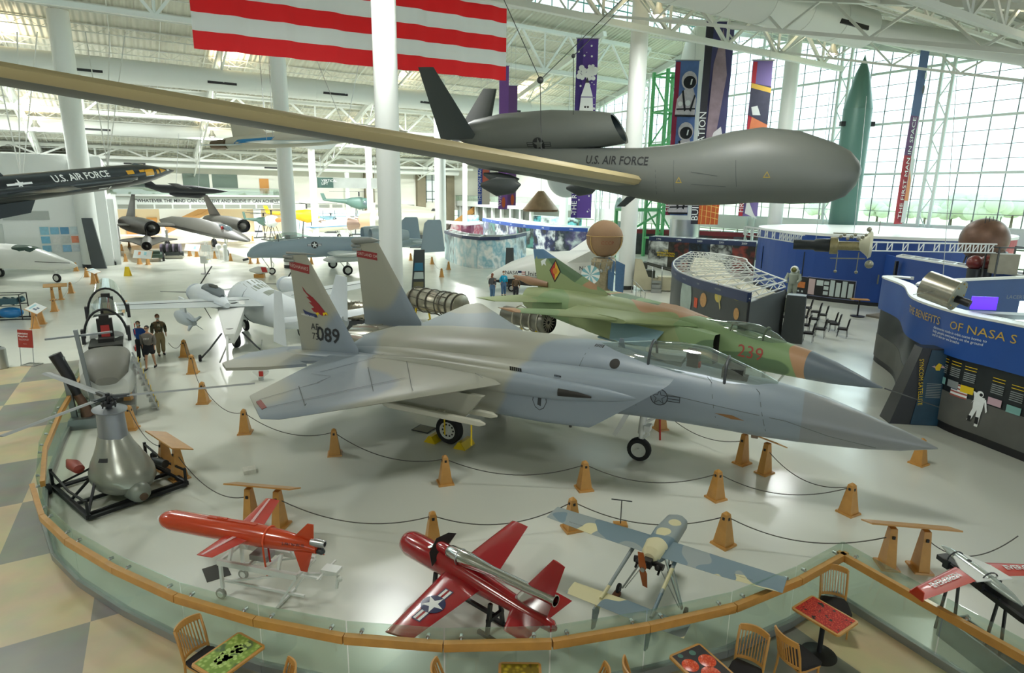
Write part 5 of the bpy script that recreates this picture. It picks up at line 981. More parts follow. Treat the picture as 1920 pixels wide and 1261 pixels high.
decal([(0, [(-.12, -.05), (.14, -.02), (.12, .06), (-.1, .03)])], t, V((.5, -.5, 1.0)), (.7, .7, 0), (0, 0, 1), [M_INK], 'marking', hb); decal([(0, [(-.12, -.05), (.14, -.02), (.12, .06), (-.1, .03)])], t, V((.3, .55, 1.05)), (-.7, .7, 0), (0, 0, 1), [M_INK], 'marking', hb)
mb = MB()
for y in (-1.05, 1.05): mb.bar((-1.2, y, .1), (1.15, y, .1), .1, .1); mb.bar((-1.1, y, .1), (0, y*.5, .75), .05); mb.bar((1.1, y, .12), (.2, y*.5, .6), .05); mb.bar((0, y, .1), (0, y*.45, .6), .05); mb.bar((-1.15, y, .1), (-1.15, y, .55), .06); mb.bar((-1.15, y, .5), (0, y, .35), .04); mb.bar((1.1, y, .45), (0, y, .35), .04); mb.bar((1.12, y, .1), (1.12, y, .5), .05)
for x in (-1.1, .2, .95, 1.15): mb.bar((x, -1.05, .08), (x, 1.05, .08), .07)
mb.bar((-.5, -1, .3), (-.5, 1, .3), .05); mb.build('skid_frame', mat('skid_black', '#26282a', .5, .4), t, smooth=0)
for y in (-1.05, 1.05): MB().wheel((-1.0, y*1.12, .13), (0, 1, 0), .13, .08).build('wheel', [M_TYRE, M_DKSTEEL], t)
MB().cyl((-.2, .9, .35), (.3, .95, .4), .1, n=12).build('side_canister', M_DKSTEEL, t)
# ================================================================== MIDDLE DISTANCE AIRCRAFT
M_A10 = mat_camo('attack_jet_greys', ['#a9bac2', '#93a6b2'], .2, .5, .45, 11, .02); M_GW = mat('offwhite_jet', '#dfe5e6', .35, var=.03); M_DKG = mat('charcoal_grey', '#5f686c', .5)
A = Fr((-22.07, 50.96, 0), -2.62)
t = thing('attack_jet', 'pale blue grey twin-engine attack jet with upright tail fins facing left behind the fighter', 'aircraft', A.O, A.yaw)
mb = MB(); mb.body([(0, 0, 1.75, .12, .12), (-.35, 0, 1.9, .42, .42), (-1.0, 0, 2.1, .58, .62), (-2.2, 0, 2.2, .64, .78), (-3.2, 0, 2.2, .66, .86), (-5.0, 0, 2.25, .68, .9), (-7.5, 0, 2.25, .68, .85), (-10.5, 0, 2.35, .6, .68), (-13.5, 0, 2.45, .45, .45), (-16.0, 0, 2.5, .12, .14)], 28); af = mb.build('fuselage', M_A10, t)
MB().cyl((-.1, 0, 1.45), (.35, 0, 1.35), .1, n=12).build('gun_barrel', M_DKSTEEL, t)
mb = MB(); mb.body([(-1.5, 0, 2.65, .1, .08), (-2.1, 0, 2.75, .36, .45), (-3.0, 0, 2.9, .4, .66), (-4.0, 0, 2.95, .38, .6), (-5.0, 0, 2.95, .25, .3), (-5.6, 0, 2.95, .1, .1)], 20, cap=(False, False)); mb.build('canopy', M_CANOPY, t)
mb = MB(); mb.tube([(-2.5, .38*math.cos(PI*j/10), 2.82+.6*math.sin(PI*j/10)) for j in range(11)], .04, 6); mb.box((-3.3, 0, 2.95), (.35, .4, .7)); mb.build('canopy_frame', M_DKG, t)
for s in (-1, 1):
    MB().wing([((-6.4, s*.5, 1.75), (-9.3, s*.5, 1.75), .4), ((-6.4, s*2.9, 1.75), (-9.3, s*2.9, 1.75), .36), ((-6.9, s*8.6, 2.35), (-9.0, s*8.6, 2.35), .2)]).build('wing', M_GW if s > 0 else M_A10, t)
    MB().body([(-5.6, s*2.6, 1.4, .08, .08), (-6.1, s*2.6, 1.4, .3, .28), (-8.5, s*2.6, 1.4, .3, .28), (-9.8, s*2.6, 1.5, .05, .05)], 16).build('gear_pod', M_GW, t)
    mb = MB(); rr = [[V((x, s*1.25+r*math.cos(2*PI*i/28), 3.2+r*math.sin(2*PI*i/28))) for i in range(28)] for x, r in ((-10.6, .52), (-10.3, .56), (-10.1, .6), (-10.4, .7), (-11.5, .72), (-12.6, .62), (-13.6, .42))]
    mb.rings(rr[2:], 0, (False, True)); mb.rings([rr[2], rr[1], rr[0]], 0, (False, False)); mb.rings([rr[0], [p+V((-.6, 0, 0)) for p in rr[0]]], 1, (False, True)); mb.build('engine_nacelle', [M_A10, M_DARKSEAT], t)
    fl = [A.yp(797, 412, 2.9), A.yp(828, 412, 2.9), A.yp(833, 468, 2.9), A.yp(805, 477, 2.9), A.yp(791, 470, 2.9)]
    MB().wing([((-14.2, s*2.9, 1.7), (-16.5, s*2.9, 1.75), .14), ((-14.2, s*2.9, 2.1), (-16.5, s*2.9, 2.1), .16), ((-14.55, s*2.9, 4.3), (-16.2, s*2.9, 4.45), .1), ((-14.9, s*2.9, 4.62), (-16.1, s*2.9, 4.62), .06)], up=(0, 1, 0)).build('tail_fin', M_A10, t)
    MB().wing([((-14.3, 0, 2.5), (-16.0, 0, 2.5), .18), ((-14.3, s*2.9, 2.5), (-16.0, s*2.9, 2.5), .15)]).build('tailplane', M_A10, t)
    main_wheel(t, (-7.6, s*2.6, .42), .42, .26, (-7.6, s*2.6, 1.3))
main_wheel(t, (-1.9, -.3, .3), .3, .2, (-1.9, -.3, 1.5))
roundel(t, A.yp(590, 459, .68), .3, (-1, 0, 0), (0, 0, 1), af, M_INK, M_GW)
# ---- twin propeller observation aircraft
K = Fr((-14.3, 31.5, -.3), 2.32); M_MW = mat('mohawk_white', '#d9e0e4', .35, var=.04)
t = thing('propeller_aircraft', 'white and grey twin-propeller aircraft with a bulging cockpit behind the tailplane of the fighter', 'aircraft', K.O, K.yaw)
mb = MB(); mb.body([(.1, 0, 1.7, .2, .25), (-.3, 0, 1.8, .65, .7), (-1.2, 0, 1.95, .95, 1.0), (-2.2, 0, 2.1, .95, 1.05), (-3.4, 0, 2.0, .8, .95), (-5.5, 0, 2.0, .68, .8), (-8.5, 0, 2.2, .45, .5), (-11.5, 0, 2.5, .2, .25)], 28); ovf = mb.build('fuselage', M_MW, t)
decal([(0, rect(-.7, -.5, .7, .5)), (0, rect(.9, -.4, 1.6, .4)), (0, rect(2.2, -.35, 2.9, .35))], t, (-2.2, 0, 3.5), (-1, 0, 0), (0, -1, 0), [mat('patch_olive_grey', '#8e958a', .5)], 'roof_panel', ovf)
decal([(0, rect(-.35, -.25, .35, .3)), (1, rect(-.3, -.45, .3, -.28))], t, (-.6, 1.5, 2.2), (-1, 0, 0), (0, 0, 1), [mat('window_bright', '#f3f6f4', .1), M_DKG], 'side_window', ovf)
for x in (-2.9, -4.6, -5.2): MB().rings([[V((x, r1*math.cos(2*PI*i/28), 2.02+r2*math.sin(2*PI*i/28))) for i in range(28)] for x, r1, r2 in ((x, .88 if x > -3 else .74, 1.0 if x > -3 else .88), (x-.04, .88 if x > -3 else .74, 1.0 if x > -3 else .88))]).build('joint_band', M_DKG, t) if x > -3 else None
for s in (-1, 1):
    y = s*2.2
    MB().wing([((-2.8, s*.6, 2.3), (-5.2, s*.6, 2.3), .34), ((-3.0, s*6.9, 2.75), (-4.5, s*6.9, 2.75), .16)]).build('wing', mat('wing_pale_grey', '#b9c0bf', .45), t)
    MB().bar((-4.4, s*1.0, 2.52), (-4.1, s*6.4, 2.82), .03, .02).build('aileron_line', M_LINE, t, smooth=0)
    mb = MB(); mb.body([(-.9, y, 2.5, .3, .3), (-1.1, y, 2.5, .45, .45), (-2.4, y, 2.6, .5, .52), (-3.8, y, 2.6, .42, .45), (-5.2, y, 2.5, .1, .12)], 20); mb.build('engine_nacelle', M_MW, t)
    mb = MB(); mb.body([(-2.4, y, 2.95, .12, .1), (-2.8, y, 3.0, .32, .2), (-4.0, y, 2.95, .3, .16), (-4.6, y, 2.8, .1, .1)], 16); mb.build('exhaust_fairing', M_DKG, t); MB().body([(-3.0, y, 3.17, .06, .02), (-3.5, y, 3.16, .18, .03), (-4.0, y, 3.1, .06, .02)], 16).build('exhaust_outlet', M_DARKSEAT, t)
    MB().lathe([(.02, .5), (.25, .4), (.42, .1), (.46, -.1)], (-.75, y, 2.5), (1, 0, 0), 22).build('spinner', M_MW, t)
    for a in (2.2, 2.2+2.1, 2.2+4.2): d = V((0, math.cos(a), math.sin(a))); MB().wing([(V((-.6, y, 2.5))+d*.3+V((0, 0, 0)), V((-.75, y, 2.5))+d*.3, .05), (V((-.55, y, 2.5))+d*1.5, V((-.75, y, 2.5))+d*1.5, .02)], up=(-d.z*0, -d.z, d.y)).build('propeller_blade', M_BLACK, t)
    main_wheel(t, (-4.0, s*1.6, .68), .38, .22, (-4.0, s*2.0, 2.2))
    MB().wing([((-10.4, s*.1, 2.7), (-11.6, s*.1, 2.7), .1), ((-10.6, s*2.3, 2.8), (-11.5, s*2.3, 2.8), .07)]).build('tailplane', M_MW, t)
    MB().wing([((-10.3, s*2.3, 1.9), (-11.5, s*2.3, 1.9), .07), ((-10.7, s*2.3, 3.9), (-11.4, s*2.3, 3.9), .05)], up=(0, 1, 0)).build('tail_fin', M_MW, t)
MB().wing([((-10.0, 0, 2.6), (-11.8, 0, 2.6), .12), ((-11.0, 0, 4.3), (-11.9, 0, 4.3), .06)], up=(0, 1, 0)).build('tail_fin', M_MW, t); main_wheel(t, (-.8, 0, .6), .3, .18, (-.8, 0, 1.4))
q = G(347, 598, 1.1); K2 = Fr((q.x, q.y, 0), 2.3); b0 = thing('drop_tank', 'pale grey finned tank slung under the near wing of the propeller aircraft', 'tank', K2.W(0, 0, 0), K2.yaw)
MB().body([(1.6, 0, 1.15, .02, .02), (1.2, 0, 1.15, .2, .2), (.3, 0, 1.15, .33, .33), (-.6, 0, 1.15, .28, .28), (-1.6, 0, 1.15, .1, .1)], 20).build('tank_body', mat('tank_grey', '#b4bec4', .4), b0)
for a in range(4): d = V((0, math.cos(a*PI/2+.78), math.sin(a*PI/2+.78))); MB().plate([V((-1.0, 0, 1.15))+d*.15, V((-1.6, 0, 1.15))+d*.1, V((-1.7, 0, 1.15))+d*.42, V((-1.45, 0, 1.15))+d*.42], .02).build('tank_fin', mat('tank_grey', '#b4bec4', .4), b0, smooth=0)
MB().box((.2, 0, 1.75), (.9, .08, .7)).build('tank_pylon', M_MW, b0, smooth=0)
# ---- white wedge pod with outrigger wheels
P = G(452, 668); K = Fr((P.x-.35, P.y+.15, 0), 1.95); t = thing('experimental_pod', 'white wedge-shaped drone body on thin black outrigger wheels left of the fighter tail', 'aircraft', K.O, K.yaw)
mb = MB(); mb.rings([[V((x, w_, zt)), V((x, w_*.8, zt+.04)), V((x, -w_*.8, zt+.04)), V((x, -w_, zt)), V((x, -w_*.55, zb)), V((x, w_*.55, zb))] for x, w_, zt, zb in ((-1.9, .2, 1.35, 1.0), (-1.7, .26, 1.5, .95), (-.5, .42, 1.8, .9), (1.0, .6, 2.1, .9), (1.5, .58, 2.15, 1.0), (1.75, .4, 2.1, 1.3))]); mb.build('pod_body', M_WHITE, t, smooth=25)
MB().lathe([(.26, 0), (.26, .03), (.2, .04)], (1.15, 0, 2.13), (0, 0, 1), 20).build('top_grille', M_DARKSEAT, t); MB().cyl((-1.5, 0, 1.42), (-1.5, 0, 1.56), .2, n=18).build('collar', M_BLACK, t)
for s in (-1, 1): MB().tube([(-.3, s*.4, 1.1), (-.5, s*.9, .5), (-.6, s*1.25, .15)], .04, 8).build('outrigger', M_DKSTEEL, t); MB().wheel((-.6, s*1.3, .15), (0, 1, 0), .15, .1).build('wheel', [M_TYRE, M_DKSTEEL], t)
MB().tube([(-2.0, .1, 1.3), (-2.6, .1, .7), (-2.75, .1, .12)], .05, 8).build('tail_leg', M_WHITE, t); MB().cyl((-1.9, 0, 1.2), (-1.4, .5, .1), .03, n=8).build('tail_strut', M_STEEL, t)
P = G(486, 715); t = thing('tail_float', 'small white float with a red mark left of the fighter wing tip', 'part on display', (P.x, P.y+.2, 0)); MB().body([(-.3, 0, .35, .05, .05), (0, 0, .35, .18, .3), (.3, 0, .35, .05, .08)], 14).build('float_body', M_WHITE, t); MB().box((.08, -.17, .3), (.16, .03, .2)).build('red_mark', M_RED, t, smooth=0); MB().cyl((0, 0, .6), (.15, 0, 1.6), .02).build('float_mast', M_STEEL, t); MB().cyl((0, 0, 0), (0, 0, .1), .1).build('float_foot', M_STEEL, t)
# ---- black rocket plane hung at the left
n0, n1 = D(326, 320, 44), D(0, 356, 31.5); dv = n0-n1; L0 = dv.length; K = Fr(n0, math.atan2(dv.y, dv.x)); pt = math.asin(dv.z/L0)
M_XB = mat('rocket_plane_black', '#23282c', .3, .3); t = thing('rocket_plane', 'long black rocket plane with yellow marks hanging at the left with its nose pointing right', 'aircraft', n0, rot=(0, -pt, K.yaw))
mb = MB(); mb.body([(0, 0, 0, .03, .03), (-.5, 0, 0, .16, .16), (-2.0, 0, .02, .45, .45), (-3.2, 0, .04, .6, .62), (-5, 0, 0, .68, .68), (-12, 0, 0, .7, .7), (-17.5, 0, 0, .68, .68)], 28); xf = mb.build('fuselage', M_XB, t)
for s in (-1, 1):
    MB().body([(-4.2, s*.62, -.1, .04, .06), (-5.0, s*.75, -.1, .2, .2, 3), (-16, s*.85, -.1, .25, .24, 3)], 14).build('side_tunnel', M_XB, t)
    MB().wing([((-9.3, s*.8, -.1), (-13.5, s*.8, -.1), .15), ((-11.2, s*3.3, -.1), (-12.4, s*3.3, -.1), .08)]).build('wing', M_XB, t)
MB().plate([(-11, 0, -.6), (-17, 0, -.6), (-17, 0, -1.5), (-11.5, 0, -1.3)], .2).build('ventral_fin', M_XB, t, smooth=0); MB().plate([(-12.4, 0, .6), (-17, 0, .6), (-17, 0, 2.9), (-14.2, 0, 2.6)], .25).build('tail_fin', M_XB, t, smooth=0)
MB().plate([(-13.5, -.14, 1.65), (-15.5, -.14, 1.75), (-15.5, -.14, 2.6), (-14.1, -.14, 2.5)], .02).build('fin_band', M_YELLOW, t, smooth=0)
letter('66672', .7, M_PRINT, t, (-14.3, -.15, 1.05), (1, 0, 0), (0, 0, 1), 'serial_number'); letter('U.S. AIR FORCE', .5, M_PRINT, t, (-8.3, -.75, .3), (1, 0, 0), (0, 0, 1), 'lettering', xf, .01, bold=.02, sx=1.15); letter('NASA', .6, M_INK, t, (-14.8, -.16, 2.15), (1, 0, 0), (0, 0, 1), 'lettering')
decal([(0, star(.25)), (0, rect(-.7, -.05, .7, .05))], t, (-12.2, -.9, .25), (1, 0, 0), (0, 0, 1), [M_PRINT], 'star_marking', xf)
decal([(0, rect(-.4, -.16, .45, .22)), (0, rect(-.9, .1, -.45, .24)), (0, rect(.75, -.12, 1.0, .14)), (0, [(1.2, -.1), (1.9, .02), (1.2, .2)]), (0, rect(-2.0, .05, -1.4, .28)), (1, rect(2.0, -.04, 2.3, .06))], t, (-3.0, -.6, .1), (1, 0, 0), (0, 0, 1), [mat('marking_amber', '#e3a717', .4), M_PRINT], 'yellow_marking', xf, .01)
decal([(0, rect(-.4, -.03, .4, .03)), (0, disc(.09, 12, -.7)), (0, rect(-2.6, -.33, -1.9, -.28)), (0, disc(.08, 12, -1.75, -.3)), (0, rect(1.2, .1, 2.0, .14))], t, (-4.6, -.6, -.2), (1, 0, 0), (0, 0, 1), [M_PRINT], 'small_marking', xf, .01)
mb = MB(); mb.body([(-2.6, 0, .3, .05, .05), (-3.0, 0, .42, .28, .26), (-3.6, 0, .48, .26, .26), (-4.2, 0, .5, .05, .05)], 14); mb.build('canopy', mat('canopy_dark_glass', '#56636a', .1, .4), t)
cb = thing('suspension_cable', 'steel cables holding the black rocket plane', 'cable', n0); mb = MB()
for px, py, yy_, px2 in ((40, 335, 33, -20), (38, 335, 33, 32), (42, 335, 33, 70), (202, 312, 39, 160), (202, 312, 39, 235), (202, 312, 39, 205)):
    a = D(px, py, yy_); b = D(px2, 60, yy_+3); MB().cyl(a-n0, b-n0, .03, n=6).build('cable', M_TRUSS, cb)
# ---- white and blue jet hung behind the column
n0, n1 = D(765, 247, 42), D(414, 272, 47); dv = n0-n1; K = Fr(n0, math.atan2(dv.y, dv.x)); L0 = dv.length; t = thing('research_jet', 'white jet with a blue stripe and NASA on its fin hanging behind the thick column', 'aircraft', n0, rot=(0, -math.asin(dv.z/L0), K.yaw)); M_NW = mat('research_white', '#c6c5b4', .35)
mb = MB(); mb.body([(0, 0, 0, .02, .02), (-1.5, 0, .1, .3, .3), (-4, 0, .2, .5, .6), (-7, 0, .1, .7, .6), (-L0+2, 0, .05, .6, .5), (-L0+.6, 0, .05, .5, .42)], 24); nf = mb.build('fuselage', M_NW, t)
for s in (-1, 1):
    MB().lathe([(.32, 0), (.36, -.6), (.3, -1.3), (.25, -1.3), (.2, -.5)], (-L0+.9, s*.36, .0), (1, 0, 0), 20, cap=(True, False)).build('engine_nozzle', mat('nozzle_brown', '#6e5d4c', .3, .7), t)
    MB().wing([((-5.5, s*.5, -.25), (-10.3, s*.5, -.25), .16), ((-8.4, s*3.6, -.35), (-10.0, s*3.6, -.35), .08)]).build('wing', mat('wing_silver_blue', '#a9bcc2', .3), t)
    MB().wing([((-L0+2.6, s*.4, -.1), (-L0+.8, s*.4, -.1), .1), ((-L0+1.4, s*2.4, -.2), (-L0+.3, s*2.4, -.2), .05)]).build('tailplane', mat('wing_silver_blue', '#a9bcc2', .3), t)
nfin = MB().wing([((-L0+4.4, 0, .4), (-L0+1.2, 0, .4), .2), ((-L0+2.4, 0, 2.3), (-L0+1.0, 0, 2.5), .08)], up=(0, 1, 0)).build('tail_fin', M_NW, t)
letter('NASA', .5, M_INK, t, (-L0+1.9, -.2, 1.75), (1, 0, 0), (0, 0, 1), 'lettering', nfin); decal([(0, [(-1.9, -.13), (1.4, -.13), (1.8, .13), (-1.5, .13)])], t, (-L0+3.6, -1, .1), (1, 0, 0), (0, 0, 1), [mat('stripe_blue', '#2f7fb5', .4)], 'blue_stripe', nf)
cb = thing('suspension_cable', 'thin cables holding the white research jet', 'cable', n0); 
for px, px2 in ((500, 480), (512, 500), (645, 690), (655, 560)): MB().cyl(D(px, 262, 44)-n0, D(px2, 30, 44)-n0, .02, n=6).build('cable', M_STEEL, cb)
# ---- black jets in the bay
M_BK = mat('stealth_black', '#34332d', .5, var=.12, vs=1); P = G(468, 452, 2.1); K = Fr((P.x, P.y, 0), -.82)
t = thing('spy_plane', 'huge flat black twin-engine jet with inward leaning fins in the far bay', 'aircraft', K.O, K.yaw)
mb = MB(); mb.body([(0, 0, 2.1, .05, .03), (-1, 0, 2.15, .5, .18, 1.5), (-5, 0, 2.4, 1.3, .5, 1.4), (-9, 0, 2.6, 1.7, .8, 1.4), (-16, 0, 2.8, 2.0, .9, 1.4), (-26, 0, 2.8, 1.4, .7, 1.5), (-32, 0, 2.8, .1, .1)], 28); mb.build('fuselage', M_BK, t)
mb = MB(); mb.body([(-4.6, 0, 2.7, .1, .1), (-5.6, 0, 2.9, .38, .4), (-7.0, 0, 3.0, .38, .42), (-9, 0, 3.1, .15, .2)], 16); mb.build('canopy', mat('canopy_dark_glass', '#56636a', .1, .4), t); MB().box((-6.2, -.45, 3.1), (.5, .1, .3)).build('red_marker', M_RED, t, smooth=0)
for s in (-1, 1):
    y = s*4.9; mb = MB(); rr = [[V((x, y+r*math.cos(2*PI*i/28), 2.7+r*math.sin(2*PI*i/28))) for i in range(28)] for x, r in ((-15, .78), (-16, .9), (-20, .98), (-25, .95), (-28, .8))]
    mb.rings(rr, 0, (False, True)); mb.rings([rr[0], [p+V((-.5, 0, 0)) for p in rr[0]]], 1, (False, True)); mb.build('engine_nacelle', [M_BK, M_BLACK], t)
    MB().lathe([(.01, 1.0), (.55, -.5)], (-15.2, y, 2.7), (1, 0, 0), 24).build('inlet_spike', mat('spike_dark', '#4a4a46', .35, .3), t)
    MB().wing([((-17, s*1, 2.75), (-26, s*1, 2.75), .4), ((-20, s*5.0, 2.75), (-26, s*5.0, 2.75), .35), ((-22.5, s*8.4, 2.75), (-25.6, s*8.4, 2.75), .08)]).build('wing', M_BK, t)
    MB().wing([((-22.5, y, 3.4), (-27.2, y, 3.4), .3), ((-24.8, s*4.1, 6.2), (-26.6, s*4.1, 6.2), .08)], up=(0, 1, .2*s)).build('tail_fin', M_BK, t)
    main_wheel(t, (-19, s*2.6, .5), .5, .4, (-19, s*2.6, 2.2))
main_wheel(t, (-7, 0, .4), .4, .3, (-7, 0, 2.0))
P = G(275, 462, 1.5); K = Fr((P.x, P.y, 0), -1.05); t = thing('ramjet_drone', 'flat black delta drone with a round inlet on a dark cart at the bay', 'drone', K.O, K.yaw); zc = 1.55
mb = MB(); rr = [[V((x, r*math.cos(2*PI*i/24), zc+r*math.sin(2*PI*i/24))) for i in range(24)] for x, r in ((0, .42), (-.6, .48), (-4, .5), (-10, .4), (-12, .3))]; mb.rings(rr, 0, (False, True)); mb.rings([rr[0], [p+V((-.4, 0, 0)) for p in rr[0]]], 1, (False, True)); mb.build('fuselage', [M_BK, M_BLACK], t)
MB().lathe([(.01, .35), (.3, -.3)], (-.1, 0, zc), (1, 0, 0), 20).build('inlet_spike', mat('spike_dark', '#4a4a46', .35, .3), t)
MB().plate([(-.4, -.4, zc), (-.4, .4, zc), (-6, 1.4, zc-.05), (-9.5, 2.9, zc-.1), (-11.5, 1.2, zc), (-11.5, -1.2, zc), (-9.5, -2.9, zc-.1), (-6, -1.4, zc-.05)][:8], .1).build('delta_wing', M_BK, t, smooth=0); MB().wing([((-8.5, 0, zc+.3), (-11.5, 0, zc+.3), .1), ((-10.5, 0, zc+1.9), (-11.6, 0, zc+1.9), .05)], up=(0, 1, 0)).build('tail_fin', M_BK, t)
c = thing('cargo_cart', 'dark green wheeled cart under the flat black drone', 'cart', K.W(-1.5, .6, 0), K.yaw); MB().box((0, 0, .55), (3.2, 1.3, .35)).build('cart_frame', mat('cart_green', '#31483d', .6), c, smooth=0); MB().box((.6, 0, .85), (1.2, .9, .3)).build('cart_box', mat('cart_green', '#31483d', .6), c, smooth=0)
for x in (-1.2, 1.2):
    for y in (-.7, .7): MB().wheel((x, y, .3), (0, 1, 0), .3, .2).build('wheel', [M_TYRE, M_DKSTEEL], c)
P = G(322, 484); c = thing('small_engine', 'small engine with a dark striped shroud on a pale pallet by the info stands', 'engine', P, .3); MB().box((0, 0, .2), (2.2, 1.0, .3)).build('pallet', mat('pallet_cream', '#cfcabb', .6), c, smooth=0); mb = MB()
for i in range(7): mb.cyl((-.9+i*.28, 0, 1.0), (-.72+i*.28, 0, 1.0), .5, n=18, k=i % 2)
mb.build('shroud', [mat('shroud_mauve', '#6c6272', .5), M_BLACK], c); MB().box((.2, -.3, .5), (1.3, .4, .4)).cyl((.9, -.3, .5), (1.2, -.3, .5), .25).build('machinery', M_DKSTEEL, c)
n0, n1 = D(427, 359, 60), D(272, 352, 57); dv = n0-n1; L0 = dv.length; t = thing('reconnaissance_drone', 'small matt black drone hanging in front of the office gallery', 'drone', n0, rot=(0, -math.asin(dv.z/L0), math.atan2(dv.y, dv.x)))
MB().body([(0, 0, 0, .02, .02), (-1.2, 0, 0, .25, .25), (-3, 0, 0, .42, .42), (-5.5, 0, 0, .38, .36), (-L0, 0, .2, .1, .12)], 20).build('fuselage', mat('drone_matt_black', '#25272b', .5), t); MB().body([(-1.9, 0, -.35, .1, .1), (-2.4, 0, -.5, .28, .25), (-4.4, 0, -.45, .25, .25), (-4.9, 0, -.4, .1, .1)], 16).build('engine_pod', mat('drone_matt_black', '#25272b', .5), t)
for s in (-1, 1): MB().wing([((-2.9, s*.35, .05), (-4.0, s*.35, .05), .12), ((-4.1, s*2.3, .5), (-4.9, s*2.3, .5), .05)]).build('wing', mat('drone_matt_black', '#25272b', .5), t); MB().wing([((-6.6, s*.1, .2), (-7.6, s*.1, .2), .06), ((-7.4, s*1.1, .2), (-8.0, s*1.1, .2), .03)]).build('tailplane', mat('drone_matt_black', '#25272b', .5), t)
MB().wing([((-5.9, 0, .3), (-7.4, 0, .3), .1), ((-7.3, 0, 1.5), (-8.0, 0, 1.5), .04)], up=(0, 1, 0)).build('tail_fin', mat('drone_matt_black', '#25272b', .5), t); cb = thing('suspension_cable', 'thin cables holding the small matt black drone', 'cable', n0)
for px in (330, 372): MB().cyl(D(px, 352, 58.5)-n0, D(px+5, 250, 58.5)-n0, .02, n=6).build('cable', M_STEEL, cb)
# ---- business jet at the left edge
P = G(108, 529); K = Fr((P.x, P.y, 0), -.15); t = thing('business_jet', 'white business jet nose entering from the left edge', 'aircraft', K.O, K.yaw); mb = MB()
mb.body([(1.9, 0, 1.3, .05, .05), (1.4, 0, 1.35, .3, .28), (0, 0, 1.5, .62, .6), (-1.8, 0, 1.8, .8, .88), (-4, 0, 1.85, .85, .95), (-9, 0, 1.85, .85, .95), (-13, 0, 2.1, .4, .5)], 28); mb.build('fuselage', M_WHITE, t)
mb = MB(); mb.body([(-.7, 0, 2.0, .2, .1), (-1.4, 0, 2.2, .58, .42), (-2.2, 0, 2.3, .66, .44), (-3.0, 0, 2.35, .6, .4)], 20); mb.build('windshield', mat('windshield_dark_green', '#3e524d', .1, .2), t); MB().wheel((0, 0, .33), (0, 1, 0), .33, .16).build('wheel', [M_TYRE, M_HUB], t); MB().cyl((0, 0, .3), (-.1, 0, 1.1), .07).build('landing_strut', M_HUB, t)
for s in (-1, 1): MB().wing([((-5.0, s*.7, 1.1), (-7.5, s*.7, 1.1), .3), ((-5.6, s*6, 1.3), (-7.0, s*6, 1.3), .12)]).build('wing', M_WHITE, t); main_wheel(t, (-6.5, s*1.4, .35), .35, .2, (-6.5, s*1.4, 1.1)); MB().body([(-5.8, s*6.1, 1.3, .02, .02), (-6.4, s*6.1, 1.3, .28, .28), (-8, s*6.1, 1.3, .1, .1)], 14).build('tip_tank', M_WHITE, t)
MB().box((0, -.7, 1.6), (4, .02, .04)).build('cheat_line', M_BLACK, t, smooth=0)
P = G(22, 598); c = thing('engine_rack', 'black tube rack holding a blue tank and small engines at the left edge', 'rack', P, .25); mb = MB()
for x in (-.7, .7): mb.bar((x, -.4, 0), (x, -.4, 1.4), .04); mb.bar((x, .4, 0), (x, .4, 1.4), .04); mb.bar((x, -.4, 1.4), (x, .4, 1.4), .04)
for y in (-.4, .4): mb.bar((-1, y, .05), (1.2, y, .05), .06); mb.bar((-.7, y, 1.4), (.7, y, 1.4), .04); mb.bar((-.7, y, .8), (.7, y, .8), .04)
mb.build('rack_frame', M_BLACK, c, smooth=0); MB().ball((.1, -.2, .4), (.62, .3, .3), 20, 12).build('blue_tank', mat('tank_blue', '#1f74b3', .3), c); mb = MB()
for i in range(6): mb.cyl((-.5+.2*i, 0, .85+.1*(i % 3)), (-.4+.2*i, .2, 1.0+.1*(i % 2)), .16, n=12)
mb.box((0, 0, 1.0), (.9, .4, .3)); mb.build('small_engine', mat('engine_teal', '#40606a', .4, .4), c)
# ---- rocket stage with twin bells
P = G(690, 462); K = Fr((P.x+.5, P.y+1, 0), 3.0); M_RK = mat('rocket_silver', '#b9b9aa', .3, .5); t = thing('rocket_stage', 'silver rocket stage lying down with two flared engine bells, behind the attack jet', 'rocket', K.O, K.yaw); zc = 3.1
MB().lathe([(1.5, -.2), (1.52, -8.5), (1.2, -8.6)], (0, 0, zc), (1, 0, 0), 36).build('tank_body', M_RK, t); MB().lathe([(1.0, 1.6), (1.35, 1.3), (1.5, 0), (1.5, -.2)], (0, 0, zc), (1, 0, 0), 36).build('heat_skirt', mat('skirt_peach', '#c9a583', .5), t)
MB().lathe([(1.525, -.2), (1.525, -.9)], (0, 0, zc), (1, 0, 0), 36).build('white_band', M_WHITE, t)
for s in (-1, 1): MB().lathe([(.3, 1.0), (.5, 1.5), (.78, 2.3), (.86, 2.8), (.8, 2.8), (.45, 1.6), (.01, 1.3)], (0, s*.95, zc-.25), (1, 0, 0), 28, cap=(True, False)).build('engine_bell', mat('bell_brown', '#8a7568', .4, .5), t)
mb = MB()
for x in (-1, -6): mb.box((x, 0, .8), (.6, 2.6, 1.6)); mb.box((x, 0, .1), (1.2, 3, .2))
mb.build('cradle', mat('cradle_dark', '#3f474a', .6), t, smooth=0)
P = G(800, 462); K = Fr((P.x+.6, P.y+5, 0), -.15); t = thing('rocket_stage', 'silver rocket stage with a black ring and red fittings, right of the thick column', 'rocket', K.O, K.yaw); zc = 3.3
MB().lathe([(1.4, -5), (1.42, -.5)], (0, 0, zc), (1, 0, -.12), 32).build('tank_body', M_RK, t); MB().lathe([(1.44, -.5), (1.44, .2), (1.1, .3)], (0, 0, zc), (1, 0, -.12), 32).build('black_ring', M_BLACK, t); mb = MB()
for j in range(10): a = 2*PI*j/10; mb.bar((.3, math.cos(a)*.9, zc+math.sin(a)*.9), (1.0, math.cos(a)*.7, zc+math.sin(a)*.7), .16)
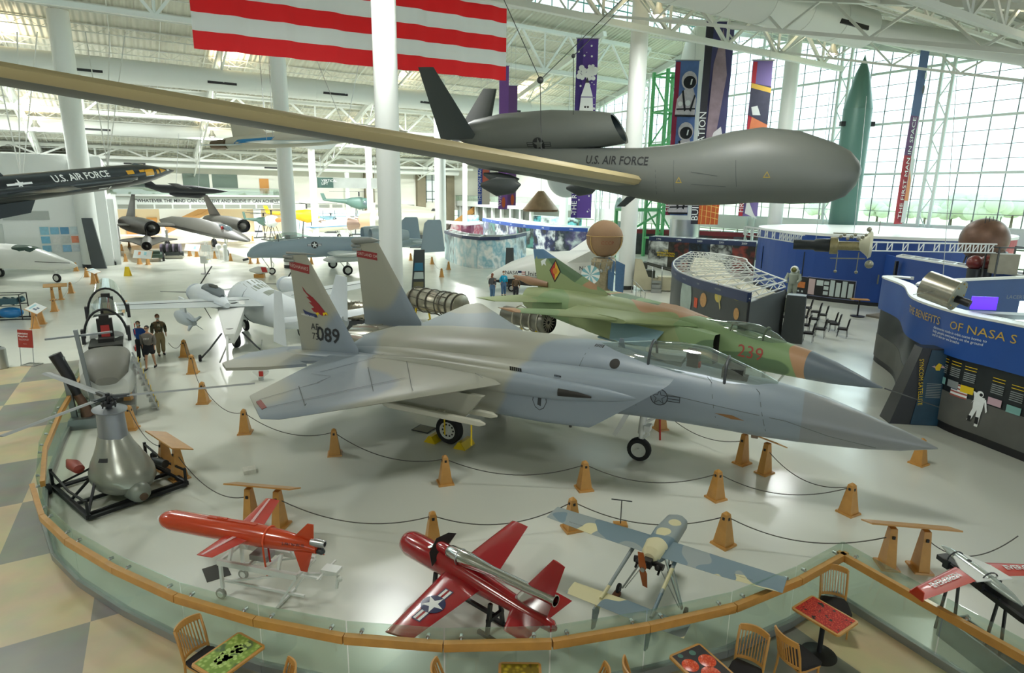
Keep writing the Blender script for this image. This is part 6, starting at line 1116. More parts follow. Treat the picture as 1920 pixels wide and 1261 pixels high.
mb.build('red_fittings', mat('fitting_red', '#b8573f', .5), t, smooth=0); MB().lathe([(.3, .3), (.6, .9), (1.0, 1.9), (.95, 1.9), (.2, .6)], (0, 0, zc-.6), (1, 0, -.5), 28, cap=(True, False)).build('engine_bell', mat('bell_dark', '#45403a', .4, .5), t); MB().box((-2, 0, .9), (3.4, 2.2, 1.8)).build('cradle', mat('cradle_dark', '#3f474a', .6), t, smooth=0)
# ---- jet engines on the floor
P = G(812, 607); K = Fr((P.x+.3, P.y-.7, 0), -.72); t = thing('jet_engine', 'bare metal jet engine on a cart between the fighter fin and far wing', 'engine', K.O, K.yaw); M_EN = mat('engine_alloy', '#b5ae9d', .3, .8, var=.2, vs=6); zc = 1.35
mb = MB(); mb.lathe([(.3, 2.0), (.62, 1.9), (.62, .9), (.52, .8), (.55, 0), (.6, -.1), (.62, -1.6), (.5, -2.0)], (0, 0, zc), (1, 0, 0), 28); mb.build('engine_case', M_EN, t); mb = MB()
for x in (-1.6, -.9, -.2, .5, .85, 1.3, 1.8): mb.tube([(x, .66*math.cos(2*PI*i/20), zc+.66*math.sin(2*PI*i/20)) for i in range(20)], .035, 6, closed=True)
for a in range(0, 360, 40): mb.bar((-1.6, .66*math.cos(R(a)), zc+.66*math.sin(R(a))), (1.2, .64*math.cos(R(a+15)), zc+.64*math.sin(R(a+15))), .03)
mb.build('pipework', mat('pipe_dark', '#5d5a50', .4, .6), t); mb = MB()
for x in (-1.2, 1.2): mb.bar((x, -.6, 0), (x, -.4, 1.0), .08); mb.bar((x, .6, 0), (x, .4, 1.0), .08)
mb.bar((-1.4, -.6, .1), (1.4, -.6, .1), .08); mb.bar((-1.4, .6, .1), (1.4, .6, .1), .08); mb.build('engine_cart', M_YELLOW, t, smooth=0)
P = G(1045, 655); K = Fr((P.x-.3, P.y+1.3, 0), -.75); t = thing('jet_engine', 'dark jet engine on the floor with its ribbed intake under the camouflaged wing', 'engine', K.O, K.yaw); zc = 1.0
mb = MB(); mb.lathe([(.5, 0), (.56, -.1), (.56, -.8), (.45, -1.0), (.45, -3)], (0, 0, zc), (1, 0, 0), 28, cap=(False, True)); mb.rings([[V((x, r*math.cos(2*PI*i/28), zc+r*math.sin(2*PI*i/28))) for i in range(28)] for x, r in ((0, .5), (-.2, .46))], 1, (False, True)); mb.build('engine_case', [mat('engine_dark_alloy', '#77756b', .35, .7), M_BLACK], t); mb = MB()
for j in range(16): a = 2*PI*j/16; mb.bar((-.1, .1*math.cos(a), zc+.1*math.sin(a)), (-.1, .47*math.cos(a), zc+.47*math.sin(a)), .03)
for x in (-.4, -.9, -1.4, -2.0): mb.tube([(x, .58*math.cos(2*PI*i/20), zc+.58*math.sin(2*PI*i/20)) for i in range(20)], .04, 6, closed=True)
mb.build('inlet_vanes', M_EN, t); mb = MB()
for x in (-.6, -2.2): mb.bar((x, -.45, 0), (x, -.3, .6), .08); mb.bar((x, .45, 0), (x, .3, .6), .08)
mb.build('engine_cart', M_YELLOW, t, smooth=0)
P = G(655, 640); t = thing('jet_engine', 'tangle of bare engine pipes just left of the fighter exhaust', 'engine', (P.x-.2, P.y+2.2, 0), .2); mb = MB(); mb.lathe([(.35, -1), (.5, 0), (.4, .9)], (0, 0, 1.1), (1, 0, 0), 20, k=0)
for i in range(8): mb.tube([(-.8+.2*i, .5*math.cos(a/2), 1.1+.5*math.sin(a/2)) for a in range(0, 13)], .035, 6, closed=True)
mb.build('engine_case', M_EN, t); MB().box((0, 0, .3), (1.6, .5, .6)).build('engine_cart', M_DKSTEEL, t, smooth=0)
# ---- dark leaning signs
def lean(px, py, h, w_, lab, yaw=0, off=-.12, front=None, m=None, d=.25):
    P = G(px, py); t = thing('pylon_sign', lab, 'sign', P, yaw, 'dark leaning pylon signs'); m = m or mat('pylon_charcoal', '#3b4245', .4)
    MB().frus((0, 0, 0), (w_, d), (w_*.72, d*.8), h, off=(off*w_*2, 0)).build('sign_body', m, t, smooth=0)
    if front:
        mb = MB()
        for u0, v0, u1, v1, k in front: mb.plate([(u0*w_+off*w_*2*v0, -d/2-.03+.02*v0, v0*h), (u1*w_+off*w_*2*v0, -d/2-.03+.02*v0, v0*h), (u1*w_*.85+off*w_*2*v1, -d/2-.03+.02*v1, v1*h), (u0*w_*.85+off*w_*2*v1, -d/2-.03+.02*v1, v1*h)], .01, k=k)
        mb.build('sign_print', [mat('print_pale', '#b8c4c2', .5), mat('print_blue', '#2c6f8f', .4), mat('print_gold', '#c9a93a', .5), mat('print_olive', '#6e6a4c', .5)], t, smooth=0)
    return t
lean(187, 503, 4.4, 1.1, 'dark leaning pylon sign against the thick left column', .3, -.2)
lean(783, 575, 3.6, .9, 'dark leaning pylon sign behind the bare engine right of the fighter fins', .25, .1, [(-.4, .05, .4, .45, 3), (-.35, .5, .35, .62, 0), (-.35, .64, .3, .78, 1)])
lean(955, 537, 3.0, .8, 'slim dark pylon sign beside the white spaceplane', 0, 0, None)
# ---- far helicopters and jet
def heli(px, py, L_, h, m1, lab, yaw, tailm=None):
    P = G(px, py); t = thing('helicopter', lab, 'helicopter', P, yaw, 'helicopters at the far end')
    MB().body([(L_*.2, 0, h-.2, .05, .05), (L_*.14, 0, h, L_*.07, L_*.09), (0, 0, h, L_*.09, L_*.11, 2.6), (-L_*.14, 0, h+.15, L_*.07, L_*.08), (-L_*.24, 0, h+.3, L_*.03, L_*.04)], 16).build('cabin', m1, t); MB().ball((L_*.1, 0, h+.05), (L_*.09, L_*.085, L_*.075), 14, 9).build('cabin_window', mat('cabin_glass', '#54646a', .1, .2), t); MB().cyl((-L_*.1, 0, h+.2), (-L_*.6, 0, h+.5), L_*.05, L_*.02, 10).build('tail_boom', tailm or m1, t); MB().plate([(-L_*.55, 0, h+.4), (-L_*.62, 0, h+.4), (-L_*.66, 0, h+1.5), (-L_*.6, 0, h+1.5)], .08).build('tail_fin', tailm or m1, t, smooth=0)
    MB().cyl((0, 0, h+L_*.12), (0, 0, h+L_*.2), .12).build('rotor_mast', M_DKSTEEL, t); MB().bar((-L_*.5, -.6, h+L_*.2), (L_*.5, .6, h+L_*.2), .3, .05).bar((-.6, L_*.45, h+L_*.2), (.6, -L_*.45, h+L_*.2), .3, .05).build('rotor_blade', M_DKSTEEL, t, smooth=0)
    mb = MB()
    for s in (-1, 1): mb.bar((-L_*.2, s*.9, .08), (L_*.2, s*.9, .08), .12); mb.bar((-.8, s*.9, .08), (-.5, s*.3, h-.5), .08); mb.bar((.8, s*.9, .08), (.5, s*.3, h-.5), .08)
    mb.build('skid', M_DKSTEEL, t, smooth=0)
M_HY = mat('helicopter_yellow', '#efb41b', .4); M_HO = mat('helicopter_orange', '#e0703c', .4); M_HG_ = mat('helicopter_green', '#4e6b62', .5)
heli(578, 446, 9, 3.2, M_HY, 'yellow helicopter at the far end behind the white column', .4); heli(512, 450, 8, 2.6, M_GW, 'white helicopter with an orange tail at the far end', 2.4, M_HO); heli(497, 446, 6, 2.4, M_HG_, 'dark green helicopter beside the slim column far left', 1.2); heli(676, 440, 9, 5.0, M_HG_, 'dark helicopter right of the stone pillar at the far end', .2); heli(622, 436, 5, 2.2, mat('helicopter_blue', '#86aebd', .4), 'pale blue helicopter right of the yellow one', .1)
P = G(588, 452); K = Fr((P.x, P.y, 0), -2.1); t = thing('business_jet', 'small cream business jet with a blue line left of the rocket engine bells', 'aircraft', K.O, K.yaw); MB().body([(.8, 0, 1.6, .05, .05), (0, 0, 1.7, .5, .45), (-1.5, 0, 2.0, .8, .8), (-8, 0, 2.2, .8, .8), (-12, 0, 2.6, .2, .3)], 20).build('fuselage', mat('jet_cream', '#d9d6c4', .35), t); MB().wing([((-10.5, 0, 2.6), (-12.4, 0, 2.6), .2), ((-11.8, 0, 5.2), (-12.8, 0, 5.2), .1)], up=(0, 1, 0)).build('tail_fin', mat('jet_cream', '#d9d6c4', .35), t); MB().box((-4, 0, 1.95), (9, 1.66, .08)).build('blue_line', mat('stripe_blue', '#2f7fb5', .4), t, smooth=0)
for s in (-1, 1): MB().wing([((-5, s*.6, 1.6), (-7.5, s*.6, 1.6), .2), ((-6, s*6, 1.8), (-7, s*6, 1.8), .1)]).build('wing', mat('jet_cream', '#d9d6c4', .35), t); MB().cyl((-8.6, s*1.2, 2.8), (-11, s*1.2, 2.8), .4, .3, 14).build('engine_nacelle', M_STEEL, t); main_wheel(t, (-6, s*1.2, .35), .35, .2, (-6, s*1.2, 1.6))
MB().body([(-.6, 0, 2.1, .2, .1), (-1.3, 0, 2.45, .5, .4), (-2.2, 0, 2.55, .5, .3)], 12).build('windshield', mat('windshield_brown', '#6e5f50', .2), t); main_wheel(t, (-1, 0, .35), .35, .2, (-1, 0, 1.5))
# ================================================================== EXHIBITS
def smooth(pts, n=6):
    P = [V(p) for p in pts]; out = []
    for i in range(len(P)-1):
        p0, p1, p2, p3 = P[max(i-1, 0)], P[i], P[i+1], P[min(i+2, len(P)-1)]
        for j in range(n):
            t = j/n; out.append(.5*((2*p1)+(p2-p0)*t+(2*p0-5*p1+4*p2-p3)*t*t+(3*p1-p0-3*p2+p3)*t**3))
    return out+[P[-1]]
def ribbon(mb, path, z0, z1, th=.12, k=None):
    N = len(path); rs = []
    for i, p in enumerate(path):
        d = (path[min(i+1, N-1)]-path[max(i-1, 0)]); n = V((-d.y, d.x, 0)).normalized()*th/2
        rs.append([V((p.x+n.x, p.y+n.y, z0)), V((p.x-n.x, p.y-n.y, z0)), V((p.x-n.x, p.y-n.y, z1)), V((p.x+n.x, p.y+n.y, z1))])
    mb.rings(rs, k)
def at_path(path, t):
    L_ = [0]
    for i in range(1, len(path)): L_.append(L_[-1]+(path[i]-path[i-1]).length)
    s = t*L_[-1]
    for i in range(1, len(path)):
        if L_[i] >= s: f = (s-L_[i-1])/max(1e-6, L_[i]-L_[i-1]); return path[i-1].lerp(path[i], f), (path[i]-path[i-1]).normalized()
    return path[-1], (path[-1]-path[-2]).normalized()
def on_wall(path, px, py):
    d = ray(px, py); best = None
    for p, q in zip(path[:-1], path[1:]):
        s = q-p; den = d.x*s.y-d.y*s.x
        if abs(den) < 1e-9: continue
        t_ = ((p.x-EYEP.x)*s.y-(p.y-EYEP.y)*s.x)/den; u_ = ((p.x-EYEP.x)*d.y-(p.y-EYEP.y)*d.x)/den
        if -.02 <= u_ <= 1.02 and t_ > 0 and (best is None or t_ < best[0]): best = (t_, s.normalized())
    P = EYEP+d*best[0]; r_ = best[1]
    return P, (r_ if r_.cross(V((0, 0, 1))).dot(EYEP-P) > 0 else -r_)
def mat_print(name, cols, scale=1.5, seed=0, rough=.35):
    """busy printed picture: hard-edged patches in several colours"""
    if name in MATS: return MATS[name]
    m = mat(name, cols[0], rough); nt = m.node_tree; b = nt.nodes['Principled BSDF']; L = nt.links.new; tc = nt.nodes.new('ShaderNodeTexCoord')
    mp = nt.nodes.new('ShaderNodeMapping'); mp.inputs['Location'].default_value = (seed, seed*.7, seed*.3); L(tc.outputs['Object'], mp.inputs['Vector'])
    n = nt.nodes.new('ShaderNodeTexNoise'); n.inputs['Scale'].default_value = scale; n.inputs['Detail'].default_value = 4; L(mp.outputs[0], n.inputs['Vector'])
    r = nt.nodes.new('ShaderNodeValToRGB'); L(n.outputs['Fac'], r.inputs[0]); cr = r.color_ramp; N = len(cols)
    cr.elements[0].position = .32; cr.elements[0].color = srgb(cols[0]); cr.elements[1].position = .68; cr.elements[1].color = srgb(cols[-1])
    for i in range(1, N-1): e = cr.elements.new(.32+.36*i/(N-1)); e.color = srgb(cols[i])
    L(r.outputs[0], b.inputs['Base Color']); return m
M_BLUEW = mat('exhibit_blue', '#163f88', .45, var=.08, vs=.4); M_NAVY = mat('fascia_navy', '#263357', .45); M_SPACE = mat('space_print_black', '#1c2226', .35, var=.35, vs=2); M_EXW = mat('exhibit_white', '#dfe4e3', .4); M_EXG = mat('exhibit_grey', '#8b9292', .5)
def discs(t, items, P, right, up, mats, name='printed_planet', hit=None):
    return decal([(k, disc(r, 22, x, y, e)) for x, y, r, k, e in items], t, P, right, up, mats, name, hit, .02)
# ---- blue round theatre
c0 = V((28.4, 48.6, 0)); RD = 8.6; t = thing('round_theatre', 'big round blue exhibit building with a white roof and a red section', 'building', c0)
mb = MB(); n = 72
for i in range(n):
    a0, a1 = 2*PI*i/n, 2*PI*(i+1)/n; am = math.degrees(a0) % 360
    k = 1 if 286 < am < 345 else 0; mb.add([(RD*math.cos(a0), RD*math.sin(a0), 0), (RD*math.cos(a1), RD*math.sin(a1), 0), (RD*math.cos(a1), RD*math.sin(a1), 4.55), (RD*math.cos(a0), RD*math.sin(a0), 4.55)], [(0, 1, 2, 3)], k)
dw = mb.build('wall_drum', [M_BLUEW, mat('exhibit_red', '#a8323c', .45)], t); MB().lathe([(RD+.05, 4.5), (RD+.05, 4.68), (.01, 4.7)], n=72).build('roof', M_WHITE, t); MB().lathe([(RD+.04, 0), (RD+.04, .25)], n=72, cap=(False, False)).build('plinth', M_BLACK, t)
def on_drum(px, py):
    d = ray(px, py); o = EYEP-c0; A_ = d.x**2+d.y**2; B_ = 2*(o.x*d.x+o.y*d.y); C_ = o.x**2+o.y**2-RD**2; D_ = B_*B_-4*A_*C_
    tt = (-B_-math.sqrt(max(D_, 0)))/(2*A_); return o+d*tt
def drum_panel(px0, py0, px1, py1, mats, fr=None, name='wall_panel', off=.06):
    a, b = on_drum(px0, py0), on_drum(px1, py1); A0, A1 = math.atan2(a.y, a.x), math.atan2(b.y, b.x); rs = []
    mb = MB()
    def patch(u0, v0, u1, v1, k, o_):
        rs = []
        for j in range(5):
            an = A0+(A1-A0)*(u0+(u1-u0)*j/4); rs.append([V(((RD+o_)*math.cos(an), (RD+o_)*math.sin(an), b.z+(a.z-b.z)*v)) for v in (v1, v0)]+[V(((RD+.01)*math.cos(an), (RD+.01)*math.sin(an), b.z+(a.z-b.z)*v)) for v in (v0, v1)])
        mb.rings(rs, k)
    for it in fr: patch(*it)
    mb.build(name, mats, t, smooth=0)
PG = [M_BLACK, mat('print_orange_brown', '#b0672e', .5, var=.5, vs=3), mat('print_pale', '#b8c4c2', .5), mat('print_pink_grey', '#b9a3a2', .5), mat('frame_lilac', '#8a92b8', .4)]
drum_panel(1483, 515, 1514, 552, PG, [(-.03, -.03, 1.03, 1.03, 4, .04), (0, 0, 1, 1, 0, .06), (.15, .35, .85, .7, 1, .08)]+[(.1+.2*i, .1, .18+.2*i, .2, 2, .08) for i in range(4)], 'framed_panel')
drum_panel(1517, 519, 1553, 557, PG, [(-.03, -.03, 1.03, 1.03, 4, .04), (0, 0, 1, 1, 0, .06), (.05, .05, .35, .93, 3, .08), (.42, .6, .72, .9, 2, .08)]+[(.76, .12+.28*i, .97, .32+.28*i, 2, .08) for i in range(3)], 'framed_panel')
drum_panel(1557, 523, 1600, 562, PG, [(-.03, -.03, 1.03, 1.03, 4, .04), (0, 0, 1, 1, 0, .06)]+[(.04+.24*i, .08, .22+.24*i, .95-.1*(i % 2), 2, .08) for i in range(4)], 'framed_panel')
drum_panel(1432, 461, 1503, 518, [M_SPACE, mat('moon_grey', '#5c6156', .6, var=.3, vs=3)], [(0, 0, 1, 1, 0, .05), (0, 0, .9, .35, 1, .06)], 'moon_poster')
letter('RUSSIA', .42, M_YELLOW, t, (RD*math.cos(R(-57))+.05, RD*math.sin(R(-57))-.05, 2.2), (math.cos(R(33)), math.sin(R(33)), 0), (0, 0, 1), hit=dw, off=.03)
# ---- blue angled wall with its truss rim
p0, p1 = G(1664, 588), G(1682, 600); a1 = G(1682, 480, 3.6); a2 = G(1925, 518, 3.6); a0 = G(1668, 590); t = thing('exhibit_wall', 'angled bright blue exhibit wall with an open white ladder rim', 'wall', (0, 0, 0))
wp_ = [V((a1.x+.3, a1.y+1.5, 0)), V((a1.x, a1.y, 0)), V((a2.x, a2.y, 0))]; mb = MB(); ribbon(mb, wp_, 0, 3.55, .15); bw = mb.build('wall_face', M_BLUEW, t, smooth=0); mb = MB(); off = V((.9, .9, 0))
mb.bar(wp_[1]+V((0, 0, 3.6)), wp_[2]+V((0, 0, 3.6)), .12); mb.bar(wp_[1]+off+V((0, 0, 3.6)), wp_[2]+off+V((0, 0, 3.6)), .12)
for i in range(9): q = wp_[1].lerp(wp_[2], i/8)+V((0, 0, 3.6)); mb.bar(q, q+off, .1)
mb.build('rim_ladder', M_WHITE, t, smooth=0); q, d = at_path([wp_[1], wp_[2]], .02)
MB().box(q+V((-.3, -.35, 2.9)), (.16, .16, .9)).build('wall_speaker', M_BLACK, t, smooth=0)
P = G(1672, 590); o = MB().box((0, 0, .5), (.45, .4, 1.0)).box((.1, -.21, .6), (.2, .02, .04), k=1).build('waste_box', [M_BLACK, M_WHITE], smooth=0); o.location = P+V((-.1, -.5, 0)); tag(o, 'dark box at the foot of the angled blue wall', 'bin')
o = MB().box((0, 0, .06), (5.5, 3.0, .12)).build('low_platform', mat('platform_brown', '#7a7468', .7), smooth=0); q = G(1712, 606); o.location = q+V((.9, .2, 0)); o.rotation_euler = (0, 0, -1.1); tag(o, 'low dark ramp platform before the angled blue wall', 'platform')
# ---- benefits wall
bp = smooth([G(1760, 626, 2.6)+V((2.6, 6.0, 0)), G(1678, 712)+V((1.0, 3.2, 0)), G(1676, 705), G(1692, 752), G(1762, 800), G(1840, 832), G(1925, 866), G(1925, 866)+V((1.2, -4.5, 0))], 8); bp = [V((p.x, p.y, 0)) for p in bp]
t = thing('exhibit_wall', 'curved space exhibit wall with a blue header reading THE BENEFITS OF NASA S above a moon picture', 'wall', (0, 0, 0)); ZB = 3.75
mb = MB(); ribbon(mb, bp, .25, 2.45, .14, 0); ribbon(mb, bp, .25, 1.25, .16, 1); lw = mb.build('picture_wall', [M_SPACE, mat('moon_ground', '#5f605c', .6, var=.3, vs=1.2)], t)
mb = MB(); ribbon(mb, bp, 0, .26, .1, 0); mb.build('plinth', M_BLACK, t); mb = MB(); ribbon(mb, bp, 2.4, ZB, .36, 0); hd = mb.build('header_band', mat('header_blue', '#1f4d9a', .4, var=.15, vs=.8), t); mb = MB(); ribbon(mb, bp, ZB-.02, ZB+.05, .42, 0); mb.build('header_rim', M_WHITE, t); mb = MB(); ribbon(mb, [p+V((.35, .3, 0)) for p in bp], ZB-.1, ZB+.03, .1, 0); mb.build('inner_rim', M_WHITE, t)
M_GOLD = mat('letter_gold', '#c9a84e', .4)
def on_path(px, py, z, path=bp): return G(px, py, z)
def wall_text(s, px0, py0, px1, py1, z0, z1, size, m, **kw):
    a, b = G(px0, py0, z0), G(px1, py1, z1); r_ = V((b.x-a.x, b.y-a.y, 0)); c = (a+b)/2; letter(s, size, m, t, V((c.x, c.y, (z0+z1)/2)), r_, (0, 0, 1), hit=kw.pop('hit', hd), off=.02, **kw)
wall_text('THE BENEFITS', 1737, 578, 1812, 607, 3.35, 3.35, .36, M_GOLD, sx=1.05); wall_text('OF NASA S', 1818, 608, 1920, 640, 3.35, 3.35, .36, M_GOLD, sx=1.15)
wall_text('discoveries made in orbit come home to\nhelp people everywhere on the ground\nand in the air we breathe', 1735, 600, 1868, 645, 3.0, 3.0, .12, M_PRINT, align='LEFT')
for i, (px, py) in enumerate(((1776, 682), (1797, 690), (1823, 700), (1876, 722), (1912, 736))):
    c, dr = on_wall(bp, px, py)
    decal([(0, rect(-.18, .18-.09*k, .18, .2-.09*k)) for k in range(2)]+[(1, rect(-.18, -.02-.06*k, .18, .01-.06*k)) for k in range(5)]+[((2, 1, 3, 4, 2)[i], rect(-.2, -.62, .2, -.4))], t, c, dr, (0, 0, 1), [M_YELLOW, M_EXG, mat('photo_teal', '#7fb2ad', .5), M_YELLOW, mat('photo_pink', '#c9a9b4', .5)], 'wall_captions', lw, .02)
q, dr = on_wall(bp, 1802, 732); decal([(0, rect(-.28, -.2, .28, .2))]+[(1, rect(-.28, -.2+.115*i, .28, -.15+.115*i)) for i in range(4)]+[(2, rect(-.28, 0, -.05, .2))], t, q, dr, (0, 0, 1), [M_PRINT, mat('flag_pale_red', '#a3564f', .5), mat('flag_slate', '#566077', .5)], 'printed_flag', lw, .02)
q, dr = on_wall(bp, 1836, 768); decal([(0, disc(.1, 14, 0, .5)), (1, disc(.05, 12, .03, .49)), (0, [(-.16, .42), (.16, .42), (.15, .0), (-.13, .0)]), (0, [(-.16, .4), (-.1, .4), (-.2, .15), (-.02, .5), (-.2, .55)]), (0, [(-.13, .02), (0, .02), (-.14, -.4), (-.24, -.38)]), (0, [(.0, .02), (.14, .02), (.1, -.5), (.0, -.5)]), (1, rect(-.22, -.4, -.12, -.22)), (1, rect(.0, -.42, .1, -.2)), (0, [(.15, .35), (.26, .0), (.3, .05), (.2, .4)])], t, q, dr, (0, 0, 1), [M_PRINT, M_BLACK], 'printed_astronaut', lw, .02)
iw = smooth([bp[0], G(1925, 520, 3.7), ], 2)
t = thing('exhibit_wall', 'inner blue exhibit wall with a glowing purple screen behind the curved header', 'wall', (0, 0, 0)); q0 = G(1712, 535, 3.75); q1 = G(1930, 518, 3.75); ip = smooth([V((q0.x+.4, q0.y+.3, 0)), V((q0.x+2.0, q0.y+1.6, 0)), V((q1.x, q1.y, 0))], 6); mb = MB(); ribbon(mb, ip, 0, 3.7, .12, 0); iwo = mb.build('wall_face', mat('deep_blue', '#15417f', .5, var=.1, vs=.8), t); mb = MB(); ribbon(mb, ip, 3.68, 3.78, .2, 0); mb.build('wall_rim', M_WHITE, t)
q = D(1845, 568, 19.6); MB().box(q-V((0, 0, 0)), (.75, .06, .42), -.15).build('screen', mat('screen_purple', '#4a25e8', .4, emit=1.6), t, smooth=0); letter('LACERTA', .16, M_EXG, t, D(1908, 557, 19.6), (1, -.1, 0), (0, 0, 1))
q = D(1860, 585, 18.5); MB().box(q+V((1.2, 0, -.3)), (4.2, .5, .5), -.2).build('counter', M_EXG, t, smooth=0)
for px, py in ((1914, 575), (1905, 610)): q = D(px, py, 18.2); MB().box(q+V((.4, 0, 0)), (.9, .05, .35)).build('lit_panel', mat('panel_lit', '#dff4f2', .4, emit=1.2), t, smooth=0)
# ---- satellite pylon sign
t = thing('pylon_sign', 'dark blue pylon sign reading SYNCOM SATELLITE in yellow before the moon wall', 'sign', G(1713, 796), -.12, 'dark leaning pylon signs')
MB().frus((.0, .35, 0), (1.5, .7), (.85, .5), 2.55, off=(.35, 0)).build('sign_body', mat('pylon_black', '#14191d', .35), t, smooth=0)
MB().plate([(-.12, -.015, .02), (.74, -.015, .02), (.77, .085, 2.5), (.2, .085, 2.5)], .015).build('sign_print', mat('print_deep_teal', '#123c52', .35, var=.4, vs=3), t, smooth=0)
letter('SYNCOM SATELLITE', .19, M_YELLOW, t, (-.02, .015, 1.45), (.13, .02, -1.0), (1, 0, .13), off=.03, sx=.92)
decal([(0, [(-.1, 0), (0, .14), (.1, .1), (.06, -.1), (-.05, -.1)]), (1, [(-.2, .02), (-.08, -.02), (-.1, .06)]), (1, [(.08, .0), (.22, -.02), (.12, .08)])], t, (.45, .06, 1.95), (1, 0, 0), (0, .04, 1), [M_YELLOW, mat('photo_pink', '#c9a9b4', .5)], 'satellite_print', None, .02); decal([(0, rect(-.22, .5-.055*i, .22, .52-.055*i)) for i in range(11)], t, (.42, .04, 1.0), (1, 0, 0), (0, .04, 1), [M_EXG], 'text_lines', None, .02)
# ---- hanging drum satellite
c = D(1764, 543, 15.5); ax = V((.55, -.8, -.25)).normalized(); t = thing('drum_satellite', 'silver drum satellite hanging before the curved blue header', 'satellite', c); MB().lathe([(.36, -.38), (.36, .38)], (0, 0, 0), ax, 36, cap=(True, True)).build('drum', mat('drum_panels', '#a9a79a', .25, .7, var=.2, vs=12), t)
MB().lathe([(.38, .38), (.38, .42), (.01, .42)], (0, 0, 0), ax, 36).build('end_plate', mat('plate_grey_green', '#8b8f80', .5, .3), t); a_, s_, u_ = frame(ax); MB().cyl(ax*.42+s_*.08-u_*.06, ax*.75+s_*.08-u_*.06, .09, n=18).build('nozzle', M_BLACK, t)
mb = MB()
for j in range(8): a = 2*PI*j/8; mb.ball(ax*.42+s_*.32*math.cos(a)+u_*.32*math.sin(a), .025, 8, 6)
mb.build('bolts', mat('bolt_gold', '#b59a5a', .3, .8), t); MB().cyl((0, 0, .3), D(1795, 130, 17.5)-c, .008, n=6).build('cable', M_STEEL, t); MB().cyl(s_*.3, s_*1.5, .008, n=6).build('whip_antenna', M_STEEL, t)
# ---- hanging space module on its long truss
def boom(pa, ya, pb, yb, lab):
    a, b = D(*pa, ya), D(*pb, yb); t = thing('truss_boom', lab, 'boom', a); d = b-a; n = 16; mb = MB(); s = V((0, 0, .2)); w_ = V((.12, .16, 0))
    for o_ in (s, -s, s+w_*2): mb.cyl(o_, d+o_, .03, n=6)
    for i in range(n):
        if i % 2 == 0 or i > n-6: q = d*(i/n); q2 = d*((i+.6)/n); mb.bar(q+s, q-s, .04); mb.bar(q2+s, q-s, .03); mb.bar(q+s, q+s+w_*2, .03); mb.bar(q2+s, q2-s, .04)
    mb.build('lattice', M_EXW, t, smooth=0); return a, b
boom((1395, 432), 33, (1505, 449), 31, 'thin white lattice boom left of the hanging space module'); boom((1634, 462), 29.5, (1868, 466), 30, 'thin white lattice boom right of the hanging space module')
a, b = D(1488, 458, 31), D(1634, 462, 29.5); K = b-a; t = thing('space_module', 'hanging space module with a black lens tube, gold fittings and a cream dish', 'satellite', a); L0 = K.length; kx = K.normalized()
MB().lathe([(.24, 0), (.24, .9), (.31, 1.0), (.33, 1.6), (.2, 1.62)], (0, 0, 0), kx, 24).build('lens_tube', mat('tube_black', '#1b2226', .4), t); MB().lathe([(.42, 1.62), (.42, 1.95), (.22, 2.0), (.22, 3.0), (.3, 3.1)], (0, 0, 0), kx, 14).build('gold_body', mat('foil_bronze', '#8f8763', .4, .5, var=.4, vs=8), t)
MB().lathe([(.25, 2.85), (.5, 3.15), (.66, 3.3), (.68, L0-.12), (.6, L0)], (0, 0, .1), kx, 28).build('dish', mat('dish_cream', '#cfcdb4', .4, .2), t); mb = MB()
for z in (.6, -.62): mb.cyl(kx*1.7+V((0, 0, z)), kx*3.2+V((0, 0, z*.95)), .03, n=6)
for x in (2.0, 2.9): mb.cyl(kx*x+V((0, 0, -.3)), kx*x+V((0, 0, -1.25)), .025, n=6); mb.ball(kx*x+V((0, 0, -1.25)), .08, 8, 6)
for i in range(10): mb.ball(kx*(1.8+.15*i)+V((0, -.2, .35+.1*(i % 3))), .08, 8, 6)
mb.ball(kx*3.2+V((0, 0, .8)), .12, 8, 6); mb.ball(kx*3.4+V((0, 0, -.85)), .2, 8, 6); mb.cyl(kx*3.6+V((0, 0, .6)), kx*3.6+V((0, 0, 1.2)), .02, n=6); mb.build('antenna_fittings', mat('fitting_grey_gold', '#8e8d7c', .4, .5), t); mb = MB()
for px in (1530, 1600): mb.cyl(D(px, 448, 30)-a, D(px+25, 180, 31)-a, .012, n=6)
mb.build('cable', M_STEEL, t)
# ---- brown descent sphere
P = G(1850, 500, 1.5); c = D(1847, 440, 34); t = thing('descent_capsule', 'brown scorched spherical capsule on a metal frame right of the round theatre', 'capsule', (c.x, c.y, 0)); MB().ball((0, 0, c.z-.25), 1.15, 32, 20).build('sphere', mat('scorched_brown', '#6b4f40', .45, .2, var=.3, vs=3), t); mb = MB()
for i in range(6): a = i*PI/3; mb.bar((.7*math.cos(a), .7*math.sin(a), c.z-1.1), (1.3*math.cos(a+.4), 1.3*math.sin(a+.4), 0), .07)
mb.tube([(1.1*math.cos(R(x)), 1.1*math.sin(R(x)), c.z-.9) for x in range(0, 360, 20)], .05, 6, closed=True); mb.build('support_frame', M_DKSTEEL, t, smooth=0); mb = MB()
for i in range(5): mb.cyl((-.5+.2*i, -.5, c.z+.6), (-.5+.2*i, -.5, c.z+1.0), .02, n=6)
mb.build('antenna_stubs', M_DKSTEEL, t); o = MB().ball((0, 0, .45), .45, 18, 12).ball((.9, -.2, .45), .45, 18, 12).build('fuel_spheres', mat('sphere_maroon', '#6f2a26', .3)); q = D(1838, 492, 31); o.location = (q.x, q.y, q.z-.45); o.name = 'fuel_sphere'
bpy.data.objects.remove(o)
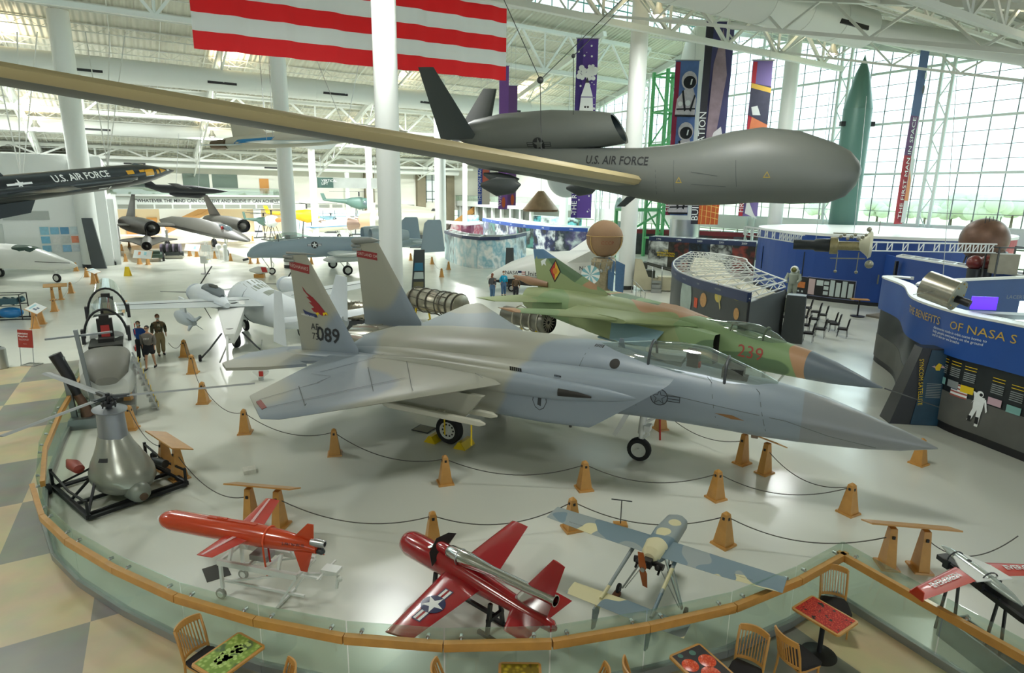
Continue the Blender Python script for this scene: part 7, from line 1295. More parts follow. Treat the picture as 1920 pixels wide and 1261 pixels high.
for i, px in enumerate((1828, 1851)):
    q = D(px, 492, 31); t = thing('fuel_sphere', 'glossy maroon %s sphere under the brown capsule' % ('left' if i == 0 else 'right'), 'tank', (q.x, q.y, 0)); MB().ball((0, 0, q.z), .36, 20, 12).build('sphere', mat('sphere_maroon', '#6f2a26', .25), t); MB().cyl((0, 0, 0), (0, 0, q.z-.3), .2, .28, 12).build('pedestal', M_DKSTEEL, t)
q = D(1882, 494, 30); t = thing('engine_display', 'framed open engine display with a gold emblem beside the brown capsule', 'display', (q.x, q.y, 0)); MB().box((0, 0, q.z), (1.0, .6, .95)).build('housing', mat('housing_grey', '#8f8b7a', .5, var=.2, vs=3), t, smooth=0); mb = MB()
for x in (-.65, .75):
    for y in (-.4, .4): mb.bar((x, y, 0), (x, y, q.z+.8), .06)
    mb.bar((x, -.4, q.z+.8), (x, .4, q.z+.8), .06)
mb.bar((-.65, -.4, q.z+.8), (.75, -.4, q.z+.8), .06); mb.build('frame', M_DKSTEEL, t, smooth=0)
# ---- solar system wall with its truss roof
sp_ = smooth([G(1296, 472, 3.0), G(1266, 488, 3.0), G(1268, 505, 3.0), G(1300, 520, 3.0), G(1350, 534, 3.0), G(1406, 548, 3.0)], 6); sp_ = [V((p.x, p.y, 0)) for p in sp_]; in_ = smooth([G(1330, 474, 3.0), G(1392, 484, 3.0), G(1402, 492, 3.0), G(1418, 505, 3.0), G(1474, 527, 3.0)], 8); in_ = [V((p.x, p.y, 0)) for p in in_]
t = thing('exhibit_wall', 'curved charcoal solar system wall with planets under a white lattice roof', 'wall', (0, 0, 0)); mb = MB(); ribbon(mb, sp_[6:], 0, 2.6, .12); sw = mb.build('picture_wall', mat('charcoal_print', '#2f3536', .4), t); mb = MB(); ribbon(mb, sp_, 2.55, 3.0, .22); fb = mb.build('header_band', M_NAVY, t); mb = MB(); q0, q1 = sp_[-1], in_[-1]; ribbon(mb, [q0, q0.lerp(q1, .5), q1], 0, 2.55, .1); mb.build('end_wall', mat('end_panel_grey', '#54595a', .5), t, smooth=0); mb = MB(); mb.bar(q0+V((0, 0, 2.5)), q1+V((0, 0, .1)), .08); mb.bar(q0, q0+V((0, 0, 2.6)), .1); mb.bar(q1, q1+V((0, 0, 2.6)), .1); mb.build('end_brace', M_BLACK, t, smooth=0)
mb = MB(); N = 13
def tr(mb, a, b, z=2.72, h=.3):
    mb.bar(a+V((0, 0, z)), b+V((0, 0, z)), .05); mb.bar(a+V((0, 0, z+h)), b+V((0, 0, z+h)), .05); n = 8
    for i in range(n): mb.bar(a.lerp(b, i/n)+V((0, 0, z+(h if i % 2 else 0))), a.lerp(b, (i+1)/n)+V((0, 0, z+(0 if i % 2 else h))), .035)
for i in range(N): f = i/(N-1); a = at_path(sp_, f)[0]; b = at_path(in_, f)[0]; tr(mb, a, b)
for pth in (sp_, in_):
    for i in range(len(pth)-1): mb.bar(pth[i]+V((0, 0, 3.03)), pth[i+1]+V((0, 0, 3.03)), .06); mb.bar(pth[i]+V((0, 0, 2.72)), pth[i+1]+V((0, 0, 2.72)), .04)
mb.build('lattice_roof', M_WHITE, t, smooth=0); mb = MB(); rr = []
for i in range(N): f = i/(N-1); a = at_path(sp_, f)[0]; b = at_path(in_, f)[0]; rr.append([a.lerp(b, .22)+V((0, 0, 2.6)), a.lerp(b, .7)+V((0, 0, 2.6)), a.lerp(b, .7)+V((0, 0, 2.62)), a.lerp(b, .22)+V((0, 0, 2.62))])
mb.rings(rr); mb.build('fabric_ceiling', mat('fabric_cream', '#cfc9b4', .8), t, smooth=0)
PLM = [mat('planet_ochre', '#b98c55', .5, var=.4, vs=9), mat('planet_yellow', '#c4b04f', .5, var=.15, vs=5), mat('planet_olive', '#8b8a4d', .5, var=.3, vs=6), mat('planet_fire', '#c94a22', .5, var=.5, vs=6), mat('planet_pale', '#9aaaa2', .5, var=.25, vs=2), mat('ring_cream', '#b8ab73', .5)]
for px, py, r_, k, e in ((1321, 562, .3, 0, 1.2), (1349, 555, .28, 1, 1.05), (1384, 551, .42, 2, .7), (1383, 588, .2, 0, 1.4), (1288, 558, .8, 4, 1.5)): q, dr = on_wall(sp_, px, py); discs(t, [(0, 0, r_, 0, e)], q, dr, (0, 0, 1), [PLM[k]], 'printed_planet', sw)
q, dr = on_wall(sp_, 1307, 567); decal([(0, rect(-.18, -.25, .18, .25))], t, q, dr, (0, 0, 1), [PLM[3]], 'printed_sun', sw, .02)
decal([(0, [(-.18, .55), (-.1, .6), (.3, -.5), (.24, -.62), (.12, -.3), (-.1, .2)])], t, on_wall(sp_, 1349, 555)[0], on_wall(sp_, 1349, 555)[1], (0, 0, 1), [PLM[5]], 'printed_ring', sw, .03)
for i, px in enumerate((1290, 1300, 1318, 1338, 1352, 1368, 1390)): q, d = at_path(sp_, .35+.09*i); letter(('EARTH', 'ORBIT', '1977', 'MISSION', 'PLANETS', '1989', 'MOONS')[i], .14, M_EXG, t, q+V((0, 0, 2.8)), d, (0, 0, 1), hit=fb, off=.02)
# ---- space station timeline walls behind
def panel_run(name, lab, pts, z0, z1, cols, header, hz=.32, caps=(), seed=1, nseg=6, roof=1.2, rcol=None, words_=None):
    P = [V((p.x, p.y, 0)) for p in pts]; t = thing('exhibit_wall', lab, 'wall', (0, 0, 0)); mb = MB(); m_ = [mat_print('%s_print_%d' % (name, i), c, .5+.1*i, seed+i*3) for i, c in enumerate(cols)]
    for i in range(nseg):
        seg = [at_path(P, (i+j/3)/nseg)[0] for j in range(4)]; ribbon(mb, seg, z0, z1-hz, .12, i % len(m_))
    w0 = mb.build('picture_wall', m_, t, smooth=0); mb = MB(); ribbon(mb, P, z1-hz, z1, .2); h0 = mb.build('header_band', header, t, smooth=0)
    d = (P[-1]-P[0]).normalized(); nrm = V((-d.y, d.x, 0)); nrm = nrm if nrm.y > 0 else -nrm; mb = MB(); ribbon(mb, [p+nrm*roof for p in P], z1-.3, z1, .08)
    for i in range(nseg*2+1): q = at_path(P, i/(nseg*2))[0]; mb.bar(q+V((0, 0, z1-.05)), q+nrm*roof+V((0, 0, z1-.05)), .12, .06)
    rs = []
    for i in range(nseg*2+1): q = at_path(P, i/(nseg*2))[0]; rs.append([q+nrm*.15+V((0, 0, z1-.2)), q+nrm*(roof-.05)+V((0, 0, z1-.2)), q+nrm*(roof-.05)+V((0, 0, z1-.18)), q+nrm*.15+V((0, 0, z1-.18))])
    mb.rings(rs, 1); mb.build('roof_frame', [M_EXW, rcol or M_EXG], t, smooth=0)
    for i, s in enumerate(words_ or []): q, d2 = at_path(P, (i+.5)/len(words_)); letter(s, hz*.6, M_PRINT, t, q+V((0, 0, z1-hz/2)), d2 if d2.x > 0 else -d2, (0, 0, 1), hit=h0, off=.02)
    return t, P, w0
ta, Pa, wa = panel_run('station', 'black exhibit wall of the space station with a red and navy header', [G(1214, 500), G(1310, 508), G(1412, 516)], 0, 3.05, [['#c9cfcd', '#2a2c2c', '#e2e5e2', '#3b3f3d'], ['#4f463c', '#1c1f1f', '#8e3a32', '#2b3236'], ['#10151a', '#1d3550', '#0c1014', '#3f5d7c']], M_NAVY, .42, nseg=5, roof=2.0, words_=['1996', '1998', '2000', '2001', '2009'], seed=4)
q, d = at_path(Pa, .14); letter('THE\nINTERNATIONAL\nSPACE STATION', .24, M_YELLOW, ta, q+V((.5, 0, 1.5)), d, (0, 0, 1), hit=wa, off=.03, bold=.02)
panel_run('orbit', 'dark red topped exhibit wall behind the space station wall', [G(1190, 476), G(1300, 480), G(1420, 487)], 0, 3.0, [['#3c3f44', '#26292d', '#5a5560'], ['#23262a', '#5c2026', '#2a3433']], mat('header_maroon', '#7a2530', .5), .5, nseg=5, roof=2.5, seed=9)
tb, Pb, wb = panel_run('timeline', 'curved white and blue timeline wall with a big aircraft photo near the white spaceplane', [G(835, 484), G(848, 492), G(868, 499), G(900, 504), G(935, 503), G(965, 497), G(985, 489)], 0, 3.0, [['#6f8f9a', '#2f4a52', '#b9d4d8', '#41656e'], ['#e6edee', '#a8cdd6', '#f2f5f4', '#c7dfe3'], ['#e9eff0', '#8fc0cf', '#f4f6f5', '#9ab6bd'], ['#2d86a8', '#c9d8da', '#4a5a5c']], M_NAVY, .3, nseg=4, roof=3.0, seed=2)
panel_run('ring', 'long curved navy topped timeline wall sweeping behind the white spaceplane', [G(905, 444), G(930, 452), G(975, 462), G(1030, 470), G(1100, 474)], 0, 3.0, [['#cfdde0', '#5f5a86', '#2e3d45', '#e3ebec'], ['#252e33', '#3e7f78', '#11161a', '#6a7b80'], ['#10141a', '#1a2c5c', '#d9e2e6', '#202830']], mat('header_bright_blue', '#2a4fa3', .45), .45, nseg=7, roof=5.0, seed=5, rcol=M_EXW, words_=['1957', '1961', '1965', '1969', '1975', '1981', '1990'])
panel_run('backring', 'far white topped exhibit wall beneath the hanging capsule', [G(940, 428), G(1010, 434), G(1090, 436)], 0, 3.2, [['#39474d', '#73c6d2', '#20282c', '#c9dfe2'], ['#8ecbd6', '#dfe9ea', '#45565c']], M_EXW, .3, nseg=5, roof=6, seed=7, rcol=M_EXW)
panel_run('leftring', 'far exhibit wall left of the gold lander with red and white prints', [G(838, 452), G(880, 456), G(905, 452)], 0, 2.8, [['#d9dede', '#8f2e48', '#b9c3c6'], ['#3d2a3a', '#6a2a48', '#c6cdd0']], M_EXW, .3, nseg=3, roof=4, seed=12, rcol=M_EXW)
o = MB().lathe([(1.4, 0), (1.4, 3.0), (1.3, 3.1)], n=28).build('display_drum', mat_print('aqua_print', ['#1f8fc0', '#7fc3d8', '#d3e6e4', '#2a7fae'], .6, 3)); o.location = G(883, 437); tag(o, 'bright blue round display drum before the gold lander', 'display')
# ---- white spaceplane
N0 = G(912, 520, 1.2); K = Fr((N0.x, N0.y+1.2, 0), PI+.12); t = thing('spaceplane', 'white wingless spaceplane with a black belly, its nose pointing left', 'spacecraft', K.O, K.yaw); mb = MB()
mb.body([(0, 0, 1.0, .1, .1), (-.6, 0, 1.15, .5, .4, 2.2), (-1.8, 0, 1.45, .9, .75, 2.4), (-3.2, 0, 1.7, 1.2, .98, 2.6), (-5.5, 0, 1.85, 1.5, 1.1, 2.8), (-8.6, 0, 2.0, 1.7, 1.1, 3)], 28); sf = mb.build('hull', M_WHITE, t)
MB().rings([[V((x, w_, z0)), V((x, -w_, z0)), V((x, -w_*.8, z1)), V((x, w_*.8, z1))] for x, w_, z1, z0 in ((-.5, .4, .75, .95), (-3, 1.25, .55, 1.15), (-6, 1.6, .55, 1.15), (-8.7, 1.85, .7, 1.2))]).build('black_belly', M_BLACK, t)
for s in (-1, 1): MB().plate([(-5.4, s*1.3, 2.2), (-8.8, s*1.5, 2.2), (-9.3, s*2.5, 3.9), (-8.1, s*2.4, 3.8)], .16).build('tail_fin', M_WHITE, t); MB().wheel((-6.6, s*1.1, .28), (0, 1, 0), .28, .2).build('wheel', [M_TYRE, M_HUB], t); MB().bar((-6.6, s*1.1, .3), (-6.6, s*.9, 1.0), .1).build('strut', M_STEEL, t, smooth=0)
MB().wheel((-1.8, 0, .25), (0, 1, 0), .25, .15).build('wheel', [M_TYRE, M_HUB], t); MB().bar((-1.8, 0, .3), (-1.8, 0, .9), .08).build('strut', M_STEEL, t, smooth=0)
rt = V((-1, 0, 0)); letter('NASA', .36, M_INK, t, (-1.7, 2, 1.5), rt, (0, 0, 1), hit=sf, off=.02); letter('United', .5, M_INK, t, (-3.3, 2, 1.45), rt, (0, 0, 1), hit=sf, off=.02); letter('NASA', .4, M_INK, t, (-7.0, 2.2, 1.9), rt, (0, 0, 1), hit=sf, off=.02); letter('esa', .45, mat('esa_blue', '#4a86b8', .5), t, (-7.7, 2.2, 1.35), rt, (0, 0, 1), hit=sf, off=.02)
decal([(0, rect(-.25, -.15, .25, .15)), (1, rect(-.25, 0, 0, .15)), (2, rect(0, -.1, .25, -.04)), (2, rect(0, .04, .25, .1))], t, (-2.4, 2, 1.5), rt, (0, 0, 1), [M_PRINT, M_NAVY, M_RED], 'printed_flag', sf, .02)
decal([(0, [(-.2, -.3), (.5, -.3), (.5, .4), (.3, .4)])], t, (-3.9, 2, 2.1), rt, (0, 0, 1), [mat('window_tan', '#a8a594', .3)], 'side_window', sf, .02)
# ---- sphere topped satellite
P = G(1128, 564); c = D(1127, 447, P.y); t = thing('lander_satellite', 'foil wrapped spacecraft topped by a tan sphere, with striped dish and blue panels', 'satellite', P); zc = c.z
MB().ball((0, 0, zc), 1.22, 40, 26).build('sphere', mat('sphere_tan', '#8d6f52', .75, bump=.4, vs=20), t)
mb = MB(); mb.tube([(1.235*math.cos(R(x)), 1.235*math.sin(R(x)), zc+.2) for x in range(0, 360, 15)], .02, 6, closed=True)
for x in (215, 325): mb.tube([(1.25*math.cos(R(e))*math.cos(R(x)), 1.25*math.cos(R(e))*math.sin(R(x)), zc+1.25*math.sin(R(e))) for e in range(8, -70, -8)], .035, 6)
mb.build('gold_strap', mat('strap_gold', '#c9a66a', .35, .5), t); letter('CCCP', .32, mat('letter_rust', '#8a4a34', .6), t, (0, -1.3, zc-.2), (1, 0, 0), (0, 0, 1), hit=None, off=.03)
MB().lathe([(.9, .15), (.62, .4), (.55, 1.0), (.55, 2.0), (.75, 2.3), (.85, 2.75), (.7, 2.95)], n=30).build('foil_trunk', mat('crinkled_foil', '#a89b80', .45, .35, var=.35, vs=9, bump=.8), t)
mb = MB()
for i in range(12): a = i*PI/6; mb.cyl((.85*math.cos(a), .85*math.sin(a), 2.1), (.8*math.cos(a+.2), .8*math.sin(a+.2), 2.9), .03, n=6)
for i in range(10): a = i*PI/5; mb.ball((.7*math.cos(a), .7*math.sin(a), 1.9+.25*(i % 3)), .13, 10, 8)
mb.build('fittings', M_STEEL, t); dc = D(1107, 515, P.y-1.2)-P; dn = (EYEP-P-dc).normalized(); a_, s_, u_ = frame(dn); mb = MB()
for i in range(16): a0, a1 = 2*PI*i/16, 2*PI*(i+1)/16; mb.add([dc-dn*.1]+[dc+s_*(.62*math.cos(a))+u_*(.62*math.sin(a)) for a in (a0, (a0+a1)/2, a1)], [(0, 1, 2, 3)], i % 2)
mb.build('striped_dish', [M_WHITE, mat('dish_aqua', '#7db3bd', .5)], t, smooth=0); MB().bar(dc-dn*.1, (0, 0, 1.5), .08).build('dish_arm', M_STEEL, t, smooth=0)
for j, (x0, x1) in enumerate(((1141, 1153), (1155, 1172))):
    q0, q1, q2, q3 = [D(px, py, P.y-.6)-P for px, py in ((x0, 482+6*j), (x1, 490+6*j), (x1-4, 548+4*j), (x0-2, 540+4*j))]; MB().plate([q0, q1, q2, q3], .05).build('solar_panel', mat('solar_blue', '#4d6f93', .25, .3, var=.25, vs=8), t, smooth=0)
MB().bar((.5, 0, 1.9), D(1157, 515, P.y-.6)-P, .06).build('panel_arm', M_STEEL, t, smooth=0)
# ---- tall rockets
P = G(1578, 430, 0); Y0 = 58.8; b0_ = D(1580, 415, Y0); t = thing('missile', 'tall dark green missile standing before the great window', 'missile', (b0_.x, b0_.y, 0)); tp = D(1628, 102, Y0).z
MB().lathe([(1.2, 0), (1.2, tp-4.6), (1.22, tp-4.6), (1.2, tp-4.5), (.58, tp-1.6), (.12, tp-.4), (.01, tp)], n=36).build('missile_body', mat('missile_green', '#4c7067', .4, .1), t)
for s in (-1, 1): MB().box((s*1.3, -.2, 13.6), (.45, .4, .4)).build('side_bracket', M_BLACK, t, smooth=0)
q = D(1284, 420, 66); t = thing('rocket', 'tall white rocket standing behind the astronaut banners', 'rocket', (q.x, q.y, 0)); MB().lathe([(1.55, 0), (1.55, 4.6)], n=36).build('silver_base', M_STEEL, t); MB().lathe([(1.56, 4.6), (1.56, 15), (1.75, 16), (1.75, 20), (1.3, 22), (.6, 23.2), (.05, 23.6)], n=36).build('rocket_body', M_WHITE, t)
# ---- green gantry
q = D(1236, 448, 72); t = thing('gantry', 'bright green steel launch gantry behind the white column', 'gantry', (q.x, q.y, 0), .4); mb = MB(); M_GN = mat('gantry_green', '#4f9e62', .45)
for x in (-1.25, 1.25):
    for y in (-1.25, 1.25): mb.bar((x, y, 0), (x, y, 20.2), .3)
for z in (2.2, 5.5, 9, 12.5, 16, 19.8):
    for s in (-1.25, 1.25): mb.bar((-1.25, s, z), (1.25, s, z), .2); mb.bar((s, -1.25, z), (s, 1.25, z), .2)
for i, z in enumerate((2.2, 5.5, 9, 12.5, 16)):
    s = 1.25 if i % 2 else -1.25
    for y in (-1.25, 1.25): mb.bar((-s, y, z), (s, y, z+3.4), .13)
mb.bar((-5.2, 1.25, 5.4), (-1.25, 1.25, 5.4), .3); mb.bar((-5.2, 1.25, 0), (-5.2, 1.25, 5.4), .3); mb.bar((-5.2, -1.25, 5.4), (-1.25, -1.25, 5.4), .3); mb.bar((-5.2, -1.25, 0), (-5.2, -1.25, 5.4), .3); mb.bar((-5.2, -1.25, 5.4), (-5.2, 1.25, 5.4), .3); mb.bar((-5.2, -1.25, 3), (-1.25, -1.25, 5), .2)
mb.build('gantry_frame', M_GN, t, smooth=0); o = MB().lathe([(.75, 0), (.75, 5.2), (.5, 6.2), (.1, 6.6)], n=20).build('small_missile', mat('missile_slate', '#5a6262', .4)); o.location = G(1158, 452); tag(o, 'short dark missile left of the green gantry, behind the tan sphere', 'missile')
# ---- things hung or standing far back
q = D(1014, 380, 70); t = thing('space_capsule', 'brown scorched cone capsule hanging below the drone', 'capsule', q); MB().lathe([(2.0, -.7), (1.9, -.95), (2.0, -.7), (.45, 1.15), (.3, 1.3)], n=28).build('cone', mat('capsule_scorched', '#8f7559', .5, .2, var=.4, vs=1.5), t); MB().cyl((0, 0, 1.2), (0, 0, 8), .03, n=6).build('cable', M_STEEL, t)
q = D(1062, 345, 62); t = thing('sphere_probe', 'pale round capsule hanging behind the purple banner', 'capsule', q); MB().ball((0, 0, .6), 1.9, 28, 18).build('sphere', mat('probe_pale', '#c9d0d0', .4), t); MB().cyl((0, 0, 2), (0, 0, 9), .03, n=6).build('cable', M_STEEL, t)
q = G(925, 425); t = thing('moon_lander', 'gold and black lander on spread legs far behind the timeline', 'spacecraft', (q.x, q.y, 0)); MB().lathe([(2.1, 1.4), (2.1, 3.2), (1.6, 3.4)], n=8).build('descent_stage', mat('foil_gold', '#b8a052', .35, .6, var=.3, vs=3), t, smooth=0); MB().ball((0, 0, 4.6), (1.7, 1.5, 1.3), 10, 7).build('ascent_stage', M_DKSTEEL, t, smooth=0); mb = MB()
for i in range(4): a = i*PI/2+.5; mb.bar((2*math.cos(a), 2*math.sin(a), 2.8), (4*math.cos(a), 4*math.sin(a), .1), .18); mb.bar((2*math.cos(a), 2*math.sin(a), 1.5), (3.6*math.cos(a), 3.6*math.sin(a), .5), .12); mb.cyl((4*math.cos(a), 4*math.sin(a), 0), (4*math.cos(a), 4*math.sin(a), .15), .5, n=12)
mb.build('landing_leg', M_WHITE, t, smooth=0)
q = G(855, 425); t = thing('display_case', 'long dark roofed display module right of the stone piers', 'display', (q.x-4, q.y, 0), HYAW); MB().box((0, 0, 5.0), (17, 4, 2.6)).build('module_body', mat('module_slate', '#6d7a77', .5), t, smooth=0); MB().box((0, 0, 6.4), (17.2, 4.4, .3)).build('module_roof', mat('module_roof', '#8b8a70', .6), t, smooth=0)
for x in (-6, 0, 6): MB().box((x, 0, 1.85), (.5, 3, 3.7)).build('module_leg', M_EXW, t, smooth=0)
# ---- ejection seat trainer and rail
q = G(1238, 548); t = thing('flight_trainer', 'cream open cockpit trainer with a steep seat back and small steps', 'simulator', (q.x-.2, q.y+.9, 0), -.15); MT = mat('trainer_cream', '#c8c2a6', .5, var=.08, vs=3)
MB().plate([(-1.7, -.5, 0.5), (-1.0, -.5, .1), (.2, -.5, .1), (.2, -.5, .9), (-.6, -.5, 1.1), (-1.1, -.5, 2.3), (-1.6, -.5, 2.35)], .08).build('side_panel', MT, t, smooth=0); MB().plate([(-1.7, .5, 0.5), (-1.0, .5, .1), (.2, .5, .1), (.2, .5, .9), (-.6, .5, 1.1), (-1.1, .5, 2.3), (-1.6, .5, 2.35)], .08).build('side_panel', MT, t, smooth=0); MB().box((.9, .1, .6), (1.5, 1.0, 1.0)).build('nose_box', MT, t, smooth=0); mb = MB(); mb.box((-.6, 0, 1.2), (1.0, .8, .7)); mb.bar((-.9, -.5, 2.1), (1.5, -.6, 1.5), .12); mb.bar((-.9, .5, 2.1), (1.3, .5, 1.6), .12); mb.box((-.9, 0, 1.9), (.4, .6, .5)); mb.build('machinery', mat('trainer_dark', '#3d4038', .6), t, smooth=0)
MB().box((0, -1.0, .15), (.7, .5, .3)).box((0, -.8, .45), (.7, .3, .3)).box((0, -.65, .75), (.7, .2, .2)).build('steps', M_STEEL, t, smooth=0); MB().tube([(.35, -1.2, 0), (.35, -1.0, 1.6), (.35, -.7, 1.9)], .03, 6).tube([(-.35, -1.2, 0), (-.35, -1.0, 1.6), (-.35, -.7, 1.9)], .03, 6).build('handrail', M_STEEL, t)
t = thing('queue_railing', 'thin steel railing right of the sphere satellite', 'railing', (0, 0, 0)); mb = MB()
for px, py in ((1184, 548), (1192, 556), (1200, 566), (1208, 578)): q = G(px, py); mb.cyl(q, q+V((0, 0, 1.05)), .025, n=8); mb.cyl(q, q+V((0, 0, .03)), .12, n=10)
for z in (1.0, .55): mb.tube([G(*p)+V((0, 0, z)) for p in ((1184, 548), (1192, 556), (1200, 566), (1208, 578))], .02, 6)
mb.build('rail', M_STEEL, t)
# ---- astronaut statue, high table, charcoal kiosk
q = G(1455, 590); t = thing('astronaut_statue', 'white suited astronaut figure standing before the moon poster', 'statue', (q.x+1.5, q.y+1.5, .9), -2.2)
MB().box((0, 0, -.45), (1.4, 1.2, .9)).build('plinth', mat('moon_grey', '#5c6156', .6, var=.3, vs=3), t, smooth=0); MS = mat('suit_grey_white', '#9fa79a', .7); MB().ball((0, 0, 1.75), .24, 20, 14).build('helmet', M_WHITE, t); MB().ball((.14, 0, 1.75), .17, 16, 10).build('visor', mat('visor_gold', '#7c7a4a', .1, .8), t)
MB().tube([(0, 0, .85), (0, 0, 1.1), (0, 0, 1.45), (0, 0, 1.58)], [.25, .28, .3, .16], 16).build('suit_torso', MS, t); MB().box((-.28, 0, 1.35), (.26, .5, .7)).build('backpack', MS, t, smooth=0)
for s in (-1, 1): MB().tube([(0, s*.12, .9), (.02, s*.15, .45), (0, s*.16, .08)], [.17, .14, .12], 12).build('suit_leg', MS, t); MB().box((.05, s*.16, .06), (.34, .17, .12)).build('boot', M_EXG, t, smooth=0); MB().tube([(0, s*.3, 1.48), (.12, s*.42, 1.15), (.35, s*.3, .95)], [.12, .1, .07], 12).build('suit_arm', MS, t)
q = G(1604, 592); t = thing('high_table', 'tall oak topped table by the blue theatre wall', 'table', q+V((0, -.2, 0)), -.25); MB().box((0, 0, 1.08), (1.0, .5, .05)).build('tabletop', M_WOOD, t, smooth=0); MB().cyl((0, 0, 0), (0, 0, 1.06), .05).build('pedestal', M_BLACK, t); MB().cyl((0, 0, 0), (0, 0, .05), .4, n=24).build('foot', M_BLACK, t)
t = thing('pylon_sign', 'charcoal pylon sign standing among the black chairs', 'sign', G(1484, 640), -.5, 'dark leaning pylon signs'); MB().frus((0, 0, 0), (1.0, .8), (.85, .7), 2.4).build('sign_body', mat('kiosk_charcoal', '#44494b', .4), t, smooth=0)
# ---- black stacking chairs
def hall_chair(P, yaw, lab, proto=[]):
    if proto: return dup(proto[0], P, yaw, lab)
    t = thing('stacking_chair', lab, 'chair', P, yaw, 'black chairs by the solar system wall'); proto.append(t); MB().box((0, 0, .46), (.46, .46, .09)).build('seat', M_SEAT, t); MB().box((-.24, 0, .78), (.06, .44, .44), rot=Matrix.Rotation(-.15, 3, 'Y')).build('backrest', M_SEAT, t)
    for x, y in ((.2, .2), (.2, -.2), (-.2, .2), (-.2, -.2)): MB().tube([(x, y, .44), (x*1.15, y, 0)], .014, 6).build('leg', M_DKSTEEL, t)
    MB().tube([(-.2, -.2, .46), (-.27, -.2, .98), (-.27, .2, .98), (-.2, .2, .46)], .014, 6).build('back_frame', M_DKSTEEL, t); return t
ch = [(1514, 640, 'frontmost of the black chairs'), (1536, 632, 'second from the front'), (1578, 632, 'rightmost, alone at the end'), (1563, 622, 'next to the rightmost'), (1540, 604, 'middle of the back row'), (1557, 618, 'left of the rightmost pair'), (1524, 612, 'behind the frontmost'), (1528, 598, 'in the second row from the back'), (1512, 590, 'back row, right of the pylon sign'), (1504, 608, 'close right of the pylon sign'), (1507, 624, 'tucked right of the pylon sign'), (1458, 585, 'back row, left of the pylon sign'), (1450, 600, 'left of the pylon sign'), (1446, 612, 'nearest the solar system wall end'), (1464, 608, 'touching the pylon sign outline')]
for px, py, l in ch: hall_chair(G(px, py)+V((0, 0, 0)), 2.55, 'black stacking chair, '+l)
# ---- small museum props on the left floor
P = G(389, 490); t = thing('easel', 'white easel board standing before the black jets', 'easel', P, .2); MB().box((0, 0, 1.3), (.9, .04, .65)).build('board', M_WHITE, t, smooth=0)
for a, b in (((-.35, 0, 0), (-.1, 0, 1.9)), ((.35, 0, 0), (.1, 0, 1.9)), ((0, .5, 0), (0, .05, 1.7))): MB().bar(a, b, .04).build('leg', M_EXW, t, smooth=0)
P = G(424, 490); t = thing('space_suit', 'white space suit mannequins on stands before the black jet nose', 'mannequin', P); MB().ball((0, 0, 1.55), .2, 14, 10).tube([(0, 0, .1), (0, 0, .8), (0, 0, 1.4)], [.22, .25, .2], 12).build('suit', M_WHITE, t)
P = G(412, 488); t = thing('space_suit', 'white round-hatted suit stand left of the taller white suit', 'mannequin', P); MB().ball((0, 0, 1.4), .28, 14, 10).tube([(0, 0, .1), (0, 0, 1.2)], [.05, .05], 8).build('suit', M_WHITE, t)
P = G(385, 513); t = thing('display_model', 'small white and black model on a round foot', 'model', P); MB().cyl((0, 0, 0), (0, 0, .04), .35, n=20).cyl((0, 0, 0), (0, 0, .9), .03).build('stand', M_BLACK, t); MB().box((0, 0, 1.2), (.5, .3, .6)).build('model', M_WHITE, t, smooth=0); MB().box((.35, 0, 1.25), (.5, .05, .05)).build('arm', M_YELLOW, t, smooth=0)
P = G(487, 520); t = thing('display_model', 'small red and white pod on the floor behind the propeller aircraft', 'model', P); MB().body([(-.8, 0, .6, .1, .1), (0, 0, .6, .35, .35), (.8, 0, .6, .2, .2)], 14).build('pod', M_WHITE, t); MB().plate([(.4, -.36, .5), (.8, -.3, .5), (.7, -.3, .9), (.3, -.36, .9)], .04).build('red_flash', M_RED, t, smooth=0); MB().box((0, 0, .15), (.8, .4, .3)).build('stand', M_WOOD, t, smooth=0)
# ================================================================== FLAG, BANNERS
a, b = HW(56.2, -10, 0), HW(35.4, -10, 0); L0 = (b-a).length; t = thing('giant_flag', 'giant red and white striped flag hanging from the roof', 'flag', a); d = (b-a).normalized(); nx = V((-d.y, d.x, 0))
zl, zr, SH = D(405, 91, a.y).z, D(943, 151, b.y).z, D(405, 56, a.y).z-D(405, 91, a.y).z
def fp2(u, i): return d*(u*L0) + nx*(.09*math.sin(u*46)+.05*math.sin(u*91+1)) + V((0, 0, zl+(zr-zl)*u+SH*i))
for i in range(6):
    mb = MB(); n = 120; rs = []
    for j in range(n+1):
        u = j/n; rs.append([fp2(u, i), fp2(u, i+1), fp2(u, i+1)+nx*.02, fp2(u, i)+nx*.02])
    mb.rings(rs); mb.build('stripe', mat_cloth('flag_red', '#f04048') if i % 2 == 0 else mat_cloth('flag_white', '#f4f6f6'), t)
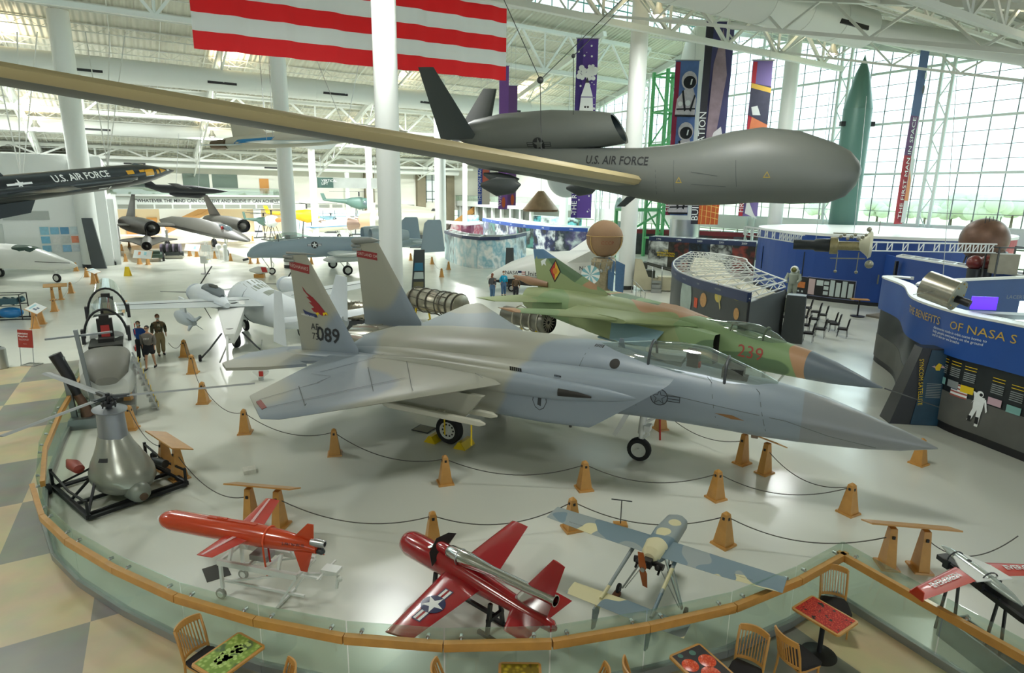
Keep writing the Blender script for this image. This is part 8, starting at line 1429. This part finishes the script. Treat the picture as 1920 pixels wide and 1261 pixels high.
def banner(pxa, pya, pxb, pyb, wt, wb, Y, lab, base, art=None, text=None, tside=0, tcol=None, txtsize=.6, yaw=0.0, strip=None, tfrac=.18):
    """cloth hanging from (pxa,pya) down to (pxb,pyb) (left edge), width in pixels at top"""
    A = D(pxa, pya, Y); B = D(pxb, pyb, Y); zt, zb = A.z, B.z; x0 = B.x; wdt = wb*Y/FPX*.98; h = zt-zb; t = thing('hanging_banner', lab, 'banner', (x0, Y, zb), yaw)
    mb = MB(); n = 24; rs = []
    for j in range(n+1):
        z = h*j/n; yy_ = .05*math.sin(j*.9); rs.append([V((0, yy_, z)), V((wdt, yy_+.03*math.sin(j*1.7), z)), V((wdt, yy_+.02+.03*math.sin(j*1.7), z)), V((0, yy_+.02, z))])
    mb.rings(rs); mb.build('cloth', base, t, smooth=60); MB().cyl((-.08, 0, h+.02), (wdt+.08, 0, h+.02), .05, n=8).build('top_rod', M_STEEL, t); MB().cyl((wdt*.2, 0, h), (wdt*.3, 0, h+4), .015, n=5).cyl((wdt*.8, 0, h), (wdt*.7, 0, h+4), .015, n=5).build('cord', M_STEEL, t)
    if strip: MB().plate([(0, -.09, .02), (wdt*tfrac, -.09, .02), (wdt*tfrac, -.09, h*.99), (0, -.09, h*.99)], .01).build('title_strip', strip, t, smooth=0)
    if text: letter(text, txtsize, tcol or M_PRINT, t, (wdt*tfrac*.5, -.12, .3), (0, 0, 1), (-1, 0, 0), off=.01, align='LEFT')
    if art: art(t, wdt, h)
    return t
def art_polys(t, polys, mats, name='printed_art', y=-.1):
    mb = MB()
    for i, (k, pts) in enumerate(polys): mb.plate([(x, y-.004*i, z) for x, z in pts], .004, k=k)
    mb.build(name, mats, t, smooth=0)
M_PURP = mat('banner_purple', '#5a3f95', .7, var=.12, vs=1.2); M_BBLUE = mat('banner_sky_blue', '#5a78b0', .7, var=.2, vs=2)
def art_shuttle(t, w_, h):
    rnd = random.Random(5); P = [(0, disc(rnd.uniform(.03, .09), 8, rnd.uniform(.1, w_-.1), rnd.uniform(.3, h*.98))) for i in range(60)]
    P += [(0, disc(rnd.uniform(.12, .28), 9, rnd.uniform(.2, w_-.2), h*.82+rnd.uniform(-.5, .5))) for i in range(26)]
    P += [(0, [(w_*.18, h*.58), (w_*.87, h*.58), (w_*.8, h*.69), (w_*.62, h*.76), (w_*.45, h*.76), (w_*.26, h*.69)]), (1, [(w_*.42, h*.76), (w_*.62, h*.76), (w_*.52, h*.79)]), (2, [(w_*.25, h*.68), (w_*.8, h*.68), (w_*.8, h*.687), (w_*.25, h*.687)]), (1, disc(.09, 10, w_*.47, h*.63)), (1, disc(.09, 10, w_*.6, h*.63))]
    art_polys(t, P, [M_PRINT, M_BLACK, mat('art_grey_violet', '#8d86a8', .6)])
banner(1085, 72, 1070, 408, 40, 38, 54, 'tall purple banner with stars and a shuttle, reading THE RE at its foot', M_PURP, art_shuttle, 'THE REUSABLE SPACECRAFT', txtsize=.62, strip=mat('banner_dark_purple', '#3c2a78', .7), tfrac=.3)
def art_astro(t, w_, h):
    P = []
    for z in (h*.66, h*.34, h*.02):
        P += [(0, [(w_*.1, z), (w_*.95, z), (w_*.97, z+h*.1), (w_*.8, z+h*.17), (w_*.45, z+h*.16), (w_*.15, z+h*.1)]), (0, disc(w_*.33, 18, w_*.62, z+h*.215, 1.15)), (1, disc(w_*.27, 18, w_*.64, z+h*.205, .95)), (2, [(w_*.66, z+h*.19), (w_*.72, z+h*.19), (w_*.76, z+h*.225), (w_*.7, z+h*.225)]), (1, [(w_*.33, z+h*.15), (w_*.41, z+h*.155), (w_*.56, z+h*.03), (w_*.48, z+h*.02)]), (1, [(w_*.88, z+h*.13), (w_*.93, z+h*.12), (w_*.78, z+h*.02), (w_*.7, z+h*.03)]), (1, [(w_*.15, z+h*.03), (w_*.95, z+h*.035), (w_*.95, z+h*.045), (w_*.15, z+h*.04)]), (2, disc(w_*.1, 10, w_*.3, z+h*.07)), (2, disc(w_*.12, 10, w_*.62, z+h*.075)), (1, [(w_*.1, z), (w_*.97, z), (w_*.97, z-h*.012), (w_*.1, z-h*.012)])]
    art_polys(t, P, [mat('suit_print', '#cdc8cc', .6, var=.25, vs=5), M_BLACK, M_PRINT])
banner(1268, 113, 1247, 403, 45, 42, 60, 'blue banner of helmeted astronauts with a red foot reading FIRST', M_BBLUE, art_astro, 'FIRST TO WALK', txtsize=.7, strip=mat('banner_wine', '#8a2040', .7), tfrac=.2)
def art_moon(t, w_, h):
    P = [(0, [(w_*.25, h*.22), (w_*.35, h*.8), (w_*.6, h*.97), (w_*.85, h*.75), (w_*.6, h*.4)]), (1, [(w_*.3, h*.2), (w_*.95, h*.22), (w_*.98, h*.4), (w_*.8, h*.5), (w_*.55, h*.47), (w_*.38, h*.38)]), (2, disc(w_*.2, 14, w_*.45, h*.37, 1.6)), (2, disc(w_*.12, 14, w_*.78, h*.38, 1.6)), (1, disc(w_*.28, 14, w_*.6, h*.27, 1.8)), (3, [(w_*.25, 0), (w_, 0), (w_, h*.19), (w_*.25, h*.19)])]
    for i in range(6): P.append((4, [(w_*.25, h*(.02+.03*i)), (w_*.27, h*(.02+.03*i)), (w_*.98, h*(.0+.03*i)-.0), (w_*.98, h*(-.004+.03*i))])) if i else None
    for i in range(4): P.append((4, [(w_*(.35+.17*i), 0), (w_*(.37+.17*i), 0), (w_*(.25+.17*i)+.3, h*.19), (w_*(.23+.17*i)+.3, h*.19)]))
    art_polys(t, P, [mat('art_brown_mauve', '#8b7883', .6, var=.4, vs=1.5), mat('suit_white_print', '#d5d3d6', .6, var=.15, vs=3), mat('visor_print', '#3b3038', .4), mat('art_orange', '#bf5a26', .6), mat('art_line_gold', '#e8c06a', .6)])
banner(1322, 40, 1295, 420, 55, 50, 57, 'widest banner, a moonwalker above an orange lattice reading BUILD', mat('banner_navy_violet', '#3f3f6b', .7, var=.25, vs=.8), art_moon, 'BUILDING THE STATION', txtsize=.85, strip=mat('banner_charcoal', '#2c2c36', .7), tfrac=.25)
def art_face(t, w_, h):
    P = [(0, [(w_*.05, h*.12), (w_*.98, h*.12), (w_, h*.66), (w_*.2, h*.68), (w_*.05, h*.5)]), (1, [(0, h*.66), (w_, h*.6), (w_, h*.84), (0, h*.86)]), (2, [(0, h*.83), (w_, h*.8), (w_, h*.83), (0, h*.86)]), (3, [(w_*.2, h*.66), (w_*.6, h*.66), (w_*.4, h*.72), (w_*.1, h*.71)]), (4, disc(w_*.12, 12, w_*.55, h*.5, 1.3)), (5, [(w_*.4, h*.54), (w_*.8, h*.56), (w_*.8, h*.575), (w_*.4, h*.56)]), (5, [(w_*.15, h*.4), (w_*.35, h*.41), (w_*.2, h*.52)]), (3, [(w_*.3, h*.02), (w_*.95, -.2), (w_*.75, h*.02), (w_*.35, h*.13)])]
    art_polys(t, P, [mat('art_skin_orange', '#d97f55', .6, var=.2, vs=1.5), mat('art_cap_navy', '#3b3c52', .6, var=.3, vs=3), mat('art_braid_gold', '#d9b34a', .5), M_EXW, M_BLACK, mat('art_shadow_brown', '#96503a', .6)])
banner(1417, 113, 1384, 405, 38, 36, 52, 'banner of a close face under an officer cap with a red edge', mat('banner_lilac', '#7a6aa5', .7), art_face, 'FIRST STEPS', txtsize=.6, strip=mat('banner_red', '#b02a3a', .7), tfrac=.2)
# narrow turned banner near the great window
Y0 = 46; A0 = D(1742, 60, Y0); B0 = D(1676, 420, Y0); h = A0.z-B0.z; t = thing('hanging_banner', 'narrow turned banner, red at the foot, reading THE FIRST MAN IN SPACE', 'banner', B0, .55); mb = MB(); rs = []; wdt = 1.35
for j in range(25):
    z = h*j/24; cx = .0; k_ = .25*math.sin(z*.5)*.1; rs.append([V((cx, k_, z)), V((cx+wdt, k_+.1, z)), V((cx+wdt, k_+.12, z)), V((cx, k_+.02, z))])
for lo, hi, m_ in ((0, 9, mat('banner_red', '#b02a3a', .7)), (9, 14, mat('banner_plum', '#6a3f73', .7)), (14, 24, mat('banner_slate_blue', '#4a5f8c', .7))): MB().rings(rs[lo:hi+1]).build('cloth', m_, t, smooth=60)
art_polys(t, [(0, [(wdt*.5, .1), (wdt*.95, .1), (wdt*.95, h*.36), (wdt*.55, h*.36)]), (1, [(wdt*.5, h*.13), (wdt*.9, h*.13), (wdt*.85, h*.24), (wdt*.6, h*.3)]), (0, [(wdt*.5, h*.36), (wdt*.8, h*.36), (wdt*.7, h*.66)]), (2, disc(.16, 10, wdt*.66, h*.72, 2)), (0, disc(.14, 10, wdt*.68, h*.79, 2))], [mat('art_smoke_white', '#d8dcdb', .6), mat('art_flame', '#d98a55', .6), mat('art_grey_dark', '#4e4a4c', .6)], y=-.12)
letter('THE FIRST MAN IN SPACE', .62, M_PRINT, t, (wdt*.25, -.14, .4), (0, 0, 1), (-1, 0, 0), off=.01, align='LEFT')
for (pa, pb, wt, wb, Y, lab, m_, tx, st_) in (((941, 123), (934, 392), 17, 17, 62, 'slim purple banner just right of the flag, its foot glowing mauve', mat('banner_mauve', '#7a4f9a', .7, var=.2, vs=.5), 'VOYAGES', None), ((897, 197), (896, 383), 21, 22, 66, 'short purple banner whose foot reads THE MOON RACE over an orange rocket', mat('banner_orchid', '#7d4aa6', .7, var=.2, vs=.6), 'THE MOON RACE', mat('banner_blue_strip', '#3a57a8', .7)), ((934, 160), (951, 385), 8, 16, 64, 'dark thin banner beside the slim purple one', mat('banner_plum_dark', '#6d4a80', .7, var=.2, vs=.5), None, None)):
    def art_(t, w_, h, i=lab):
        if 'orange rocket' in i: art_polys(t, [(0, [(w_*.4, h*.2), (w_*.95, h*.2), (w_*.95, h*.36), (w_*.4, h*.36)]), (1, [(w_*.35, 0), (w_, 0), (w_, h*.2), (w_*.35, h*.2)])], [mat('art_orange_pink', '#c96a52', .6), mat('art_cream', '#e4ddcb', .6)])
        else: art_polys(t, [(0, disc(.18, 10, w_*.6, h*.05, 3))], [mat('art_orange', '#bf5a26', .6)])
    banner(pa[0], pa[1], pb[0], pb[1], wt, wb, Y, lab, m_, art_, tx, txtsize=.45, strip=st_, tfrac=.35)
q0 = D(600, 352, 88); q1 = D(706, 334, 88); t = thing('hall_sign', 'long sign reading VERTICAL LIFT hung at the far end', 'sign', q0); wd = q1.x-q0.x; hh = q1.z-q0.z; MB().box((wd/2, 0, hh/2), (wd, .15, hh)).build('sign_board', mat('sign_grey', '#9aa09c', .6, var=.3, vs=.5), t, smooth=0); MB().box((wd*.1, -.1, hh/2), (wd*.28, .05, hh)).build('title_block', mat('sign_green', '#2f4d46', .6), t, smooth=0); letter('VERTICAL\nLIFT', .5, M_PRINT, t, (.3, -.16, hh*.55), (1, 0, 0), (0, 0, 1), align='LEFT', line=.8)
MB().bar((.2, 0, hh), (.2, 0, hh+3), .05).bar((wd-.2, 0, hh), (wd-.2, 0, hh+3), .05).build('hanger', M_STEEL, t, smooth=0)
# ================================================================== PEOPLE
def person(P, yaw, lab, top, legs, hair, h=1.75, mask=True, stride=.0, shorts=False, arms=((.0, .1), (.0, .1)), jacket=None, long_hair=False, hat=None, hold=None):
    t = thing('person', lab, 'person', P, yaw); k = h/1.75; skin = mat('skin_tone', '#c99a7c', .5)
    def skinned(name, verts, edges, rad, m, sub=1):
        me = bpy.data.meshes.new(name); me.from_pydata([tuple(V(v)*k) for v in verts], edges, []); me.materials.append(m); o = bpy.data.objects.new(name, me); COL.objects.link(o); own(o, t)
        md = o.modifiers.new('skin', 'SKIN'); md.use_smooth_shade = True; sv = me.skin_vertices[0].data
        for i, r_ in enumerate(rad): sv[i].radius = (r_*k, r_*k) if not isinstance(r_, tuple) else (r_[0]*k, r_[1]*k)
        sv[0].use_root = True; s2 = o.modifiers.new('sub', 'SUBSURF'); s2.levels = sub; s2.render_levels = sub; return o
    sf = stride
    feet = [(-.22*sf, .1), (.26*sf, -.1)]
    vs = [(0, 0, .95), (0, 0, 1.15), (0, 0, 1.38), (0, 0, 1.48), (0.01, 0, 1.56)]; ed = [(0, 1), (1, 2), (2, 3), (3, 4)]; rd = [.12, .12, .13, .055, .05]
    for s, (fx, fy) in zip((1, -1), feet):
        n = len(vs); vs += [(0, s*.09, .9), (fx*.4+.03, s*.1, .5), (fx, s*.1, .09), (fx+.13, s*.11, .04)]; ed += [(0, n), (n, n+1), (n+1, n+2), (n+2, n+3)]; rd += [.085, .055, .035, .03]
    for s, (ax, bend) in zip((1, -1), arms):
        n = len(vs); hx = ax*.25; el = (ax*.12-.02, s*.25, 1.13); wr_ = (hx+bend*.22, s*(.26-bend*.12), .9+bend*.32) if bend < .9 else (.24, s*.08, 1.18)
        pd = V((0, 0, -1)) if bend < .9 else V((.3, -s*.95, 0)); pm = V(wr_)+pd*.08
        vs += [(0, s*.17, 1.4), el, wr_, tuple(pm)]; ed += [(2, n), (n, n+1), (n+1, n+2), (n+2, n+3)]; rd += [.055, .042, .027, .03]
        for f_ in range(5):
            off = V((1, 0, 0))*((f_-1.5)*.018) if f_ < 4 else V((.035, 0, 0)); base = len(vs); st_ = pm if f_ < 4 else V(wr_)+pd*.04; ln = (.075, .085, .08, .065, .05)[f_]; tip = st_+off+pd*ln*.6; tip2 = tip+pd*ln*.4+V((0, -s*.012, 0)); vs += [tuple(tip), tuple(tip2)]; ed += [(n+3 if f_ < 4 else n+2, base), (base, base+1)]; rd += [.009, .008]
    skinned('body', vs, ed, rd, skin)
    # head
    hd_ = MB(); hd_.ball(V((.015, 0, 1.655))*k, (.095*k, .076*k, .115*k), 20, 14); hd_.ball(V((.05, 0, 1.59))*k, (.05*k, .05*k, .04*k), 12, 8); hd_.plate([V((.1, -.014, 1.64))*k, V((.1, .014, 1.64))*k, V((.128, 0, 1.635))*k, V((.105, 0, 1.68))*k], .01)
    for s in (-1, 1): hd_.ball(V((.01, s*.08, 1.65))*k, (.022*k, .01*k, .03*k), 8, 6)
    hd_.build('head', skin, t)
    ey = MB(); [ey.ball(V((.098, s*.032, 1.668))*k, .011*k, 8, 6) for s in (-1, 1)]; ey.build('eyes', M_BLACK, t)
    if mask: MB().ball(V((.05, 0, 1.61))*k, (.072*k, .066*k, .055*k), 14, 8).build('face_mask', mat('mask_pale', '#d5dcd9', .7), t)
    hm = MB(); hm.ball(V((-.008, 0, 1.685))*k, (.105*k, .088*k, .1*k), 18, 10, z0=-.15 if not long_hair else -.6); 
    if long_hair: hm.tube([V((-.06, 0, 1.68))*k, V((-.08, 0, 1.55))*k, V((-.06, 0, 1.42))*k], [.07*k, .08*k, .03*k], 10)
    hm.build('hair' if not hat else 'cap', mat('hat_tan' if hat else 'hair_'+hair.strip('#'), hat or hair, .8), t)
    if hat: MB().box(V((.1, 0, 1.7))*k, (.12*k, .14*k, .012*k)).build('cap_peak', mat('hat_tan', hat, .8), t)
    # clothing
    vs = [(0, 0, .93), (0, 0, 1.15), (0, 0, 1.36), (0, 0, 1.46)]; ed = [(0, 1), (1, 2), (2, 3)]; rd = [(.23, .18), (.22, .17), (.235, .17), (.1, .1)]
    for s, (ax, bend) in zip((1, -1), arms):
        n = len(vs); el = (ax*.12-.02, s*.25, 1.13); wr_ = (ax*.25+bend*.2, s*(.26-bend*.12), .93+bend*.3) if bend < .9 else (.22, s*.1, 1.16); vs += [(0, s*.19, 1.39), el, wr_]; ed += [(2, n), (n, n+1), (n+1, n+2)]; rd += [.09, .075, .06]
    skinned('jacket', vs, ed, rd, top)
    vs = [(0, 0, 1.1), (0, 0, .9)]; ed = [(0, 1)]; rd = [(.17, .13), (.19, .16)]
    for s, (fx, fy) in zip((1, -1), feet):
        n = len(vs)
        if shorts: vs += [(fx*.2, s*.1, .75), (fx*.35+.02, s*.1, .56)]; ed += [(1, n), (n, n+1)]; rd += [.14, .12]
        else: vs += [(fx*.2, s*.1, .75), (fx*.4+.03, s*.1, .48), (fx, s*.1, .1)]; ed += [(1, n), (n, n+1), (n+1, n+2)]; rd += [.135, .1, .085]
    skinned('shorts' if shorts else 'trousers', vs, ed, rd, legs)
    for s, (fx, fy) in zip((1, -1), feet): MB().body([((fx-.09)*k, s*.105*k, .05*k, .03*k, .04*k), ((fx-.03)*k, s*.105*k, .055*k, .045*k, .055*k), ((fx+.1)*k, s*.11*k, .04*k, .05*k, .04*k), ((fx+.2)*k, s*.115*k, .025*k, .02*k, .02*k)], 12).build('shoe', M_BLACK, t)
    if hold: MB().box(V((.3, -.02, 1.2))*k, (.03, .2, .26)).build('held_paper', M_WHITE, t, smooth=0)
    return t
cl = lambda n, c: mat('cloth_'+n, c, .85, var=.1, vs=12)
face_cam = lambda P: math.atan2(-P.y, -P.x)
P = G(303, 665); p_ = person(P, face_cam(P)+.15, 'person in an open olive patterned jacket and khaki trousers, standing right of two others', mat_camo('cloth_olive_pattern', ['#4c4a34', '#2c3326', '#6a5a40'], 6, .5, .85), cl('khaki', '#9a8a66'), '#6b4a34', 1.8, stride=.3); MB().plate([(.165, -.06, 1.02), (.165, .06, 1.02), (.155, .05, 1.4), (.155, -.05, 1.4)], .02).build('shirt_front', cl('cream', '#b9b09a'), p_)
P = G(267, 675); person(P, face_cam(P)-.2, 'person in a blue coat and black trousers, leftmost of the three walking', cl('blue', '#1f4f9e'), cl('black', '#1e2028'), '#4a3c34', 1.68, long_hair=True, stride=.4)
P = G(284, 690); p_ = person(P, face_cam(P)-.3, 'person in a grey hooded top and black shorts walking in front', cl('grey_marl', '#77716a'), cl('black', '#1e2028'), '#2e2a28', 1.75, mask=False, stride=1.0, shorts=True, arms=((.4, .15), (-.4, .15))); letter('ZEST', .1, M_PRINT, p_, (.18, 0, 1.27), (0, 1, 0), (0, 0, 1), off=.01); MB().box((.09, 0, 1.67), (.04, .13, .03)).build('sunglasses', M_BLACK, p_, smooth=0)
P = G(923, 559); person(P, face_cam(P)+2.6, 'person in a dark grey top and jeans standing left of one in turquoise', cl('dark_grey', '#4b4b4e'), cl('denim', '#4a6a8c'), '#8a4f3a', 1.72, long_hair=True)
P = G(944, 554); p_ = person(P, face_cam(P)+.4, 'person in a turquoise printed hoodie and jeans', cl('turquoise', '#159bc4'), cl('denim', '#4a6a8c'), '#6f5238', 1.74); letter('7', .2, M_PRINT, p_, (.18, 0, 1.25), (0, 1, 0), (0, 0, 1), off=.01)
P = G(967, 561); person(P+V((0, 0, 0)), face_cam(P), 'person with brown hair mostly hidden behind the camouflaged tailplane', cl('brown', '#5b4a36'), cl('black', '#1e2028'), '#7a5436', 1.65, long_hair=True)
P = G(1266, 553); person(P, face_cam(P)+.5, 'person in black with a red bag reading a white paper by the solar system wall', cl('black', '#1e2028'), cl('black', '#1e2028'), '#5a3c2c', 1.7, arms=((.1, .95), (.1, .95)), hold=True, stride=.3)
P = G(1273, 549); person(P+V((.25, .35, 0)), face_cam(P)+.3, 'person in a tan coat just behind the one in black', cl('tan', '#8a6a45'), cl('black', '#1e2028'), '#a87c4a', 1.68, long_hair=True)
# ================================================================== COCKPIT TRAINER (two seats under raised canopies)
K = Fr((-12.9, 18.75, 0), -1.03); t = thing('cockpit_trainer', 'white two-seat cockpit section with raised clear canopies and a grey nose behind the balustrade', 'simulator', K.O, K.yaw); M_CK = mat('cockpit_white', '#d9dcd6', .35)
mb = MB(); mb.body([(.55, 0, 1.0, .55, .35, 3), (.3, 0, 1.15, .72, .55, 3), (-1.0, 0, 1.25, .82, .75, 3), (-2.6, 0, 1.3, .8, .85, 3), (-4.6, 0, 1.4, .74, .95, 3), (-5.6, 0, 1.5, .7, .9, 3)], 28); cf_ = mb.build('hull', M_CK, t)
MB().body([(.75, 0, 1.3, .3, .12, 2.5), (.4, 0, 1.55, .6, .28, 2.5), (-.5, 0, 1.8, .68, .3, 2.5), (-.9, 0, 1.85, .6, .2, 2.5)], 22).build('nose_deck', mat('nose_grey', '#77776e', .5), t)
for i, (x0, z0) in enumerate(((-1.1, 2.0), (-3.7, 2.35))):
    MB().box((x0-.5, 0, z0+.02), (1.5, .95, .12)).build('cockpit_tub', M_DARKSEAT, t, smooth=0)
    s = None
    mb = MB(); mb.box((x0-.8, 0, z0+.35), (.2, .45, .9)); mb.box((x0-.55, 0, z0+.1), (.5, .45, .2)); mb.box((x0-.8, 0, z0+.8), (.22, .28, .25)); mb.box((x0-.66, 0, z0+.4), (.04, .25, .4), k=1); mb.build('ejection_seat', [mat('seat_black', '#1c1b1a', .7), M_RED if i == 0 else mat('seat_olive', '#77745a', .7)], t, smooth=0)
    mb = MB(); mb.tube([(x0-.9, .62*math.cos(PI*j/14), z0+.15+.95*math.sin(PI*j/14)) for j in range(15)], .04, 8); mb.build('canopy_bow', M_BLACK, t)
    mb = MB(); rs = []
    for j in range(7):
        f = j/6; rs.append([V((x0-.95-.95*f, .6*math.cos(PI*q_/14)*(1-.2*f), z0+.5*f+.15+(.92-.2*f)*math.sin(PI*q_/14))) for q_ in range(15)])
    vs = [p for r_ in rs for p in r_]; mb.add(vs, [(a*15+b, a*15+b+1, (a+1)*15+b+1, (a+1)*15+b) for a in range(6) for b in range(14)]); mb.build('canopy', M_CANOPY, t)
    for s_ in (-1, 1): MB().box((x0-.95, s_*.66, z0+.2), (.25, .1, .5)).build('canopy_hinge', M_BLACK, t, smooth=0)
MB().body([(-2.2, 0, 2.1, .5, .2, 2.5), (-3.2, 0, 2.3, .62, .3, 2.5), (-3.9, 0, 2.35, .6, .2, 2.5)], 20).build('mid_deck', M_WHITE, t)
for x, z in ((-1.7, 1.7), (-1.9, 1.7), (-3.6, 1.9), (-4.4, 2.0)): MB().box((x, .8, z), (.16, .03, .16)).build('red_mark', M_RED, t, smooth=0)
mb = MB(); mb.box((-2.5, 0, .18), (6.0, 1.3, .36)); mb.build('base_plinth', mat('plinth_grey', '#8c8f8c', .5), t, smooth=0)
st = thing('access_steps', 'steep yellow-edged steps at the right side of the white cockpit trainer', 'steps', K.W(.2, .98, 0), K.yaw); mb = MB(); ye = MB()
for i in range(9): mb.box((-.2, -.05*i+.2, .1+.2*i), (.6, .2, .03)); ye.box((-.2, -.05*i+.3, .11+.2*i), (.6, .02, .04))
mb.bar((-.5, .3, 0), (-.5, -.25, 1.9), .05); mb.bar((.1, .3, 0), (.1, -.25, 1.9), .05); mb.build('treads', M_STEEL, st, smooth=0); ye.build('yellow_edges', M_YELLOW, st, smooth=0)
t2 = thing('gyro_display', 'tall grey engine stand with a black canister left of the silver rotorcraft', 'display', G(160, 800)+V((0, .2, 0)), .4); mb = MB(); mb.frus((0, 0, 0), (1.0, .8), (.9, .7), .3); mb.bar((-.35, 0, .3), (-.45, 0, 2.2), .14); mb.bar((.2, 0, .3), (.0, 0, 3.0), .1); mb.bar((-.8, .1, 2.75), (.9, .1, 2.85), .1, .05); mb.build('stand_frame', mat('stand_grey', '#7d8484', .4, .4), t2, smooth=0)
MB().tube([(-.6, 0, 2.3), (-.35, 0, 1.6), (-.2, 0, 1.0)], [.17, .15, .12], 14).build('canister', M_BLACK, t2); MB().tube([(-.2, 0, 1.0), (-.05, 0, .6), (0, 0, .3)], [.12, .14, .2], 12).build('engine_core', mat('core_brown', '#6b5142', .5, .4, var=.4, vs=9), t2)
